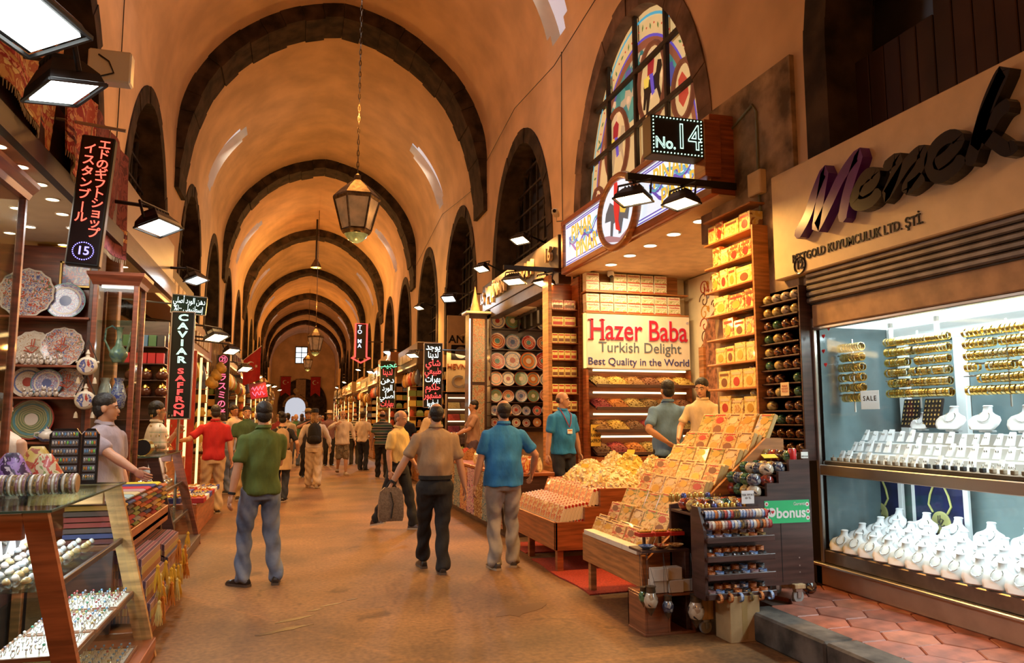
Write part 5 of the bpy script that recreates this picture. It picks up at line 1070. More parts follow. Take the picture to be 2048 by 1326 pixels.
# corner shelf of boxed tea beside the big sign
t = thing('corner_shelf', 'narrow wooden corner shelf of small yellow cartons', 'shelf', (3.9, 11.25, 1.4)); part('back_board', MB().box(0, .46, .25, .28, -1.4, 2.4), CHERRY, t); part('side_board', MB().cb(.44, .5, -.05, .28, -1.4, 2.5, .006), CHERRY, t); part('side_board', MB().cb(-.06, 0, -.02, .28, -1.4, 2.5, .006), OAK, t)
ty = 0
for k in range(8):
    z = .05 + .27 * k; part('shelf', MB().cb(0, .44, -.03, .25, z, z + .016, .003), CHERRY, t)
    for j in range(4 if k < 6 else 2):
        w_ = .10 if k < 6 else .2; g = thing('tea_carton', 'yellow tea carton, %s from left, %s shelf of the narrow corner shelf' % (od(j), od(7 - k)), 'carton', (3.955 + (w_ + .006) * j + (0 if k < 6 else .05), 11.27, 1.4 + z + .017), group='tea cartons on the corner shelf')
        part('carton', MB().cb(-w_/2, w_/2, -.02, .1, 0, .15, .003), GB[0] if k != 7 else GB[1], g); part('picture_patch', MB().box(-w_*.4, w_*.4, -.022, -.02, .02, .07), (REDL, BRNL)[k % 2], g); part('title_bar', MB().box(-w_*.4, w_*.4, -.022, -.02, .115, .135), REDL, g)
# long counter in front of the plate shop
t = thing('market_counter', 'long counter with hanging cloths in front of the plate shop', 'counter', (2.75, 10.0, 0)); part('top', MB().cb(0, .75, 0, 5.2, .82, .87, .006), CHERRY, t); part('body', MB().box(.08, .7, .05, 5.15, 0, .82), DKBR, t)
CL = [pattern('cloth_%d' % i, c, 22, 'noise', .9, 0) for i, c in enumerate((((.35,.06,.05), (.5,.3,.1), (.2,.03,.06)), ((.06,.14,.18), (.3,.28,.2), (.03,.08,.1)), ((.42,.3,.12), (.2,.08,.03), (.5,.42,.25)), ((.35,.1,.2), (.5,.35,.3), (.12,.04,.1))))]
def cloth(lab, loc, w_, h, m_, rz, nm='hanging_cloth', cat='cloth', fr=None):
    N = 14; fn = lambda u, z: (-.018 * sin(u * 21 + z * 3) * (1 - z / (h + .01)) - .012 * sin(u * 47 + z * 9))
    P = [[(u / N * w_ - w_/2, fn(u / N * w_, v / 4 * h), v / 4 * h) for u in range(N + 1)] for v in range(5)]
    mb = MB(); vs = [p for r in P for p in r] + [(p[0], p[1] + .006, p[2]) for r in P for p in r]; n = (N + 1) * 5; fs = []
    for v in range(4):
        for u in range(N):
            a = v * (N + 1) + u; fs += [(a, a + 1, a + N + 2, a + N + 1), (a + n, a + n + N + 1, a + n + N + 2, a + n + 1)]
    mb.add(vs, fs)
    o = single(nm, mb, m_, lab, cat, loc, rz, smooth=60)
    return o
for k in range(9): cloth('patterned cloth hanging on the long counter front, %s from the near end' % od(k), (2.735, 10.3 + .52 * k, .12), .5, .70, CL[k % 4], -pi/2)
PKT = [pattern('packet_%d' % i, c, 9, 'noise', .15, .8) for i, c in enumerate((((.75,.5,.12), (.85,.68,.3), (.5,.2,.05)), ((.7,.4,.1), (.55,.1,.04), (.82,.66,.34)), ((.82,.7,.4), (.6,.42,.2), (.8,.6,.2))))]
pk = [MB().rings([[(.07 * a, -.035 * b_, z), (.07 * a, .035 * b_, z), (-.07 * a, .035 * b_, z), (-.07 * a, -.035 * b_, z)] for a, b_, z in ((1, .5, 0), (1, 1.1, .04), (.95, 1, .12), (.9, .5, .17), (1, .1, .2))]).mesh('spice_packet', m_, 40) for m_ in PKT]
for k in range(3):
    for j in range(13): single('spice_packet', pk[(k + j) % 3], None, 'shiny packet of spices, %s from near end in the %s row of the long counter' % (od(j), ('front', 'middle', 'back')[k]), 'packet', (2.90 + .2 * k, 10.15 + .17 * j + random.uniform(-.02, .02), .871), random.uniform(-2, -1.2), group='spice packets on the long counter')
for k in range(3):
    t = thing('carton_stack', 'stack of red striped cartons on the long counter, %s from the near end' % od(k), 'cartons', (3.3, 12.45 + .32 * k, .871))
    for q in range(5): part('carton', MB().cb(-.1, .1, -.13, .13, .045 * q, .045 * q + .042, .003), (PR[2], WT)[q % 2], t)
for k in range(4): heap(('brown', 'red', 'green', 'golden')[k] + ' heap of ground spice on the far end of the long counter', (3.12, 13.5 + .45 * k, .87), .2, .2, .2, [spice('ground%d' % k, ((.3,.12,.03), (.45,.06,.02), (.2,.25,.04), (.6,.35,.05))[k], ((.2,.08,.02), (.3,.04,.02), (.12,.16,.03), (.45,.25,.03))[k])], 60, .02, 'spice', 'spice_heap', 40 + k)
area((4.9, 14.9, 3.9), (4.7, 16.4, 2.2), 60, (1, .62, .26), 1.4, 2.5)
# ---- caviar panel in the next shop and its neon
t = thing('caviar_panel', 'cream shop panel lettered with raised caviar letters', 'sign', (4.12, 21.0, 2.35)); part('board', MB().cb(0, 1.5, 0, .06, 0, 2.2, .01), CREAM, t)
text('ANIA', .32, BLKL, t, (.42, -.01, 1.5), '-y', .02, off=.004); text('HEVNUGA', .22, flat('letter_rust', (.35, .08, .03), .4), t, (.52, -.01, .72), '-y', .02); text('CAV', .50, flat('letter_silver', (.4, .4, .45), .3, metal=.6), t, (.62, -.01, .28), '-y', .03, off=.008); part('logo_plate', MB().cb(.12, .68, -.02, 0, .92, 1.35, .01), BLKL, t); part('logo_disc', MB().lathe([(.02, -.03), (.17, -.03), (.17, -.02)], 20, (.4, 0, 1.13), 'y'), flat('letter_silver'), t)
t = thing('spice_shelf', 'lit shelf of coloured spice trays under the caviar panel', 'spice rack', (4.12, 20.9, .9)); part('body', MB().box(0, 1.4, .05, .3, -.9, 1.4), DKBR, t)
for r in range(4):
    part('strip_light', MB().box(.03, 1.37, -.02, .03, .28 + .33 * r, .31 + .33 * r), LIT, t)
    for j in range(4): part('spice_tray', MB().prism([(-.12, 0), (.05, 0), (.05, .2), (.0, .19)], .03 + .34 * j, .35 + .34 * j, 'x').v and MB().add([(.03 + .34 * j + a, b_, c + .33 * r) for a in (0, .32) for b_, c in ((-.14, 0), (.05, 0), (.05, .17), (-.02, .15))], [(0,1,2,3), (7,6,5,4), (0,4,5,1), (1,5,6,2), (2,6,7,3), (3,7,4,0)]), spice(*(SPC + [('green henna', (.20,.34,.03), (.10,.2,.02)), ('chilli', (.5,.05,.02), (.3,.02,.01)), ('curry', (.7,.45,.05), (.5,.3,.03))])[(r * 5 + j * 3 + (9 if r == 3 else 0)) % 12]), t)
NW, NR, NGN = glow('neon_white', (.85, 1.0, .95), 2.0), glow('neon_red', (1.0, .07, .06), 2.2), glow('neon_green', (.2, .9, .5), 1.6)
def arabic_sign(nm, loc, w_, h, rows, size, lab):
    t = thing(nm, lab, 'neon sign', loc); part('case', MB().cb(-w_/2, w_/2, 0, .12, 0, h, .01), mat('sign_black_green', (.01, .018, .016), .3), t)
    fr = MB(); c = [(-w_/2, 0), (w_/2, 0), (w_/2, h), (-w_/2, h)]
    for a, b_ in zip(c, c[1:] + c[:1]): fr.bar((a[0], -.005, a[1]), (b_[0], -.005, b_[1]), .012, n=4)
    part('rim', fr, STEEL, t); n = len(rows)
    for k, (tx, m_) in enumerate(rows): text(shape_ar(tx), size, m_, t, (0, -.008, h - h * (k + .5) / n), '-y', .003, off=.002, sx=min(.95, 3.6 / len(tx)))
    part('bracket_arm', MB().bar((w_/2, .06, h * .9), (4.47 - loc[0], .06, h * .9), .02, n=5), BLACK, t); return t
arabic_sign('neon_sign', (3.28, 18.5, 1.88), .46, 1.6, [('يوجد', NW), ('لدينا', NW), ('شاي', NR), ('طبيعي', NR), ('بهرات', NW), ('حلكوم', NR), ('مشهور', NR), ('ابوفروا', NW)], .22, 'tall black neon sign with white and red arabic words by the caviar panel')
arabic_sign('neon_sign', (3.3, 28.3, 2.0), .55, 1.75, [('عجيب', NGN), ('لدينا', NR), ('دهن', NW), ('الورد', NW), ('أصلي', NW), ('بهارات', NR)], .30, 'smaller distant neon sign with green, red and white arabic words')
t = thing('arrow_sign', 'red neon arrow sign with blue white vertical letters high on the right', 'neon sign', (3.3, 40.7, 4.7)); part('case', MB().cb(-.3, .3, 0, .15, .1, 1.95, .01), BLACK, t)
part('neon_outline', MB().tube([(-.3, -.03, .15), (-.3, -.03, 1.95), (.3, -.03, 1.95), (.3, -.03, .15)], .045, 6), NR, t); part('arrow_head', MB().tube([(-.3, -.03, .15), (-.5, -.03, .12), (0, -.03, -.15), (.5, -.03, .12), (.3, -.03, .15)], .045, 6), NR, t)
for k, c in enumerate('TO MA'): 
    if c != ' ': text(c, .29, glow('neon_blue_white', (.6, .75, 1.0), 2.5), t, (-.08, -.04, 1.75 - .25 * k), '-y', .003, off=.004)
part('bracket_arm', MB().bar((.3, .08, 1.0), (1.17, .08, 1.0), .03, n=5), BLACK, t)
# ================================================================ left side: souvenir shop, cases and signs
CHW = wood('red_mahogany', (.24, .06, .025), .35); LOAK = wood('light_oak', (.60, .32, .11), .4)
# shop canopy with downlights
t = thing('shop_canopy', 'cream shop ceiling with round downlights over the plate display', 'canopy', (-1.7, 8.0, 3.3)); part('ceiling_board', MB().box(-2.4, 0, -5, 0, 0, .08), mat('canopy_cream', (.62, .58, .48), .6, var=.04), t); part('edge_strip', MB().box(-.02, .04, -5, .05, -.02, .12), BLACK, t)
part('fascia', MB().cb(-.1, .0, -5, .0, .1, .55, .01), DKBR, t)
for k, (x, y) in enumerate(((-1.82, 5.2), (-1.82, 5.6), (-1.82, 6.0), (-1.85, 6.4), (-1.9, 6.85), (-1.95, 7.35), (-2.15, 5.6), (-2.15, 6.15), (-2.2, 6.75), (-2.3, 7.4), (-2.5, 6.3), (-2.5, 7.0), (-2.55, 7.7))):
    d = part('downlight', MB().lathe([(.045, -.008), (.055, -.006), (.055, 0), (.045, 0)], 14, (x + 1.7, y - 8, 0), cap=False), WHITE_P, t); part('lens', MB().lathe([(.002, -.004), (.046, -.004)], 14, (x + 1.7, y - 8, 0)), DL, d)
area((-2.2, 6.6, 3.25), (-2.2, 6.9, 0), 52, WHITE, .8, 2.4)
# wall of plates facing up the aisle
t = thing('plate_wall', 'mahogany shelf wall of the left shop carrying big decorated plates', 'shelves', (-1.92, 8.0, 0)); part('back_board', MB().box(-1.6, .0, .22, .26, .5, 3.3), CHW, t); part('end_post', MB().cb(-.02, .05, -.02, .26, 0, 3.3, .006), DKBR, t)
for z in (2.575, 2.115, 1.815, 1.40, 1.15): part('shelf', MB().cb(-1.6, 0, -.05, .22, z - .022, z, .004), CHW, t)
for k, (x, z, r, i, sc_, lb) in enumerate(((-2.50, 2.576, .235, 0, True, 'largest scalloped flowered plate on the top shelf of the plate wall'), (-2.17, 2.576, .175, 3, False, 'round blue calligraphy plate beside the largest plate'), (-2.86, 2.576, .17, 4, True, 'partly hidden plate at the left edge of the top shelf'),
    (-2.42, 2.116, .165, 4, True, 'grey rimmed plate with red script on the middle shelf'), (-2.16, 2.116, .185, 0, True, 'scalloped plate with red monogram on the middle shelf'), (-2.44, 1.816, .145, 4, False, 'pale script plate on the lower shelf'), (-2.27, 1.816, .135, 3, False, 'plain blue plate between two others on the lower shelf'), (-2.10, 1.816, .14, 0, True, 'patterned plate with arabic script on the lower shelf'), (-2.38, 1.42, .19, 6, False, 'green plate with pale flowers behind the teapot'))):
    p = plate((x, 8.0 + .05 + .03 * (k % 2), z), r, i, lb, 'plates on the mahogany wall', -.12, sc_)
    if k in (4, 7, 3): part('monogram', MB().tube([(-.06, -.035, r - .03), (.02, -.04, r - .05), (.06, -.04, r), (0, -.04, r + .02), (-.05, -.04, r), (.01, -.04, r - .06)], .006, 5).bar((.0, -.04, r), (.0, -.035, r + .08), .005, n=5).bar((.018, -.04, r), (.022, -.035, r + .085), .005, n=5), flat('scroll_red'), p)
def cat_fig():
    t = thing('cat_figurine', 'x', 'figurine', (0, 0, -5)); mb = MB(); mb.sph((0, 0, .03), (.026, .022, .032), 8, 6); part('body', mb, pattern('cat_paint', ((.70,.62,.5), (.72,.66,.55), (.25,.15,.1), (.7,.6,.5), (.1,.12,.2)), 40, 'noise', .2, .5), t, 60)
    h = MB(); h.sph((0, -.008, .068), .019, 8, 6); 
    for s_ in (-1, 1): h.lathe([(.007, 0), (.0005, .016)], 5, (.011 * s_, -.006, .082))
    part('head', h, MT['cat_paint'], t, 60); return t
cf = cat_fig(); fst = True
for k in range(15):
    x, z, nm = [(-2.56 + .052 * k, 2.117, 'middle'), (-2.42 + .052 * (k - 9), 1.817, 'lower')][k >= 9]; loc = (x, 7.97, z); lb = 'small painted cat figurine, %s from left on the %s plate shelf' % (od(k if k < 9 else k - 9), nm)
    if fst: cf.location = loc; tag(cf, lb, None, 'cat figurines before the plates'); fst = False
    else: dup(cf, loc, random.uniform(-.7, .7), lb, 'cat figurines before the plates', sc=random.uniform(.85, 1.15))
t = thing('framed_tile', 'gold framed tile picture at the top of the plate wall', 'picture', (-2.11, 8.19, 3.02))
for a in ((-.145, .145, -.13, -.105), (-.145, .145, .105, .13), (-.145, -.12, -.13, .13), (.12, .145, -.13, .13)): part('frame_member', MB().cb(a[0], a[1], -.03, .0, a[2], a[3], .005), mat('gilt_frame', (.50, .33, .10), .35, metal=.6), t)
part('tile', MB().box(-.12, .12, -.012, 0, -.105, .105), pattern('iznik_tile', ((.55,.5,.42), (.1,.1,.25), (.4,.06,.04), (.55,.5,.42)), 14, 'noise', .2, .4), t)
for k, (x, c) in enumerate(((-2.62, 6), (-2.45, 0), (-2.28, 5), (-2.1, 3))): single('painted_jar', MB().lathe([(.05, 0), (.075, .01), (.08, .05), (.07, .10), (.075, .11), (.06, .11)], 14).mesh('painted_jar', PLT[c], 50), None, '%s painted bowl on the low plate wall shelf, %s from left' % (PNM[c], od(k)), 'bowl', (x, 7.98, 1.151), group='painted bowls on the low shelf')
t = thing('teapot', 'white and blue teapot on the plate wall', 'teapot', (-2.2, 7.93, 1.401)); part('pot', MB().lathe([(.03, 0), (.055, .01), (.075, .05), (.06, .09), (.03, .105)], 14), pattern('teapot_glaze', ((.7,.64,.55), (.15,.2,.4), (.7,.64,.55)), 30, 'vor', .2, .5), t, 60); part('lid', MB().lathe([(.032, .104), (.028, .115), (.008, .12), (.012, .135), (.002, .142)], 12), MT['teapot_glaze'], t, 60); part('spout', MB().tube([(.06, 0, .04), (.09, 0, .06), (.105, 0, .09)], [.015, .01, .008], 7), MT['teapot_glaze'], t, 60); part('handle', MB().tube([(-.055, 0, .085), (-.10, 0, .08), (-.105, 0, .05), (-.065, 0, .03)], .008, 6), MT['teapot_glaze'], t, 60)
# near glass cabinet at the picture edge and tall cabinet with ewer
def cabinet(nm, lab, loc, w_, d, h, sub):
    t = thing(nm, lab, 'cabinet', loc)
    for x in (0, w_ - .045):
        for y in (0, d - .045): part('post', MB().cb(x, x + .045, y, y + .045, 0, h, .005), sub, t)
    part('plinth', MB().cb(-.01, w_ + .01, -.01, d + .01, 0, .75, .006), sub, t); part('cornice', MB().rings([[(-a, -a, z), (w_ + a, -a, z), (w_ + a, d + a, z), (-a, d + a, z)] for a, z in ((.005, h - .02), (.02, h + .02), (.05, h + .07), (.055, h + .10))]), sub, t)
    part('pane', MB().box(.04, w_ - .04, .018, .022, .75, h - .03), GL, t); part('pane', MB().box(w_ - .024, w_ - .02, .04, d - .04, .75, h - .03), GL, t)
    for z in (1.25, 1.7, 2.15, 2.55):
        if z < h - .2: part('glass_shelf', MB().box(.02, w_ - .02, .03, d - .02, z, z + .008), glass('shelf_glass', (.82, .95, .93), .05), t)
    part('lamp_strip', MB().box(.06, w_ - .06, .06, .09, h - .04, h - .02), glow('strip_white'if 'strip_white' in MT else 'strip_white', (1, .9, .75), 3), t)
    return t
cabinet('display_cabinet', 'mahogany glass cabinet cut off by the left picture edge', (-2.35, 5.0, 0), .55, .72, 3.12, CHW)
cabinet('display_cabinet', 'tall mahogany glass cabinet holding a ewer and blue vases', (-1.90, 7.95, 0), .40, .40, 2.92, CHW)
EW = pattern('ewer_glaze', ((.18,.25,.16), (.30,.36,.26), (.12,.2,.2)), 30, 'vor', .15, .6); BLV = pattern('blue_vase', ((.08,.09,.35), (.4,.4,.5), (.12,.12,.45)), 24, 'noise', .15, .6)
t = thing('ewer', 'green long-necked ewer on the upper cabinet shelf', 'ewer', (-1.68, 8.12, 2.158)); part('body', MB().lathe([(.05, 0), (.055, .01), (.085, .07), (.08, .11), (.035, .17), (.022, .25), (.03, .33), (.04, .35)], 14), EW, t, 60); part('handle', MB().tube([(-.07, 0, .1), (-.13, 0, .22), (-.12, 0, .33), (-.07, 0, .36), (-.03, 0, .33)], .011, 6), EW, t, 60); part('spout', MB().tube([(.07, 0, .1), (.09, 0, .2), (.10, 0, .3), (.14, 0, .33)], [.014, .011, .009, .008], 6), EW, t, 60)
for k, (x, z, m_, lb) in enumerate(((-1.66, 1.708, BLV, 'blue and white vase below the ewer'), (-1.78, 1.708, PLT[4], 'cream vase left of the blue and white vase'), (-1.74, 1.258, BLV, 'large deep blue vase low in the tall cabinet'))): single('vase', MB().lathe([(.04, 0), (.06, .02), (.075, .12), (.05, .22), (.035, .26), (.05, .30)], 14).mesh('vase', m_, 60), None, lb, 'vase', (x, 8.12, z))
# hanging flasks with tassels
for k, z in enumerate((2.02, 1.70)):
    t = thing('hanging_flask', ('upper' if k == 0 else 'lower') + ' round ceramic flask hanging on a black cord with tassels', 'flask', (-1.885, 7.86, z)); part('disc', MB().lathe([(.02, -.03), (.075, -.03), (.088, -.015), (.088, .015), (.07, .025)], 20, (0, 0, .085), 'y'), flat('bone_glaze', (.62, .52, .38), .25), t, 50); part('medallion', MB().lathe([(.002, -.034), (.062, -.034), (.066, -.028)], 20, (0, 0, .085), 'y'), PLT[0], t); part('neck', MB().lathe([(.02, .17), (.014, .19), (.022, .2), (.012, .22), (.006, .24)], 10), MT['bone_glaze'], t, 50)
    for s_ in (-1, 1): part('lug', MB().sph((.088 * s_, 0, .12), .014, 7, 5), MT['bone_glaze'], t, 60); part('cord', MB().bar((.088 * s_, 0, .12), (.0, 0, .33), .005, n=4), BLACK, t); part('tassel', MB().lathe([(.004, 0), (.014, -.02), (.02, -.06)], 8, (.07 * s_, 0, -.02)), MT['bone_glaze'], t)
# vertical red and blue LED sign
t = thing('led_sign', 'tall black LED sign with red japanese letters and a blue number 15', 'sign', (-1.47, 5.8, 2.68), rot=(0, radians(3.5), 0)); part('case', MB().cb(-.11, .11, 0, .08, 0, .95, .01), BLACK, t); part('bezel', MB().box(-.095, .095, -.004, 0, .02, .93), flat('sign_face', (.02, .006, .006), .25), t); part('top_pole', MB().bar((-.40, .04, 1.05), (.16, .04, 1.03), .012, n=6), STEEL, t)
for x in (-.06, .06): part('hook', MB().bar((x, .04, .94), (x, .04, 1.04), .004, n=4), STEEL, t)
LR = glow('led_red', (1.0, .10, .06), 3.0); LBu = glow('led_blue', (.25, .22, 1.0), 3.5)
for k, c in enumerate('エドのギフトショップ'): text(c, .082, LR, t, (.048, -.006, .885 - .072 * k), '-y', .002, off=.0008, sx=1.05)
for k, c in enumerate('イスタンブ|ル'): text(c, .082, LR, t, (-.042, -.006, .845 - .084 * k), '-y', .002, off=.0008, sx=1.05)
text('15', .085, LBu, t, (0, -.006, .105), '-y', .002, off=.001); dm2 = MB().sph((0, 0, 0), .0045, 5, 4).mesh('led_dot', LBu)
for k in range(28): part('led_dot', dm2, None, t, loc=(.066 * cos(2*pi*k/28), -.006, .105 + .062 * sin(2*pi*k/28)))
# rugs hung over the fascia
RUGM = [pattern('rug_%d' % i, c, 7, 'noise', .95, 0) for i, c in enumerate((((0.80,0.53,0.19), (0.67,0.38,0.13), (0.48,0.14,0.06), (0.80,0.64,0.29)), ((0.54,0.10,0.06), (0.72,0.32,0.16), (0.42,0.05,0.05), (0.80,0.48,0.26)), ((0.16,0.03,0.04), (0.26,0.06,0.06), (0.11,0.02,0.03))))]
for k, (y, w_, z, h, lb, x) in enumerate(((5.15, 1.1, 3.50, .75, 'yellow patterned rug hanging below the corner floodlights', -1.66), (6.15, .85, 3.46, .70, 'red bordered rug hanging left of the LED sign', -1.64), (7.35, 1.3, 3.2, 1.0, 'dark red rug hanging behind the LED sign', -1.69))):
    N = 12; t = thing('hanging_rug', lb, 'rug', (x, y, z)); mb = MB(); g = lambda u, v: (.05 * sin(u * 5 + k) * (1 - v) + .02 * sin(u * 13), (u - .5) * w_, v * h + .10 * (u - .5) ** 2 * (1 - v) - .07 * (1 - v) * u)
    vs = [g(u / N, v / 5) for v in range(6) for u in range(N + 1)]; n = len(vs); vs += [(p[0] + .012, p[1], p[2]) for p in vs]; fs = []
    for v in range(5):
        for u in range(N): a = v * (N + 1) + u; fs += [(a, a + 1, a + N + 2, a + N + 1), (a + n, a + n + N + 1, a + n + N + 2, a + n + 1)]
    part('rug_cloth', mb.add(vs, fs), RUGM[k], t, 60); b_ = MB()
    for v in (.16, .24): b_.rings([[(g(u / N, v)[0] + .014, *g(u / N, v)[1:]), (g(u / N, v)[0] + .016, *g(u / N, v + .035)[1:]), (g(u / N, v)[0] + .012, *g(u / N, v + .035)[1:])] for u in range(N + 1)])
    part('border_band', b_, RUGM[(k + 1) % 3], t)
    f = MB()
    for q in range(44): p = g(q / 43, 0); f.bar((p[0] + .006, p[1], p[2]), (p[0] + .006, p[1] + random.uniform(-.01, .01), p[2] - .045), .004, .002, 4)
    part('fringe', f, flat('fringe_cream', (.5, .4, .25), .9), t, kind='stuff')
# speaker-like white box under the corner lamps and pole cameras
t = thing('ballast_box', 'white ballast box with a dangling wire beside the corner floodlights', 'electrical box', (-1.15, 4.9, 3.75)); part('box', MB().cb(-.12, .12, -.05, .05, -.1, .1, .01), WHITE_P, t); part('wire', MB().tube([(-.06, -.055, .06), (0, -.06, .02), (.03, -.06, -.05), (-.05, -.055, -.08)], .005, 5), BLACK, t); part('bracket_arm', MB().bar((-.12, 0, 0), (-1.63, 0, .05), .012, n=5), BLACK, t)
# ---- near jewellery case with sloping front
def case(lab, y0, y1, xt, xb, H, back, sub, inner):
    t = thing('jewellery_case', lab, 'display case', (0, y0, 0)); L = y1 - y0; f = lambda z: xb + (xt - xb) * z / H
    for y in (0, L - .05):
        part('front_post', MB().add([(f(z) - d, y + e, z) for z in (0, H) for d in (0, .11) for e in (0, .05)], [(0,1,3,2),(4,6,7,5),(0,4,5,1),(2,3,7,6),(0,2,6,4),(1,5,7,3)]), sub if y == 0 else inner, t)
        part('end_rail', MB().cb(back, xt - .1, y, y + .05, H - .13, H, .004), sub if y == 0 else inner, t); part('back_post', MB().cb(back, back + .06, y, y + .05, 0, H, .004), sub, t)
    part('base', MB().cb(back, xb - .01, 0, L, 0, .12, .005), sub, t); part('front_pane', MB().add([(f(.12) - .03, 0.05, .12), (f(.12) - .03, L - .05, .12), (f(H) - .03, L - .05, H), (f(H) - .03, .05, H)], [(0,1,2,3)]), GL, t)
    part('glass_top', MB().cb(back - .02, xt + .02, -.02, L + .02, H, H + .012, .002), glass('top_glass', (.80, .93, .88), .06), t); ed = MB(); c = [(back - .02, -.02), (xt + .02, -.02), (xt + .02, L + .02), (back - .02, L + .02)]
    for a, b_ in zip(c, c[1:] + c[:1]): ed.bar((*a, H + .006), (*b_, H + .006), .008, n=4)
    part('glass_edge', ed, flat('green_glass_edge', (.06, .12, .09), .2), t)
    for z in (.44, .80): part('glass_shelf', MB().box(back + .02, f(z) - .06, .05, L - .05, z - .02, z), glass('shelf_glass'), t); part('shelf_rail', MB().cb(f(z) - .075, f(z) - .05, .05, L - .05, z - .03, z + .005, .003), DKBR, t)
    return t
case('near wooden jewellery case with sloping glass front and rings inside', 4.2, 5.85, -1.14, -.86, 1.165, -1.75, CHERRY, LOAK)
area((-1.45, 5.0, 1.14), (-1.35, 5.0, 0), 14, COOL, 1.4, .12); area((-1.3, 5.0, .76), (-1.2, 5.0, 0), 7, COOL, 1.4, .1)
TRW = wood('tray_wood', (.30, .12, .05), .4); FELT = mat('cream_felt', (.72, .68, .62), .9, var=.08); 
STN = [flat('stone_%d' % i, c, .12, coat=.6) for i, c in enumerate(((.05,.25,.15), (.15,.3,.5), (.6,.55,.5), (.35,.05,.06), (.3,.25,.3), (.5,.38,.12)))]
def ring_proto(i):
    q = MB(); q.tube([(.009 * cos(2*pi*j/10), 0, .009 * sin(2*pi*j/10) + .012) for j in range(10)], .0016, 4, close=True); q.mi = 1; q.sph((0, 0, .024), (.006, .005, .0045), 7, 4); return q.mesh('ring', [SILVER, STN[i]], 60)
RG = [ring_proto(i) for i in range(6)]; RGN = ['emerald', 'turquoise', 'pearl', 'garnet', 'grey', 'amber']
def tray(lab, loc, w_, d, rows, cols, nm, stone=None, rz=0, tilt=0):
    t = thing('ring_tray', lab, 'tray', loc, rot=(tilt, 0, rz)); part('felt', MB().box(-w_/2, w_/2, -d/2, d/2, 0, .012), FELT, t)
    for a in ((-w_/2 - .012, -w_/2, -d/2 - .012, d/2 + .012), (w_/2, w_/2 + .012, -d/2 - .012, d/2 + .012), (-w_/2, w_/2, -d/2 - .012, -d/2), (-w_/2, w_/2, d/2, d/2 + .012)): part('tray_edge', MB().cb(*a, 0, .022, .002), TRW, t)
    M_ = Matrix.Translation(loc) @ Matrix.Rotation(rz, 4, 'Z') @ Matrix.Rotation(tilt, 4, 'X')
    for r in range(rows):
        for c in range(cols):
            i = stone if stone is not None and random.random() < .8 else random.randrange(6); p = M_ @ Vector((-w_/2 + w_ * (c + .5) / cols, -d/2 + d * (r + .5) / rows, .010))
            o = single('ring', RG[i], None, '%s ring, %s of the %s row in the %s' % (RGN[i], od(c), od(r), nm), 'ring', p, group='rings in the ' + nm, rot=(0, 0, random.uniform(-.5, .5) + pi/2)); o.scale = (1.6,) * 3
tray('front tray of blue stoned rings on the case floor', (-1.1, 5.35, .125), .3, .42, 6, 6, 'floor tray', 1); tray('right ring tray on the lower glass shelf', (-1.19, 5.5, .442), .34, .42, 7, 7, 'right shelf tray'); tray('middle ring tray on the lower glass shelf', (-1.19, 5.0, .442), .34, .46, 8, 7, 'middle shelf tray'); tray('left ring tray on the lower glass shelf', (-1.2, 4.52, .442), .34, .42, 6, 6, 'left shelf tray', 2)
PEARL = [flat('shell_%d' % i, c, .25, coat=.5) for i, c in enumerate(((.66,.6,.52), (.6,.5,.46), (.5,.52,.55), (.55,.42,.2)))]
pm = [MB().rings([[(a * .028 * cos(2*pi*j/8), a * .018 * sin(2*pi*j/8), z) for j in range(8)] for a, z in ((.9, 0), (1.1, .01), (.7, .024), (.2, .03))]).mesh('brooch', m_, 60) for m_ in PEARL]
for r in range(5):
    for c in range(14): i = random.randrange(4); single('brooch', pm[i], None, '%s brooch, %s from near end, %s row on the upper glass shelf' % (('pearl', 'pink shell', 'silver', 'gilt')[i], od(c), od(r)), 'brooch', (-1.60 + .085 * r + random.uniform(-.01, .01), 4.36 + .1 * c + random.uniform(-.02, .02), .802), random.uniform(0, 3), group='brooches on the upper glass shelf')
for k in range(6):
    t = thing('earring_stand', 'white earring stand, %s from near end at the back of the upper case shelf' % od(k), 'stand', (-1.66, 4.5 + .22 * k, .802), -.9); part('panel', MB().prism([(-.03, 0), (.03, 0), (.012, .12), (-.0, .12)], -.05, .05, 'x'), BUSTM, t)
    for q in range(4): part('earring', MB().sph((-.03 + .02 * q, -.022 + .0, .06), (.005, .005, .014), 6, 4), SILVER, t)
t = thing('ceramic_clock', 'white ceramic jug half hidden at the bottom left of the case', 'jug', (-1.62, 4.45, .125)); part('jug_body', MB().lathe([(.05, 0), (.09, .02), (.11, .1), (.08, .18), (.045, .22), (.055, .25)], 16), PEARL[0], t, 60); part('jug_handle', MB().tube([(.08, 0, .16), (.14, 0, .17), (.15, 0, .1), (.10, 0, .06)], .012, 6), PEARL[0], t, 60)
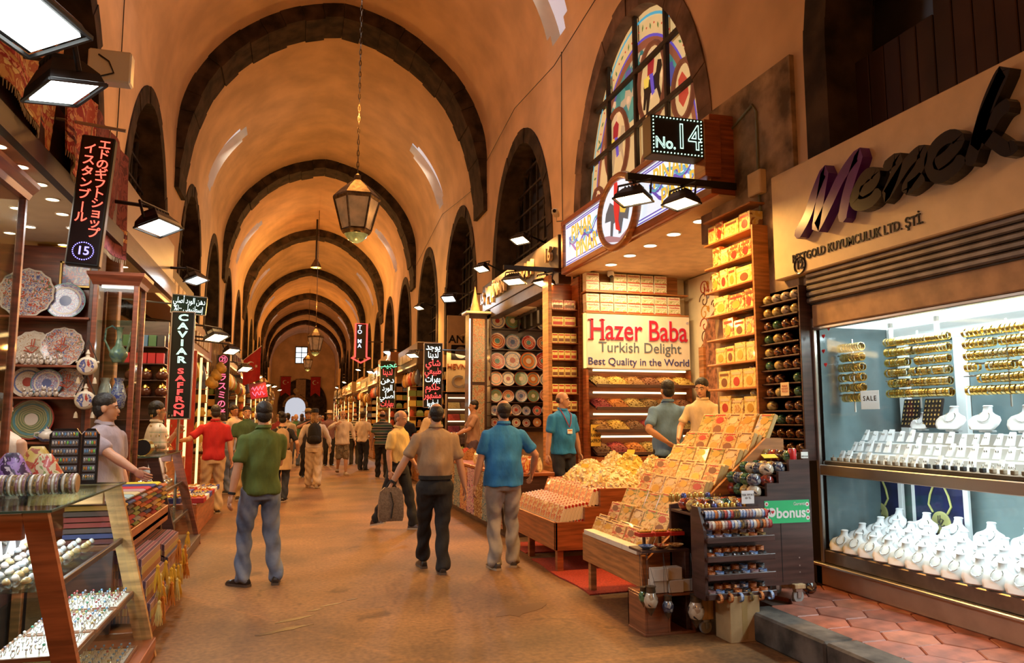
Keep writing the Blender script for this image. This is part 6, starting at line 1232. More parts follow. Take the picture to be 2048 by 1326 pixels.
# goods on the case top
t = thing('earring_tower', 'black two-panel stand hung with rows of earrings on the case', 'earring stand', (-1.42, 5.72, 1.18))
EG = MB().sph((0, 0, 0), (.006, .004, .013), 6, 4); EGM = [EG.mesh('earring', m_, 60) for m_ in (SILVER, STN[1], STN[2], GOLD, flat('neon_green_bead', (.2, .6, .1), .3), flat('orange_bead', (.7, .2, .04), .3))]
for s_, (x0, x1, a) in enumerate(((-.15, .04, -.15), (.045, .15, .45))):
    p = part('panel', MB().prism([(x0, 0), (x1, 0), (x1, .33), (x1 - .03, .37), (x0 + .03, .37), (x0, .33)], 0, .02, 'y'), flat('black_plastic', (.012, .011, .012), .25), t)
    n = 9 if s_ == 0 else 5
    for r in range(6):
        part('window_slot', MB().cb(x0 + .015, x1 - .015, -.002, 0, .025 + .057 * r, .067 + .057 * r, .001), flat('slot_grey', (.16, .15, .16), .5), p)
        for c in range(n): part('earring', random.choice(EGM[:3] * 2 + EGM), None, p, loc=(x0 + .025 + (x1 - x0 - .05) * c / (n - 1), -.008, .047 + .057 * r))
for k in range(2):
    t = thing('bracelet_roll', ('left' if k == 0 else 'right') + ' padded roll covered with beaded bracelets on the case top', 'display roll', (-1.50 + .17 * k, 5.0 + .05 * k, 1.18)); part('roll', MB().lathe([(.04, -.11), (.052, -.11), (.052, .11), (.04, .11)], 16, (0, 0, .055), 'x'), flat('roll_tan', (.4, .25, .12), .7), t, 50)
    for q in range(12): part('bracelet', MB().tube([(-.1 + .018 * q, .055 * cos(2*pi*j/14), .055 + .055 * sin(2*pi*j/14)) for j in range(14)], .007, 5, close=True), BEAD[(4, 3, 2, 4, 5, 3)[(q + k) % 6]], t)
SCF = [pattern('silk_%d' % i, c, 9, 'noise', .45, .1) for i, c in enumerate((((.16,.06,.30), (.30,.16,.42), (.05,.02,.06), (.55,.45,.5)), ((.55,.38,.18), (.5,.06,.03), (.62,.5,.3), (.25,.3,.08)), ((.5,.3,.04), (.6,.42,.1), (.4,.1,.05)), ((.4,.08,.16), (.5,.2,.25), (.3,.04,.1))))]
for k, (x, y, s_) in enumerate(((-1.64, 5.28, .85), (-1.50, 5.42, .8), (-1.60, 5.60, .95), (-1.72, 5.5, .8))):
    mb = MB(); rs = []
    for v in range(7): f = v / 6; rs.append([((.15 * s_ * (1 - .75 * f ** 2) * (1 + .10 * sin(4 * a + v))) * cos(a), .11 * s_ * (1 - .8 * f ** 2) * (1 + .14 * sin(3 * a + 2 * v)) * sin(a), .27 * s_ * f) for a in [2*pi*j/16 for j in range(16)]])
    single('silk_scarf', mb.rings(rs), SCF[k], ('purple printed silk scarf bunched on the case top', 'cream silk scarf with a red flower on the case top', 'orange silk scarf behind the flowered one', 'crimson silk scarf at the left edge')[k], 'scarf', (x, y, 1.18), smooth=85)
single('scarf_table', MB().cb(-2.2, -1.77, 5.2, 6.2, 0, 1.05, .008), DKBR, 'dark table behind the near jewellery case carrying bunched scarves', 'table')
# ---- scarf table with folded stacks and tasselled throws below
t = thing('scarf_stand', 'wooden stand with folded scarves above and tasselled throws below', 'stand', (-1.6, 5.92, 0)); part('shelf', MB().cb(.06, .47, 0, 2.0, .70, .74, .005), CHERRY, t); part('shelf_lip', MB().cb(.44, .47, 0, 2.0, .66, .80, .004), CHERRY, t); part('lower_box', MB().cb(.06, .62, .02, 2.0, 0, .14, .006), CHERRY, t); part('back_board', MB().box(.03, .06, 0, 2.0, 0, .74), DKBR, t)
for y in (.0, 1.96): part('end_board', MB().cb(.06, .42, y, y + .04, .14, .70, .004), DKBR, t)
FOLD = [flat('wool_%d' % i, c, .9) for i, c in enumerate(((.45,.12,.03), (.28,.05,.04), (.5,.3,.06), (.12,.08,.07), (.25,.24,.25), (.35,.03,.03), (.22,.25,.08), (.42,.26,.14), (.06,.07,.18)))]; FTN = ['orange', 'maroon', 'mustard', 'black', 'grey', 'red', 'olive', 'tan', 'navy']
TOPC = [('grey', (.32,.26,.25)), ('light blue', (.28,.42,.45)), ('tan', (.5,.42,.22)), ('mauve', (.40,.24,.25)), ('red', (.5,.02,.03)), ('navy', (.04,.05,.2)), ('yellow', (.65,.55,.03))]
def fold_mesh(m_, l=.36, w_=.21, h=.038):
    q = MB(); q.rings([[(x, -w_/2, .1 * h), (x, -w_/2, .9 * h), (x, w_/2, .9 * h), (x, w_/2, .1 * h)] for x in (-l/2, l/2 - .02)] + [[(l/2, -w_/2, .35 * h), (l/2, -w_/2, .65 * h), (l/2, w_/2, .65 * h), (l/2, w_/2, .35 * h)]]); return q.mesh('folded_scarf', m_)
FM = [fold_mesh(m_) for m_ in FOLD]; FT = [fold_mesh(flat('top_wool_%d' % i, c, .9), .42, .22, .03) for i, (_, c) in enumerate(TOPC)]
for c in range(8):
    for r in range(7):
        i = random.randrange(9); single('folded_scarf', FM[i], None, '%s folded scarf, %s layer of the %s stack on the scarf stand' % (FTN[i], od(r), od(c)), 'scarf', (-1.33 + random.uniform(-.008, .008), 6.06 + .245 * c, .742 + .0385 * r), random.uniform(-.03, .03), group='folded scarves on the stand')
    if c < 7: single('folded_scarf', FT[c], None, '%s scarf lying on top of the %s stack of folded scarves' % (TOPC[c][0], od(c)), 'scarf', (-1.37, 6.06 + .245 * c, 1.013), group='top scarves on the stacks')
THR = [pattern('throw_%d' % i, c, 7, 'x', .9, 0) for i, c in enumerate((((.10,.06,.05), (.3,.13,.06), (.05,.04,.05)), ((.30,.12,.03), (.4,.28,.1), (.16,.05,.03)), ((.2,.05,.06), (.35,.2,.16), (.08,.03,.04))))]
for s_ in range(2):
    for r in range(8 if s_ else 9):
        w_ = .78; l = .52; q = MB(); q.rings([[(x, -w_/2, 0 + z), (x, w_/2, 0 + z), (x, w_/2, .05 + z), (x, -w_/2, .05 + z)] for x, z in ((-l/2, 0), (-.05, .01), (l/2 - .06, -.005), (l/2, -.03))])
        single('woven_throw', q.mesh('woven_throw', THR[(r + s_) % 3]), None, 'woven throw, %s from the floor in the %s folded pile' % (od(r), ('near', 'far')[s_]), 'throw', (-1.20 + .008 * (r % 3) - .012 * r, 6.45 + .98 * s_, .17 + .052 * r), group='woven throws under the scarf stand')
YT = [flat('tassel_yellow', (.66, .36, .02), .9), flat('tassel_pale', (.66, .5, .16), .9), flat('tassel_orange', (.60, .20, .02), .9)]
for k in range(26):
    y, z = 6.12 + 1.75 * (k % 13) / 13 + random.uniform(-.05, .05), random.uniform(.33, .56) if k < 13 else random.uniform(.2, .36); h = random.uniform(.11, .17); q = MB(); rnd = random.Random(k)
    q.lathe([(.004, .03), (.014, .015), (.012, 0)], 7)
    for s_ in range(11): a = 2*pi*s_/11; q.tube([(.006*cos(a), .006*sin(a), 0), (.018*cos(a) + rnd.uniform(-.005, .005), .018*sin(a), -h*.5), (.024*cos(a) + rnd.uniform(-.01, .01), .024*sin(a) + rnd.uniform(-.01, .01), -h)], [.005, .005, .002], 4)
    single('tassel', q, YT[k % 3 if k % 5 else 0], '%s tassel, %s along the %s row on the throws' % (('golden', 'pale yellow', 'orange')[k % 3 if k % 5 else 0], od(k % 13), ('upper', 'lower')[k // 13]), 'tassel', (-.925 + .03 * (z < .3), y, z), group='tassels hanging from the throws')
# ---- second jewellery case and trays beyond
case('dark second jewellery case full of silver bracelets', 9.05, 10.75, -1.42, -1.12, 1.19, -2.0, DKBR, CHW)
area((-1.7, 9.9, 1.16), (-1.6, 9.9, 0), 14, COOL, 1.4, .12); CUM = MB(); CUM.rings([[(r * cos(2*pi*j/12), y, .03 + r * sin(2*pi*j/12)) for j in range(12)] for r, y in ((.03, -.012), (.033, 0), (.03, .012), (.027, .012), (.027, -.012))], True); CUM = CUM.mesh('silver_cuff', SILVER, 60)
for lv, z in enumerate((.122, .442, .802)):
    for r in range(4):
        for c in range(12): single('silver_cuff', CUM, None, 'silver cuff, %s from near end, %s row, %s level of the second case' % (od(c), od(r), ('lowest', 'middle', 'top')[lv]), 'bracelet', (-1.78 + .095 * r + .05 * (2 - lv), 9.2 + .12 * c, z), random.uniform(-.6, .6), group='silver cuffs in the second case', rot=None)
t = thing('bracelet_cushion', 'arched cushion of gold chains on the second case', 'display cushion', (-1.62, 9.35, 1.205)); part('arch', MB().lathe([(.03, -.09), (.085, -.09), (.085, .09), (.03, .09)], 18, (0, 0, .085), 'y'), flat('black_velvet'), t, 50)
for q in range(9): part('chain', MB().tube([(.09 * cos(2*pi*j/16), -.08 + .02 * q, .085 + .09 * sin(2*pi*j/16)) for j in range(16)], .008, 5, close=True), GOLD2, t)
t = thing('acrylic_rack', 'clear acrylic spinner hung with pendants on the second case', 'rack', (-1.55, 9.95, 1.205)); part('post', MB().bar((0, 0, 0), (0, 0, .5), .012, n=6), GL, t); part('base', MB().lathe([(.09, 0), (.09, .012)], 14), GL, t)
for k in range(4): part('acrylic_ring', MB().lathe([(.12, .12 * (k + 1)), (.12, .12 * (k + 1) + .01)], 12), glass('shelf_glass'), t)
for k in range(20): part('pendant', MB().sph((.12 * cos(k * .9), .12 * sin(k * .9), .08 + .12 * (k % 4)), (.006, .006, .018), 6, 4), (GOLD2, SILVER, STN[5])[k % 3], t)
t = thing('souvenir_trays', 'stepped table of open blue and red souvenir trays beyond the second case', 'table', (-1.45, 11.3, 0)); part('body', MB().cb(-.5, .2, 0, 2.4, 0, .45, .01), CHERRY, t)
for r in range(2):
    for c in range(6):
        tr = part('souvenir_tray', MB().cb(-.18 + .3 * r - .1, .08 + .3 * r - .1, .05 + .39 * c, .38 + .39 * c, .45, .52, .004), (flat('tray_blue', (.05, .07, .35), .5), flat('tray_red', (.4, .02, .02), .5), WHITE_P)[(r + c) % 3], t); q = MB()
        for s_ in range(16): q.sph((-.25 + .3 * r + random.uniform(0, .2), .08 + .39 * c + random.uniform(0, .26), .53), (.02, .02, .015), 5, 4)
        part('souvenirs', q, (GOLD, SILVER, GOLD2)[c % 3], tr, kind='stuff')
for k in range(5): heap(('orange', 'golden', 'amber', 'yellow', 'rust')[k] + ' heap of dried spice on the left stall beyond the cases', (-2.2, 12.0 + .55 * k, .95), .3, .3, .28, [spice('stall%d' % k, ((.6,.25,.03), (.7,.42,.06), (.55,.3,.05), (.7,.5,.08), (.4,.12,.03))[k], ((.4,.14,.02), (.5,.28,.03), (.36,.18,.03), (.5,.34,.05), (.25,.07,.02))[k])], 90, .035, 'spice', 'spice_heap', 60 + k)
single('spice_table', MB().cb(-2.7, -1.85, 11.6, 14.6, 0, .95, .01), OAK, 'wooden table of spice heaps on the left beyond the cases', 'table')
area((-2.2, 13.0, 3.0), (-1.9, 13.0, 0), 42, (1, .6, .22), .6, 2.5)
# next shop: lit ceiling, shelf of tins and jars, orange post
t = thing('shop_canopy', 'cream ceiling with downlights of the second left shop', 'canopy', (-1.75, 11.6, 3.4)); part('ceiling_board', MB().box(-1.9, 0, -3.3, 0, 0, .08), mat('canopy_cream'), t); part('edge_strip', MB().box(-.02, .05, -3.3, 0, -.1, .12), DKBR, t); part('fascia', MB().cb(-.08, 0, -3.3, 0, .1, .7, .01), STEEL, t)
for k in range(8): d = part('downlight', MB().lathe([(.05, -.008), (.06, -.006), (.06, 0), (.05, 0)], 12, (-.25 - .35 * (k % 2), -.5 - .36 * k, 0), cap=False), WHITE_P, t); part('lens', MB().lathe([(.002, -.004), (.05, -.004)], 12, (-.25 - .35 * (k % 2), -.5 - .36 * k, 0)), DL, d)
area((-2.3, 10.2, 3.3), (-2.2, 10.6, 0), 46, (1, .72, .38), .8, 2.0)
single('corner_post', MB().cb(-1.92, -1.78, 8.45, 8.6, 0, 4.1, .01), OAK, 'orange wooden post behind the tall glass cabinet', 'post'); single('yellow_board', MB().cb(-2.6, -1.9, 8.62, 8.66, 0, 3.9, .01), mat('yellow_paint', (.62, .36, .05), .6), 'yellow painted partition board beside the orange post', 'board')
t = thing('tin_shelf', 'dark shelf of tea tins and brass jars in the second left shop', 'shelves', (-2.2, 11.5, 0)); part('back_board', MB().box(-.5, .42, .2, .24, .6, 3.0), DKBR, t)
for z in (2.62, 2.38, 2.15, 1.92, 1.6): part('shelf', MB().cb(-.5, .42, -.02, .2, z - .015, z, .003), DKBR, t)
for k in range(6): single('tea_tin', MB().cb(-.05, .05, -.04, .04, 0, .16, .004).mesh('tea_tin', (flat('tin_blue', (.06,.16,.3), .35), flat('tin_green', (.05,.14,.05), .35), flat('tin_black', (.03,.03,.03), .35))[k % 3]), None, '%s tea tin on the top shelf of the second shop, %s from left' % (('blue', 'green', 'black')[k % 3], od(k)), 'tin', (-2.40 + .11 * k, 11.55, 2.621), group='tea tins')
for k in range(6): single('tea_tin', MB().cb(-.05, .05, -.04, .04, 0, .15, .004).mesh('tea_tin', flat('tin_red', (.45, .02, .03), .35)), None, 'red tea tin in the second shelf row, %s from left' % od(k), 'tin', (-2.40 + .11 * k, 11.55, 2.381), group='red tea tins')
for k in range(6):
    z = (2.151, 1.921)[k % 2]; t = thing('brass_jar', 'dark jar with brass dome lid, %s of the %s jar shelf' % (od(k // 2), ('upper', 'lower')[k % 2]), 'jar', (-2.22 + .2 * (k // 2), 11.55, z)); part('jar', MB().lathe([(.05, 0), (.08, .03), (.085, .08), (.06, .12)], 14), flat('jar_brown', (.08, .025, .015), .15), t, 60); part('lid', MB().lathe([(.062, .118), (.055, .15), (.02, .175), (.012, .2), (.002, .21)], 14), GOLD, t, 60)
# neon signs on the left
t = thing('neon_board', 'vertical neon sign reading caviar in green and saffron in red', 'neon sign', (-1.46, 10.7, 1.61)); part('case', MB().cb(-.14, .14, 0, .1, 0, 1.41, .01), mat('sign_black_green'), t); fr = MB(); c = [(-.14, 0), (.14, 0), (.14, 1.41), (-.14, 1.41)]
for a, b_ in zip(c, c[1:] + c[:1]): fr.bar((a[0], -.004, a[1]), (b_[0], -.004, b_[1]), .012, n=4)
part('rim', fr, STEEL, t); part('foot_pole', MB().bar((0, .05, 0), (0, .05, -1.61), .02, n=6), STEEL, t)
NG2 = glow('neon_green_white', (.55, 1.0, .75), 2.2)
for k, ch in enumerate('CAVIAR'): text(ch, .118, NG2, t, (0, -.006, 1.33 - .112 * k), '-y', outline=.0036, sx=1.5)
for k, ch in enumerate('SAFFRON'): text(ch, .098, NR, t, (0, -.006, .62 - .092 * k), '-y', outline=.0036, sx=1.7)
t = thing('arabic_board', 'small green neon board with two lines of white arabic above the caviar sign', 'neon sign', (-1.44, 10.95, 3.03), rot=(0, radians(4), 0)); part('case', MB().cb(-.22, .22, 0, .08, 0, .25, .008), mat('sign_dark_green', (.01, .05, .04), .3), t); part('rim', MB().tube([(-.22, -.004, 0), (.22, -.004, 0), (.22, -.004, .25), (-.22, -.004, .25)], .008, 4, close=True), flat('rim_pale', (.6, .62, .6), .3), t)
text(shape_ar('دهن الورد أصلي'), .115, NW, t, (0, -.006, .175), '-y', .002, sx=.56); text('%' + '١٠٠ ' + shape_ar('إسطنبولي'), .115, NW, t, (0, -.006, .065), '-y', .002, sx=.56); part('bracket_arm', MB().bar((-.22, .04, .12), (-1.4, .04, .12), .012, n=5), BLACK, t)
PK = glow('neon_pink', (1.0, .12, .22), 2.2)
t = thing('pink_sign', 'narrow dark sign with pink vertical japanese letters further left', 'neon sign', (-1.6, 18.2, 1.55)); part('case', MB().cb(-.14, .14, 0, .08, 0, 1.5, .01), BLACK, t); part('foot_pole', MB().bar((0, .05, 0), (0, .05, -1.55), .02, n=6), STEEL, t)
for k, ch in enumerate('㉑カラスミの老'): text(ch, .19, PK, t, (0, -.006, 1.38 - .2 * k), '-y', .002, off=.002)
t = thing('pink_board', 'small tilted pink neon board under the red flag', 'neon sign', (-1.45, 33.5, 2.45), rot=(0, radians(-10), 0)); part('case', MB().cb(-.35, .35, 0, .1, 0, .65, .01), flat('pink_case', (.25, .01, .06), .4), t); part('neon_scribble', MB().tube([(-.25 + .05 * q, -.012, .42 + .10 * sin(q * 2.1)) for q in range(11)], .018, 5).tube([(-.25 + .05 * q, -.012, .2 + .10 * cos(q * 1.7)) for q in range(11)], .018, 5), PK, t); part('bracket_arm', MB().bar((-.35, .05, .3), (-1.35, .05, .3), .02, n=5), BLACK, t)
for k, y in enumerate((13.2, 15.2, 17.2)): single('vertical_light', MB().bar((0, 0, -.45 if y < 14.6 else 0), (0, 0, 1.5 if y < 14.6 else 2.9), .025, n=8), glow('strip_amber', (1, .62, .25), 2.2), 'glowing vertical light tube on a left shop corner, %s from here' % od(k), 'light tube', (-1.95, y, 1.4 if y < 14.6 else 0))
single('red_board', MB().cb(-2.6, -1.97, 16.6, 16.68, 0, 3.0, .01), mat('red_lacquer', (.40, .03, .015), .4), 'red lacquered shop panel beyond the spice table', 'panel')
for k in range(7): t = thing('dried_bundle', 'golden bundle of dried gourds hanging left of the pink sign, %s one' % od(k), 'dried bundle', (-1.72 + .08 * (k % 3), 16.9 + .1 * k, 2.25 + .16 * (k % 3))); part('gourd', MB().lathe([(.02, 0), (.10, .05), (.11, .12), (.06, .2), (.03, .24)], 10), mat('dried_gold', (.6, .36, .06), .7, var=.3), t, 60); part('string', MB().bar((0, 0, .2), (0, 0, 1.05 - .16 * (k % 3)), .006, n=4), BLACK, t)
t = thing('hanging_rail', 'dark rail carrying the golden dried gourds', 'rail', (-2.75, 17.2, 3.3)); part('rail', MB().box(1.0, 1.22, -.4, .45, 0, .03), BLACK, t); part('bracket_arm', MB().bar((0, 0, .1), (1.1, 0, .02), .02, n=5), BLACK, t)
# ================================================================ further shops down both sides, built by one recipe
SG = [flat('fascia_%d' % i, c, .5) for i, c in enumerate(((.42,.30,.18), (.12,.08,.06), (.30,.12,.05), (.5,.42,.3), (.08,.10,.14), (.35,.2,.08)))]
GD = [flat('goods_%d' % i, c, .4, coat=.3) for i, c in enumerate(((.75,.5,.12), (.5,.08,.04), (.2,.26,.06), (.7,.6,.4), (.12,.16,.3), (.6,.3,.06), (.35,.16,.06)))]
GN = ['golden', 'red', 'green', 'cream', 'blue', 'orange', 'brown']
SGN = ['tan', 'black', 'rust', 'cream', 'navy', 'amber']
FN = ['gift shop', 'tea shop', 'spice shop', 'soap shop', 'lamp shop', 'nut shop', 'scarf shop', 'copper shop', 'sweet shop', 'herb shop', 'towel shop', 'fruit shop', 'oil shop', 'bead shop']
goods = [MB().cb(-.14, .14, -.1, .1, 0, .22, .008), MB().lathe([(.09, 0), (.10, .02), (.10, .17), (.06, .21), (.065, .25)], 10), MB().rings([[(.13 * a, -.09 * b_, z), (.13 * a, .09 * b_, z), (-.13 * a, .09 * b_, z), (-.13 * a, -.09 * b_, z)] for a, b_, z in ((1, .8, 0), (1.1, 1, .08), (.8, .7, .2), (.4, .3, .24))])]
GM = [[g.mesh(('box', 'jar', 'bag')[i], m_, 40) for m_ in GD] for i, g in enumerate(goods)]
ks = 0
for sgn, X in ((1, XR), (-1, XL)):
    side = 'right' if sgn > 0 else 'left'
    for yc in ARCH:
        if yc < (18 if sgn > 0 else 12.5) or yc > 86: continue
        nm = '%s %s' % (od(ARCH.index(yc) - 2), side); k_ = ks % 6; ks += 1; zb = 3.1 + .5 * random.random(); d = .35 + .5 * random.random(); lod = yc < 50
        xf = X - sgn * d
        if not (sgn > 0 and yc < 23):
            t = thing('fascia_board', '%s fascia board over the %s shop front from here' % (SGN[k_], nm), 'fascia', (xf, yc, zb)); a, b_ = sorted((0, sgn * d)); part('board', MB().cb(a, b_, -2.3, 2.3, 0, .75, .02), SG[k_], t); part('edge_trim', MB().box(*sorted((-sgn * .02, 0)), -2.3, 2.3, 0, .06), STEEL, t)
            for q in range(6): part('raised_letter', MB().cb(*sorted((-sgn * .04, 0)), -1.5 + q * .5, -1.2 + q * .5 + .1 * (q % 2), .22, .52, .01), (GD[3], BLKL)[k_ in (0, 3)], t)
        # partition shelf facing up the aisle, like the nearer shops
        yp = yc + 2.0; x0 = X - sgn * .35; nsh = 6
        t = thing('partition_shelf', 'tall lit shelf of goods in the %s shop from here' % nm, 'shelves', (x0, yp, 0)); a, b_ = sorted((0, sgn * 1.3)); part('back_board', MB().box(a, b_, .2, .24, 0, 3.2), OAK if k_ % 2 else DKBR, t); part('light_strip', MB().box(*sorted((0, sgn * .05)), -.03, 0, .9, 3.2), glow('strip_amber', (1, .62, .25), 2.2), t)
        for q in range(nsh): part('shelf', MB().box(a, b_, -.05, .2, .9 + q * .38, .92 + q * .38), OAK, t)
        for q in range(nsh):
            for j in range(4 if lod else 3):
                g = random.randrange(3); c = random.choice((0, 0, 1, 5, 3, 2, 4, 6)); single(('gift_box', 'jar', 'packet')[g], GM[g][c], None, '%s %s, %s from aisle, %s shelf of %s shop' % (GN[c], ('box', 'jar', 'packet')[g], od(j), ('lowest', 'second', 'third', 'fourth', 'fifth', 'top')[q], nm), ('box', 'jar', 'packet')[g], (x0 + sgn * (.16 + (.3 if lod else .4) * j), yp + .05, .92 + q * .38), group='goods on the %s partition shelf' % nm)
        # counter with heaps and hanging goods
        xc_ = X - sgn * (1.0 if sgn > 0 else .75)
        if sgn < 0 and yc < 18: area((xf + sgn * .5, yc, zb - .05), (xf - sgn * .1, yc, 0), 46, (1, .58, .22), .6, 3.0); continue
        t = thing('shop_counter', 'low counter in front of the %s shop from here' % nm, 'counter', (xc_, yc, 0)); part('body', MB().cb(-.4, .4, -1.9, 1.7, 0, .8, .02), CHERRY if k_ % 2 else OAK, t); part('top', MB().cb(-.44, .44, -1.95, 1.75, .8, .85, .01), DKBR, t)
        for j in range(5 if lod else 3):
            c = random.randrange(7); st_ = 3.4 / (5 if lod else 3); h = MB(); h.lathe([(.27, 0), (.25, .05), (.16, .16), (.05, .24), (.01, .26)], 10, (0, 0, 0), 'z', True, 1, 1.1); single('goods_heap', h, mat('heap_%d' % c, GD[c].node_tree.nodes['Principled BSDF'].inputs[0].default_value[:3], .7, var=.4, sc=30, bump=.8), '%s heap of goods, %s along the counter of the %s shop' % (GN[c], od(j), nm), 'heap', (xc_, yc - 1.6 + st_ * j, .85), kind='stuff', smooth=60)
        for j in range((5 if lod else 2) if not (sgn > 0 and yc < 23) else 0):
            c = random.randrange(7); y = yc - 1.8 + j * .75; t = thing('hanging_bundle', '%s bundle hanging %s under the %s shop fascia' % (GN[c], od(j), nm), 'bundle', (xf + sgn * .12, y, zb - .62)); part('bundle', MB().rings([[(r * cos(2*pi*q/8), r * sin(2*pi*q/8), z) for q in range(8)] for r, z in ((.03, 0), (.10, .08), (.12, .25), (.07, .42), (.02, .5))]), GD[c], t, 60); part('string', MB().bar((0, 0, .48), (0, 0, .64), .006, n=4), BLACK, t)
        area((xf + sgn * .5, yc, zb - .05), (xf - sgn * .1, yc, 0), 46 if lod else 70, (1, .58, .22), .6, 3.0)
# red flag on a slanted pole, and pennants at the far end
REDF = mat('flag_red', (.45, .012, .015), .7, var=.15, sc=4); FW = flat('flag_white', (.75, .70, .65), .7)
def crescent(parent, y, cx, cz, R, nm='crescent'):
    mb = MB(); o = [(cx + R * cos(a), cz + R * sin(a)) for a in [radians(40) + radians(280) * k / 20 for k in range(21)]]; i_ = [(cx + R * .25 + R * .8 * cos(a), cz + R * .8 * sin(a)) for a in [radians(50) + radians(260) * k / 20 for k in range(21)]]
    for k in range(20): mb.quad((o[k][0], y, o[k][1]), (o[k+1][0], y, o[k+1][1]), (i_[k+1][0], y, i_[k+1][1]), (i_[k][0], y, i_[k][1]))
    part(nm, mb, FW, parent); s_ = [(cx + R * 1.35 + R * .42 * (1 if k % 2 == 0 else .4) * cos(pi * k / 5 + pi), cz + R * .42 * (1 if k % 2 == 0 else .4) * sin(pi * k / 5 + pi)) for k in range(10)]; part('star', MB().prism(s_, y, y + .004, 'y'), FW, parent)
t = thing('flag', 'red flag with white crescent and star hanging from a slanted pole on the left', 'flag', (-1.5, 29.5, 2.95)); part('pole', MB().bar((-2.45, .1, .0), (.45, 0, 2.2), .03, n=6), FW, t)
mb = MB(); N = 10
for v in range(7):
    for u in range(N + 1): f = u / N; mb.v.append((-.75 + 1.15 * f + (v / 6) * .12 * sin(3 * f), .06 * sin(f * 9 + v * .4) * (v / 6), (1.28 + .88 * f) - v / 6 * (1.5 + .5 * f)))
for v in range(6):
    for u in range(N): a = v * (N + 1) + u; mb.f.append((a, a + 1, a + N + 2, a + N + 1)); mb.m.append(0)
part('flag_cloth', mb, REDF, t, 60); crescent(t, -.09, -.25, .95, .28); t.scale = (.52, .52, .62)
for k, x in enumerate((-1.1, 2.25)):
    t = thing('pennant', ('left' if k == 0 else 'right') + ' red swallow-tailed pennant on the far dark arch', 'pennant', (x, YEND - .75, 4.3)); part('pennant_cloth', MB().prism([(-.55, 2.1), (.55, 2.1), (.55, -.2), (0, .25), (-.55, -.2)], 0, .03, 'y'), REDF, t); part('rod', MB().bar((-.6, .1, 2.1), (.6, .1, 2.1), .04, n=5), BLACK, t); crescent(t, -.02, -.1, 1.45, .25)
t = thing('pennant', 'pale swallow-tailed pennant between the two red ones', 'pennant', (.6, YEND - .75, 4.1)); part('pennant_cloth', MB().prism([(-.55, 2.0), (.55, 2.0), (.55, -.2), (0, .25), (-.55, -.2)], 0, .03, 'y'), mat('pale_pennant', (.4, .28, .18), .8), t); part('rod', MB().bar((-.6, .1, 2.0), (.6, .1, 2.0), .04, n=5), BLACK, t)
t = thing('wall_clock', 'round clock above the far doorway', 'clock', (.1, YEND - .75, 4.75)); part('dial', MB().lathe([(.02, -.02), (.32, -.02), (.36, .05)], 20, (0, 0, 0), 'y'), mat('clock_dial', (.4, .25, .12), .5), t); part('hands', MB().box(-.02, .02, -.04, -.02, 0, .25).box(0, .18, -.04, -.02, -.02, .02), BLKL, t)
# ---------------------------------------------------------------- cables, small cameras, stains
def cable(lab, pts, r=.008): P = [Vector(p) for p in pts]; o = P[0]; single('cable', MB().tube([p - o for p in P], r, 5), BLACK, lab, 'cable', o)
cable('thin vertical cable on the right wall between two arches', [(4.43, 12.15, 4.6), (4.43, 12.18, 6.5), (4.43, 12.15, 8.2)])
cable('thin vertical cable on the left wall before the first grilled arch', [(-2.73, 12.2, 4.0), (-2.73, 12.22, 6.2), (-2.73, 12.15, 8.2)])
cable('looping cable along the right vault edge between the near ribs', [(4.42, 7.5, 8.0), (4.40, 10.5, 8.25), (4.41, 12.5, 8.1), (4.38, 15, 8.3), (4.41, 17.6, 8.0)])
cable('sagging cable along the right vault edge past the first rib', [(4.42, 18.9, 7.7), (4.40, 21, 7.9), (4.41, 23.5, 8.2), (4.40, 26, 7.9), (4.42, 29, 7.6)])
def cctv(lab, loc, rz, s_):
    t = thing('security_camera', lab, 'camera', loc, rz); part('housing', MB().cb(-.05, .05, -.16, .10, -.045, .045, .012), WHITE_P, t); part('lens', MB().lathe([(.03, -.012), (.032, 0)], 12, (0, -.162, 0), 'y'), BLKL, t); part('bracket_arm', MB().tube([(0, .05, -.04), (0, .08, -.12), (s_, .08, -.12)], .012, 6), STEEL, t)
cctv('white security camera on the right wall beside the light box sign', (4.25, 12.0, 5.15), -.5, .2); cctv('white security camera on the left wall near the first rib', (-2.45, 13.4, 4.6), .6, -.32)
t = thing('wall_speaker', 'grey box speaker on the left wall above the white floodlights', 'speaker', (-2.3, 12.6, 4.75), .3); part('cabinet', MB().cb(-.14, .14, -.1, .1, -.1, .1, .012), mat('speaker_grey', (.30, .28, .26), .5), t); part('grille', MB().box(-.12, .12, -.104, -.1, -.08, .08), BLACK, t); part('bracket_arm', MB().bar((-.1, .0, 0), (-.5, .05, 0), .015, n=5), BLACK, t)
DS = flat('dark_stain', (.05, .028, .014), .4)
for k, (x, y, w_, h) in enumerate(((.05, 6.55, .16, .03), (.22, 6.8, .08, .02), (.36, 6.95, .10, .02), (-.02, 6.25, .22, .04), (.55, 7.1, .06, .015), (1.9, 6.3, .3, .12))):
    rnd = random.Random(k); single('floor_stain', MB().prism([(w_ * (1 + rnd.uniform(-.35, .3)) * cos(2*pi*q/14), h * (1 + rnd.uniform(-.4, .4)) * sin(2*pi*q/14)) for q in range(14)], 0, .0015, 'z'), DS if k < 5 else flat('soft_stain', (.13, .062, .022), .6), 'dark dried stain on the aisle floor, %s from the near left' % od(k), 'stain', (x, y, .0005), .5, group='dark stains on the aisle floor')
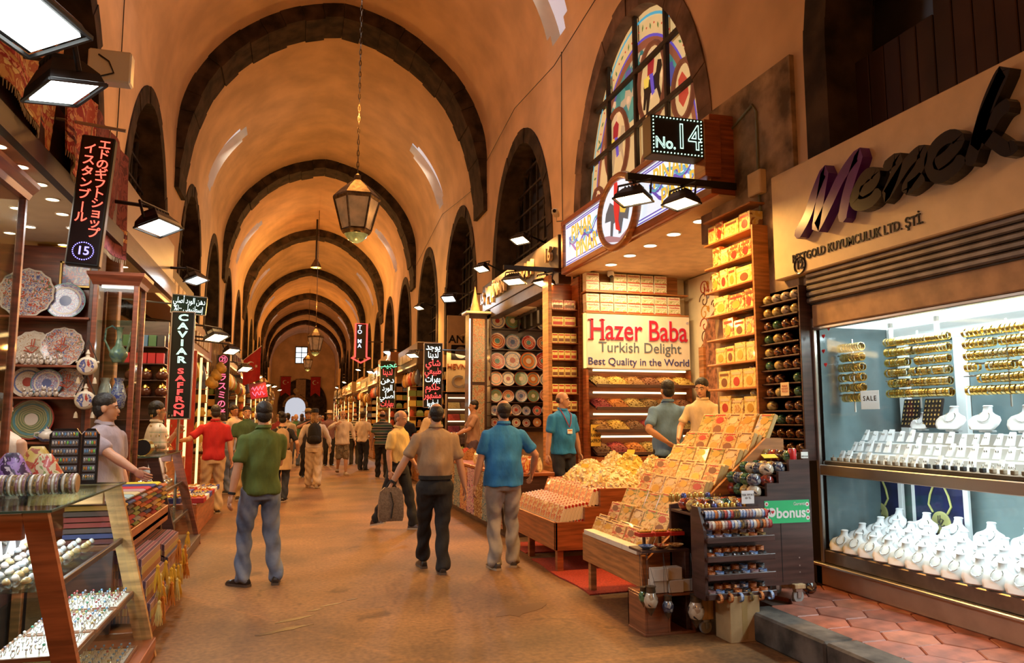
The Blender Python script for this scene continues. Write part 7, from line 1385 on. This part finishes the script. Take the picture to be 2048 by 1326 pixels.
# ================================================================ people
SKIN = {k: mat('skin_' + k, c, .5, var=.06, sc=9) for k, c in dict(a=(.52,.27,.16), b=(.58,.33,.21), c=(.42,.21,.12)).items()}
HAIR = {k: mat('hair_' + k, c, .55, var=.3, sc=40, bump=.6) for k, c in dict(black=(.012,.009,.008), brown=(.05,.025,.012), grey=(.25,.22,.19), blond=(.40,.22,.08)).items()}
SOLE = flat('shoe_sole', (.45, .36, .26), .7)
def fabric(nm, c=(.5,.5,.5), var=.1): return mat('fabric_' + nm, c, .85, var=var, sc=9, bump=.7, stretch=(1.6, 1.6, .7), det=5)
def stripes(nm, cols, s_): return pattern('fabric_' + nm, cols, s_, 'z', .9, 0)
DENIM = mat('fabric_denim', (.06, .09, .17), .85, var=.5, sc=4.5, col2=(.22, .26, .34), bump=.8, det=6); GDENIM = mat('fabric_grey_denim', (.20, .18, .16), .85, var=.5, sc=4, col2=(.40, .35, .30), bump=.8, det=6)
BLK = fabric('black', (.014, .013, .013)); CAMO = pattern('fabric_camo', ((.14,.10,.06), (.22,.18,.12), (.07,.06,.04)), 14, 'noise', .9, 0)
def ell(c, rx, ry, n=14, ex=1.0): return [(c[0] + rx * cos(2*pi*k/n), c[1] + ry * sin(2*pi*k/n), c[2]) for k in range(n)]
def ik(a, t, l1, l2, hint):
    a, t = Vector(a), Vector(t); d = t - a; L = min(d.length, (l1 + l2) * .999); d.normalize(); t = a + d * L
    x = (l1*l1 - l2*l2 + L*L) / (2 * L); h = sqrt(max(0, l1*l1 - x*x)); v = Vector(hint) - d * Vector(hint).dot(d); v.normalize()
    return a + d * x + v * h, t
def limb(mb, pts, rs, n=12):
    P = [Vector(p) for p in pts]; Q, R = [], []
    for i in range(len(P) - 1):
        for u in (0, .25, .5, .75): Q.append(P[i].lerp(P[i+1], u)); R.append(rs[i] + (rs[i+1] - rs[i]) * u)
    Q.append(P[-1]); R.append(rs[-1])
    d0, d1 = (Q[0] - Q[1]).normalized(), (Q[-1] - Q[-2]).normalized()
    Q = [Q[0] + d0 * R[0] * .6] + Q + [Q[-1] + d1 * R[-1] * .35]; R = [R[0] * .55] + R + [R[-1] * .7]
    mb.tube(Q, R, n)
def person(label, loc, hd, H=1.76, shirt=None, pants=None, skin='a', hair='black', style='short', sleeve='short', L=None, R=None, Lh=(.5, .8, -.2), Rh=(-.5, .8, -.2), fl=(.10, 0, 0), fr=(-.10, 0, 0), fat=1.0, lean=0, hy=0, hpit=0, hem=.86, tuck=False, shoe=(.02, .015, .012), collar=True, wide=1.0, fem=False, shorts=False, watch=None, detail=None, scarf=None, hat=None, nm='person', group=None, toe=12, tw=0):
    k = H / 1.75; y = loc[1]; vx = detail or (.0085 if y < 12 else .012 if y < 19 else .018 if y < 28 else .026)
    t = thing(nm, label, 'person', loc, radians(hd), group); sk = SKIN[skin]
    RX = Matrix.Rotation(lean, 3, 'X') @ Matrix.Rotation(radians(tw), 3, 'Z'); piv = Vector((0, 0, .95))
    U = lambda p: RX @ (Vector(p) - piv) + piv
    RH = Matrix.Rotation(radians(hy), 3, 'Z') @ Matrix.Rotation(hpit, 3, 'X'); hp_ = Vector((0, .005, 1.50))
    HD = lambda p: U(RH @ (Vector(p) - hp_) + hp_)
    sw = .150 if fem else .172; hw = .096
    A = {}
    for s_, tg, hint in ((1, L, Lh), (-1, R, Rh)):
        sh = U((s_ * (sw + .012), .005, 1.39)); tg = Vector(tg) if tg else Vector((s_ * .27, -.02, .86)); A[s_] = (sh, *ik(sh, tg, .285, .255, hint))
    G = {}
    for s_, ft in ((1, fl), (-1, fr)):
        hp2 = Vector((s_ * hw, 0, .90)); an = Vector((ft[0], ft[1] + .02, ft[2] + .09)); kn, an = ik(hp2, an, .418, .405, (0, -1, 0)); G[s_] = (hp2, kn, an)
    # --- body: one skin
    b = MB(); tors = ((.88, .15, .10), (1.0, .135, .095), (1.15, .135, .095), (1.3, .15, .10), (1.40, .15, .085), (1.46, .09, .065), (1.50, .05, .05))
    b.rings([[U(p) for p in ell((0, 0, z), rx * (.92 if fem else 1), ry)] for z, rx, ry in tors])
    b.tube([U((0, .012, 1.42)), HD((0, .01, 1.52)), HD((0, .0, 1.60))], [.06, .054 if not fem else .046, .05], 12)
    sp = lambda c, r: b.add(*(lambda q: ([HD(v) for v in q.v], q.f))(MB().sph(c, r, 16, 10)))
    sp((0, .008, 1.655), (.074, .093, .092)); sp((0, -.022, 1.60), (.060, .066, .085)); sp((0, -.03, 1.55), (.042, .05, .04)); sp((0, -.088, 1.602), (.013, .02, .024)); sp((0, -.098, 1.592), (.016, .014, .012)); sp((0, -.062, 1.645), (.055, .03, .02)); sp((0, -.078, 1.565), (.026, .014, .012)); sp((0, -.07, 1.535), (.022, .018, .014))
    for s_ in (-1, 1): sp((s_ * .077, .012, 1.615), (.011, .022, .032))
    fing = MB()
    for s_ in (1, -1):
        sh, el, wr = A[s_]; limb(b, [sh, sh.lerp(el, .45), el, el.lerp(wr, .35), wr], [.056 * (.82 if fem else 1), .048 * (.82 if fem else 1), .040, .042 * (.85 if fem else 1), .027])
        d = (wr - el).normalized(); n = Vector((-s_, 0, 0)); n = n - d * n.dot(d); n = n.normalized() if n.length > .05 else d.orthogonal(); u = d.cross(n) * (1 if s_ < 0 else -1)
        if u.dot(Vector((0, -1, 0))) < 0 and abs(d.z) > .5: u = -u
        Mx = Matrix((u, n, d)).transposed(); b.sph(wr + d * .045, (.041, .017, .055), 12, 8, Mx)
        if y < 26:
            for j, (o, ln) in enumerate(((.031, .066), (.0105, .076), (-.0105, .071), (-.031, .056))):
                p0 = wr + d * .075 + u * o; c1 = d + n * .25; c2 = d + n * .75; c3 = d * .8 + n * 1.3
                fing.tube([p0, p0 + c1.normalized() * ln * .5, p0 + c1.normalized() * ln * .5 + c2.normalized() * ln * .3, p0 + c1.normalized() * ln * .5 + c2.normalized() * ln * .3 + c3.normalized() * ln * .28], [.0098, .0092, .0085, .0055], 7)
            p0 = wr + d * .02 + u * .03; c1 = (d * .8 + u * .75 + n * .2).normalized(); fing.tube([p0, p0 + c1 * .035, p0 + c1 * .05 + (d + n * .3) * .02, p0 + c1 * .055 + (d + n * .4) * .035], [.013, .012, .010, .006], 7)
    if shorts:
        for s_ in (1, -1): hp2, kn, an = G[s_]; limb(b, [hp2, kn, kn.lerp(an, .35), an], [.08, .058, .056, .036])
    bo = part('body', b, sk, t); SCULPT.append((bo, vx, fing, 0, 0))
    # --- face
    if y < 30:
        ew, ei, lip = flat('eye_white', (.7, .66, .6), .2), flat('eye_dark', (.02, .012, .008), .15), mat('lip', (.36, .10, .07), .5)
        for s_ in (-1, 1):
            e = part('eye', MB().sph(HD((s_ * .030, -.083, 1.628)), (.013, .008, .0075), 8, 6), ew, t, 60); part('iris', MB().sph(HD((s_ * .030, -.0895, 1.628)), (.0058, .003, .006), 7, 5), ei, e, 60)
            part('eyebrow', MB().tube([HD((s_ * .013, -.090, 1.646)), HD((s_ * .032, -.089, 1.652)), HD((s_ * .052, -.072, 1.645))], [.004, .0055, .003], 6), HAIR[hair if style != 'bald' else 'brown'], t)
        part('mouth', MB().sph(HD((0, -.091, 1.566)), (.022, .006, .0065), 10, 6), lip, t, 60)
    # --- hair
    h = MB(); hs = lambda c, r, nu=16: h.add(*(lambda q: ([HD(Vector(v) + Vector(v).normalized() * 0) for v in q.v], q.f))(MB().sph(c, r, nu, 10)))
    if style == 'bald': hs((0, .040, 1.630), (.081, .066, .050))
    elif style == 'thin': hs((0, .030, 1.652), (.080, .080, .078)); hs((0, .05, 1.60), (.06, .045, .05))
    else:
        hs((0, .018, 1.678), (.082, .098, .086)); hs((0, .045, 1.620), (.074, .062, .075))
        if style == 'long': hs((0, .06, 1.54), (.085, .06, .12))
        if style == 'bun': hs((0, .11, 1.72), (.05, .05, .05)); hs((.03, .05, 1.745), (.06, .06, .045))
    if scarf is None: part('hair', h, HAIR[hair], t, 80)
    else:
        q = MB(); q.rings([[HD((rx * cos(a), yo + ry * sin(a), z)) for a in [radians(-62) + radians(304) * j / 15 for j in range(16)]] for z, rx, ry, yo in ((1.36, .15, .12, .01), (1.45, .10, .10, .02), (1.55, .088, .10, .02), (1.66, .092, .11, .01), (1.735, .075, .088, .01), (1.768, .03, .035, .01))][::1]); part('headscarf', q, scarf, t, 80)
    if hat:
        kind, hm = hat; q = MB(); br = .10 if kind == 'beret' else .155
        q.rings([[HD(p) for p in ell((0, .01, z), rx, ry, 18)] for z, rx, ry in ((1.70, br, br + .012), (1.708, br, br + .012), (1.71, .088, .104), (1.755, .088 if kind != 'straw' else .082, .10), (1.79, .07, .085), (1.80, .03, .035))]); o = part('hat', q, hm, t, 50)
        if kind == 'straw': part('hat_band', MB().rings([[HD(p) for p in ell((0, .01, z), .0895, .1055, 18)] for z in (1.712, 1.73)]), BLK, o)
    # --- shirt
    if shirt:
        s = MB(); g = .016; f = fat; z0 = hem if not tuck else .97
        lv = [(z0, .186 * f, .140 * f), (1.02, .176 * f, .134 * f), (1.12, .170 * f, .130 * f * (1 + (f - 1) * .8)), (1.24, .182 * (.5 + f / 2), .130 * (.5 + f / 2)), (1.33, .200, .128), (1.39, .204, .115), (1.425, .180, .095), (1.455, .125, .080), (1.49, .070, .066)]
        if tuck: lv[0] = (.97, .158 * f, .118 * f); lv[1] = (1.03, .166 * f, .128 * f)
        if fem: lv = [(z, rx * .9, ry * (.95 if z < 1.2 else 1.06)) for z, rx, ry in lv]
        s.rings([[U(p) for p in ell((0, 0, z), rx, ry, 18)] for z, rx, ry in lv])
        if sleeve:
            for q in (1, -1):
                sh, el, wr = A[q]
                if sleeve == 'short': limb(s, [sh, sh.lerp(el, .74)], [.064 if not fem else .055, .068 if not fem else .058])
                elif sleeve == 'cap': limb(s, [sh, sh.lerp(el, .25)], [.066, .06])
                else: limb(s, [sh, sh.lerp(el, .5), el, wr.lerp(el, .12)], [.064, .062, .056, .045])
        so = part('shirt', s, shirt, t); SCULPT.append((so, max(vx, .012), None, .010 if y < 24 else .004, 1))
        if collar:
            q = MB(); q.rings([[U((r * cos(a), .006 + (r + .002) * sin(a) - .0, z + .012 * (1 if sin(a) > 0 else -sin(a) * -.6))) for a in [2*pi*j/16 for j in range(16)]] for r, z in ((.066, 1.475), (.064, 1.505), (.070, 1.515), (.080, 1.488))]); part('collar', q, shirt, t, 60)
    if tuck: q = MB(); q.rings([[U(p) for p in ell((0, 0, z), .163 * fat, .124 * fat, 18)] for z in (.955, .995)]); be = part('belt', q, BLK, t, 40); part('buckle', MB().cb(-.025, .025, -.135 * fat, -.12 * fat, .958, .992, .003), STEEL, be)
    # --- trousers
    p = MB(); w = wide; p.rings([ell((0, .0, z), rx * (.5 + fat / 2), ry * (.5 + fat / 2), 18) for z, rx, ry in ((.80, .160, .118), (.86, .172, .128), (.92, .160, .118), (.97, .145, .104))])
    for s_ in (1, -1):
        hp2, kn, an = G[s_]
        if shorts: limb(p, [hp2, hp2.lerp(kn, .5), kn.lerp(an, .12)], [.096, .092, .088])
        else: limb(p, [hp2, hp2.lerp(kn, .5), kn, kn.lerp(an, .5), an + Vector((0, .01, -.035))], [.104, .095, .076 * w, .070 * w, .074 * w])
    po = part('trousers' if not shorts else 'shorts', p, pants, t); SCULPT.append((po, max(vx, .012), None, .010 if y < 24 else .004, 2))
    # --- shoes
    shm = mat('shoe_%02d%02d%02d' % tuple(int(c * 99) for c in shoe), shoe, .35, var=.1)
    for s_ in (1, -1):
        an = G[s_][2]; ft = fl if s_ > 0 else fr; a = radians(toe) * s_; Rz = Matrix.Rotation(a, 3, 'Z'); pit = Matrix.Rotation(-min(.7, ft[2] * 4), 3, 'X'); c0 = Vector((an.x, an.y, ft[2])); tr = lambda v: c0 + Rz @ (pit @ Vector(v)) + Vector((0, 0, 0))
        q = MB(); q.rings([[tr((xx * w2, yy, max(zz, .018))) for xx, zz in ((-1, .018), (-.95, h2 * .6), (-.55, h2), (.55, h2), (.95, h2 * .6), (1, .018))] for yy, w2, h2 in ((.085, .028, .06), (.06, .036, .085), (.01, .038, .095), (-.05, .042, .075), (-.11, .045, .055), (-.16, .040, .045), (-.185, .022, .032))]); so = part('shoe', q, shm, t, 50)
        q = MB(); q.rings([[tr((xx * w2 * 1.08, yy, zz)) for xx, zz in ((-1, .0), (1, .0), (1, .022), (-1, .022))] for yy, w2 in ((.09, .028), (.06, .037), (.0, .036), (-.08, .043), (-.14, .042), (-.19, .02))]); part('sole', q, SOLE if sum(shoe) > .1 or y > 12 else flat('dark_sole', (.10, .07, .05), .7), so)
    if watch:
        sh, el, wr = A[watch]; d = (wr - el).normalized(); u = d.orthogonal().normalized(); v = d.cross(u); part('watch', MB().rings([[wr - d * (.03 - e) + (u * cos(2*pi*j/12) + v * sin(2*pi*j/12)) * r for j in range(12)] for e, r in ((0, .031), (.004, .035), (.02, .035), (.024, .031))]), BLK, t, 40)
    t.scale = (k,) * 3; return t
GREEN = fabric('green', (.085, .13, .025)); KHAKI = fabric('khaki', (.36, .24, .14)); BLUE = fabric('blue', (.02, .19, .52)); TEAL = fabric('teal', (.02, .22, .55)); YELL = fabric('pale_yellow', (.72, .52, .20)); WHT = fabric('white', (.72, .62, .52)); REDF2 = fabric('red', (.42, .012, .014)); BEIGE = fabric('beige', (.55, .40, .22)); LILAC = fabric('lilac', (.36, .31, .36)); LBLUE = fabric('light_blue', (.30, .33, .38)); STRP = stripes('stripe', ((.02,.02,.02), (.5,.42,.32), (.02,.02,.02), (.06,.12,.08)), 2.2); STRP2 = stripes('stripe_grey', ((.03,.03,.03), (.4,.36,.3)), 4.0); DKG2 = fabric('dark_green', (.05, .10, .05)); PINKT = fabric('pinkish_grey', (.42, .26, .19)); STEELB = fabric('steel_blue', (.12, .24, .46))
person('man in a green polo shirt and blue jeans standing with his back turned', (-.30, 8.0, 0), -155, 1.78, GREEN, DENIM, R=(-.02, -.26, 1.12), Rh=(-.9, .4, -.3), L=(.30, .03, .86), fl=(.15, -.02, 0), fr=(-.14, .08, 0), watch=1, fat=1.05, hy=-15, toe=25)
person('man in a khaki short-sleeved shirt and black trousers walking away', (1.47, 8.07, 0), 180, 1.78, KHAKI, BLK, 'a', L=(.46, -.02, .90), R=(-.32, .02, .84), fl=(.07, -.34, 0), fr=(-.07, .06, 0), tuck=True, watch=1, fat=1.1, style='thin', toe=5)
person('stout man in a blue polo and grey jeans standing by the sweet stand', (2.24, 8.12, 0), 178, 1.82, BLUE, GDENIM, 'a', L=(.30, -.02, .86), R=(-.36, -.16, .96), Rh=(-.8, .7, -.1), fl=(.10, .05, 0), fr=(-.12, -.06, 0), fat=1.18, hem=.84, style='thin', shoe=(.06, .05, .045), hair='black')
person('man in a pale yellow shirt and dark trousers striding to the right', (1.50, 11.3, 0), 52, 1.74, YELL, BLK, 'a', 'grey', 'thin', L=(.24, -.16, .92), R=(-.26, -.02, .86), fl=(.08, -.26, 0), fr=(-.08, .30, .05), fat=1.08, tuck=True, hpit=.25, shoe=(.06, .03, .02))
person('person in white with a black hat and backpack walking away', (.46, 18.4, 0), 178, 1.80, WHT, fabric('cream_linen', (.66, .52, .36)), 'b', 'blond', 'long', sleeve='long', L=(.33, .0, .90), R=(-.36, -.02, .90), fl=(.09, -.22, 0), fr=(-.09, .12, .03), wide=1.35, hat=('beret', BLK), shoe=(.5, .4, .28), hem=.90)
person('woman in a black top and dark jeans with a jacket tied at the waist', (-.22, 15.6, 0), 176, 1.72, BLK, fabric('dark_denim', (.02, .025, .04)), 'b', 'black', 'bun', L=(.26, -.06, .92), R=(-.30, -.10, .95), fl=(.08, -.12, 0), fr=(-.08, .14, .02), fem=True, collar=False)
person('man in a red polo and beige trousers reaching to a stall', (-1.32, 14.0, 0), -165, 1.84, REDF2, BEIGE, 'a', L=(.50, -.20, 1.17), Lh=(.5, .6, -.6), R=(-.28, .04, .86), watch=1)
person('man in a dark green polo facing the camera behind the green polo man', (-.93, 16.2, 0), 12, 1.86, DKG2, BEIGE, 'a', L=(.24, -.12, .92))
person('man in a light blue shirt bending over a stall', (-1.32, 17.6, 0), -110, 1.78, LBLUE, DENIM, 'a', 'brown', lean=.38, L=(.22, -.4, .92), R=(-.2, -.42, .95))
person('smiling man in a white open shirt at the left stalls', (-1.40, 19.4, 0), 40, 1.92, WHT, BLK, 'a', sleeve='long', R=(-.18, -.3, 1.1))
person('man in a black, white and green striped polo walking away', (2.30, 20.7, 0), 172, 1.82, STRP, BLK, 'c', 'black', 'bald', fl=(.10, -.20, 0), fr=(-.12, .14, .03), fat=1.1)
person('young man in a black v-neck facing the camera beside the striped polo', (2.85, 20.2, 0), -12, 1.82, BLK, BLK, 'a', collar=False, hpit=.3, L=(.16, -.25, 1.05), R=(-.16, -.25, 1.05))
person('man in a white polo and dark jeans seen from behind', (2.05, 23.8, 0), 150, 1.82, WHT, fabric('dark_denim'), 'a', 'brown', fl=(.1, -.1, 0), L=(.2, -.2, 1.0))
person('bald man in a white linen shirt and camouflage shorts walking here', (1.35, 22.4, 0), 4, 1.84, WHT, CAMO, 'b', 'grey', 'bald', sleeve='long', R=(-.20, -.24, 1.38), Rh=(-.9, .1, -.6), L=(.34, -.04, .90), fl=(.09, -.16, 0), fr=(-.09, .16, .06), shorts=True, hem=.82, shoe=(.4, .35, .3), fat=1.08)
person('man in a grey striped shirt walking away in the crowd', (2.05, 27.0, 0), 178, 1.8, STRP2, fabric('charcoal', (.05, .045, .04)), 'c', 'brown', 'bald', fat=1.1)
person('man in a plain blue shirt beyond the grey striped shirt', (2.45, 28.2, 0), 175, 1.8, fabric('mid_blue', (.08, .10, .2)), BLK, 'a', 'grey')
person('man with a white cap facing the camera in the crowd', (1.15, 26.5, 0), 5, 1.84, fabric('mauve', (.2, .1, .12)), BLK, 'b', 'brown', hat=('cap', WHT))
person('man with a straw hat facing the camera near the white backpacker', (.36, 21.6, 0), 15, 1.84, fabric('deep_grey', (.04, .035, .035)), BLK, 'a', 'brown', hat=('straw', mat('straw', (.55, .40, .18), .8, var=.3, sc=60)), R=(-.10, -.22, 1.42), Rh=(-.9, 0, -.5))
person('woman in a cream headscarf looking down at the long counter', (2.62, 15.6, 0), 70, 1.62, fabric('cream_coat', (.55, .40, .24)), fabric('cream_coat'), 'b', scarf=fabric('headscarf', (.66, .52, .34)), sleeve='long', fem=True, hem=.55, hpit=.3, collar=False, L=(.18, -.28, 1.0))
single('shop_step', MB().cb(3.56, 4.1, 15.45, 16.25, 0, .2, .01), DKBR, 'low dark step beside the tile pillar', 'step')
person('bearded man in a pinkish grey t-shirt in profile at the plate shop', (3.70, 15.85, .2), -92, 1.80, PINKT, fabric('purple_grey', (.12, .08, .12)), 'a', L=(.18, -.36, 1.05), R=(-.18, -.34, 1.02), collar=False)
o = person('seller in a turquoise polo with a red lanyard behind the sweet stand', (3.73, 10.3, .24), 18, 1.76, TEAL, fabric('dark_denim'), 'a', 'brown', 'bald', hy=42, L=(.29, -.02, .86), R=(-.29, -.02, .86), fat=1.12)
LAN = flat('lanyard_red', (.40, .02, .03), .6)
part('lanyard', MB().tube([(-.065, -.02, 1.50), (-.07, -.11, 1.42), (-.03, -.150, 1.30), (0, -.158, 1.24), (.03, -.150, 1.30), (.07, -.11, 1.42), (.065, -.02, 1.50)], .006, 5), LAN, o); ba = part('name_badge', MB().cb(-.045, .045, -.17, -.162, 1.15, 1.215, .002), WT, o); part('badge_stripe', MB().box(-.035, .035, -.1715, -.170, 1.19, 1.205), flat('badge_orange', (.6, .2, .05), .5), ba)
person('man in a steel blue polo with hands on hips seen from behind', (4.60, 8.75, .24), 176, 1.86, STEELB, BLK, 'a', 'black', 'short', L=(.10, .19, 1.02), Lh=(1, .1, -.1), R=(-.24, -.06, 1.04), Rh=(-1, .3, -.1), fat=1.08)
single('shop_step', MB().cb(4.45, 5.1, 7.8, 8.4, .24, .40, .01), OAK, 'wooden step the young saleswoman stands on', 'step')
person('young saleswoman in a cream blouse leaning over the boxes', (4.74, 8.12, .40), -40, 1.70, fabric('cream_blouse', (.68, .55, .36)), BLK, 'b', 'black', 'long', fem=True, hpit=.15, hy=-10, R=(-.25, -.3, 1.0), L=(.1, -.35, 1.05), collar=True)
person('man in a lilac short-sleeved shirt leaning a hand on the scarf stand', (-1.66, 7.66, 0), 62, 1.84, LILAC, BLK, 'a', 'black', 'short', R=(-.16, -.46, 1.10), Rh=(-.6, .5, -.5), L=(.2, -.1, .9), hy=35, fat=1.12, hem=.84)
person('man in a white shirt behind the second jewellery case', (-1.76, 10.98, 0), 115, 1.84, WHT, BLK, 'a', 'black', 'short', L=(.05, -.25, 1.35))
person('woman in a white sleeveless top at the left picture edge', (-2.16, 6.62, 0), 165, 1.80, WHT, BLK, 'b', 'black', 'short', sleeve=None, collar=False, fem=True)
CR = [fabric('crowd_%d' % i, c) for i, c in enumerate(((.05,.05,.06), (.5,.42,.34), (.1,.14,.24), (.3,.04,.04), (.06,.16,.08), (.3,.2,.12), (.4,.4,.42)))]; CN = ['dark', 'cream', 'navy', 'red', 'green', 'tan', 'grey']
for i, (x, yy, h_) in enumerate(((-.2, 24.5, 175), (.05, 26.8, 10), (.7, 29.0, 170), (-.55, 28.5, 30), (1.6, 31.0, 0), (.3, 33, 180), (1.1, 35, 10), (-.4, 36, 170), (2.1, 34, 180), (.7, 40, 0), (1.5, 43, 170), (-.1, 45, 10), (2.0, 48, 180), (.6, 52, 0), (1.2, 58, 180), (.1, 62, 0))):
    c = (i * 3 + 1) % 7; person('%s-shirted person in the far crowd, %s nearest of them' % (CN[c], od(i)), (x, yy, 0), h_, 1.68 + .12 * random.random(), CR[c], CR[(i * 2) % 3 if i % 3 else 5], 'abc'[i % 3], ('black', 'brown', 'grey', 'blond')[i % 4], ('short', 'bald', 'long')[i % 3], fl=(.09, -.14, 0), fr=(-.09, .12, .02), group='far crowd in the aisle')
# things carried
t = thing('shopping_bag', 'grey brown patterned carrier bag in the khaki man\'s hand', 'bag', (1.0, 8.06, .55)); part('bag_body', MB().rings([[(-.13 * a, -.045 * b_, z), (.13 * a, -.045 * b_, z), (.13 * a, .045 * b_, z), (-.13 * a, .045 * b_, z)] for a, b_, z in ((.92, .8, 0), (1, 1, .05), (1.0, .8, .2), (.9, .5, .30), (.55, .3, .345))]), pattern('bag_print', ((.13,.09,.06), (.18,.13,.09)), 90, 'vor', .4, .2), t, 40)
part('handle', MB().tube([(-.06, 0, .33), (-.02, 0, .40), (.02, 0, .40), (.06, 0, .33)], .008, 6), BLK, t); part('crease', MB().tube([(.0, -.05, .03), (.02, -.048, .18), (-.01, -.035, .3)], .006, 5), BLK, t)
def backpack(lab, loc, m_, s_):
    t = thing('backpack', lab, 'backpack', loc); part('main_pouch', MB().rings([[(w_ * cos(a) * (1 if abs(cos(a)) < .8 else .95), y0 + d * sin(a), z) for a in [2*pi*j/14 for j in range(14)]] for w_, d, z, y0 in ((.10, .05, 0, 0), (.15, .085, .03, -.02), (.16, .095, .2, -.02), (.145, .085, .36, -.01), (.09, .05, .44, 0), (.03, .02, .46, 0))]), m_, t, 60)
    part('front_pocket', MB().rings([[(w_ * cos(a), -.085 + d * sin(a), z) for a in [2*pi*j/12 for j in range(12)]] for w_, d, z in ((.08, .02, .04), (.115, .05, .06), (.11, .05, .16), (.07, .02, .2))]), m_, t, 60); part('grab_loop', MB().tube([(-.03, .03, .45), (0, .03, .5), (.03, .03, .45)], .007, 5), m_, t)
    for q in (-1, 1): part('strap', MB().tube([(q * .08, .04, .44), (q * .11, .12, .48), (q * .13, .20, .40), (q * .15, .2, .2), (q * .15, .06, .05)], .014, 6), m_, t)
    t.scale = (s_,) * 3
backpack('black backpack worn by the person in white', (.46, 18.22, 1.02), BLK, 1.05); backpack('beige backpack worn by the woman in black', (-.22, 15.43, 1.0), fabric('beige_pack', (.38, .26, .15)), .92)
q = MB(); q.rings([[(r * 1.0 * cos(a) * (1 + .06 * sin(5 * a)), r * .85 * sin(a) - .01 * (z < .8), z) for a in [2*pi*j/18 for j in range(18)]] for r, z in ((.15, 1.0), (.19, .95), (.21, .8), (.20, .62))], cap=False); single('tied_jacket', q, fabric('beige'), 'beige jacket tied around the waist of the woman in black', 'jacket', (-.22, 15.6, 0), smooth=70)
# ---------------------------------------------------------------- turn lettering and sculpted bodies into plain meshes
import numpy as np
for o, vx, fing, amp, kind in SCULPT:
    m_ = o.modifiers.new('skin', 'REMESH'); m_.mode = 'VOXEL'; m_.voxel_size = vx; m_.use_smooth_shade = True
    m_ = o.modifiers.new('soft', 'SMOOTH'); m_.factor = .5; m_.iterations = (2, 9, 4)[kind]
bpy.context.view_layer.update()
_dg = bpy.context.evaluated_depsgraph_get(); _done = {}
for o, vx, fing, amp, kind in SCULPT:
    me = bpy.data.meshes.new_from_object(o.evaluated_get(_dg)); n = len(me.vertices)
    if amp:
        co = np.empty(n * 3, np.float32); no = np.empty(n * 3, np.float32); me.vertices.foreach_get('co', co); me.vertices.foreach_get('normal', no); co = co.reshape(-1, 3); no = no.reshape(-1, 3); x, y, z = co.T; ph = (sum(ord(c) for c in o.name) % 17)
        if kind == 2: d = np.sin(34 * z + 5 * np.sin(11 * x + ph) + 4 * np.sin(9 * y)) * (.35 + .65 * np.clip((.75 - z) / .6, 0, 1)) + .6 * np.sin(13 * z + 17 * x + ph) * np.sin(21 * y + 3)
        else: d = np.sin(22 * z + 12 * x * np.sign(x) * -1 + 4 * np.sin(8 * y + ph)) * (.3 + .7 * np.clip((1.25 - z) / .3, 0, 1)) + .7 * np.sin(31 * x + 9 * z + ph) * np.sin(14 * z + 2)
        co += no * (amp * d)[:, None]; me.vertices.foreach_set('co', co.ravel())
    if fing and fing.v:
        bm = bmesh.new(); bm.from_mesh(me); f2 = bpy.data.meshes.new('f'); f2.from_pydata(fing.v, [], fing.f); bm.from_mesh(f2); bmesh.ops.recalc_face_normals(bm, faces=bm.faces); bm.to_mesh(me); bm.free(); bpy.data.meshes.remove(f2)
    me.polygons.foreach_set('use_smooth', [True] * len(me.polygons)); me.update(); _done[o] = me
for o in TXO:
    cu = o.data
    if cu.name not in _done: _done[cu.name] = bpy.data.meshes.new_from_object(o.evaluated_get(_dg))
for o, *_r in SCULPT: o.modifiers.clear(); o.data = _done[o]
for o in TXO:
    n = bpy.data.objects.new(o.name.split('.')[0], _done[o.data.name]); COL.objects.link(n); n.parent = o.parent; n.location = o.location; n.rotation_euler = o.rotation_euler; n.scale = o.scale
    for k in o.keys(): n[k] = o[k]
for o in TXO: bpy.data.objects.remove(o)
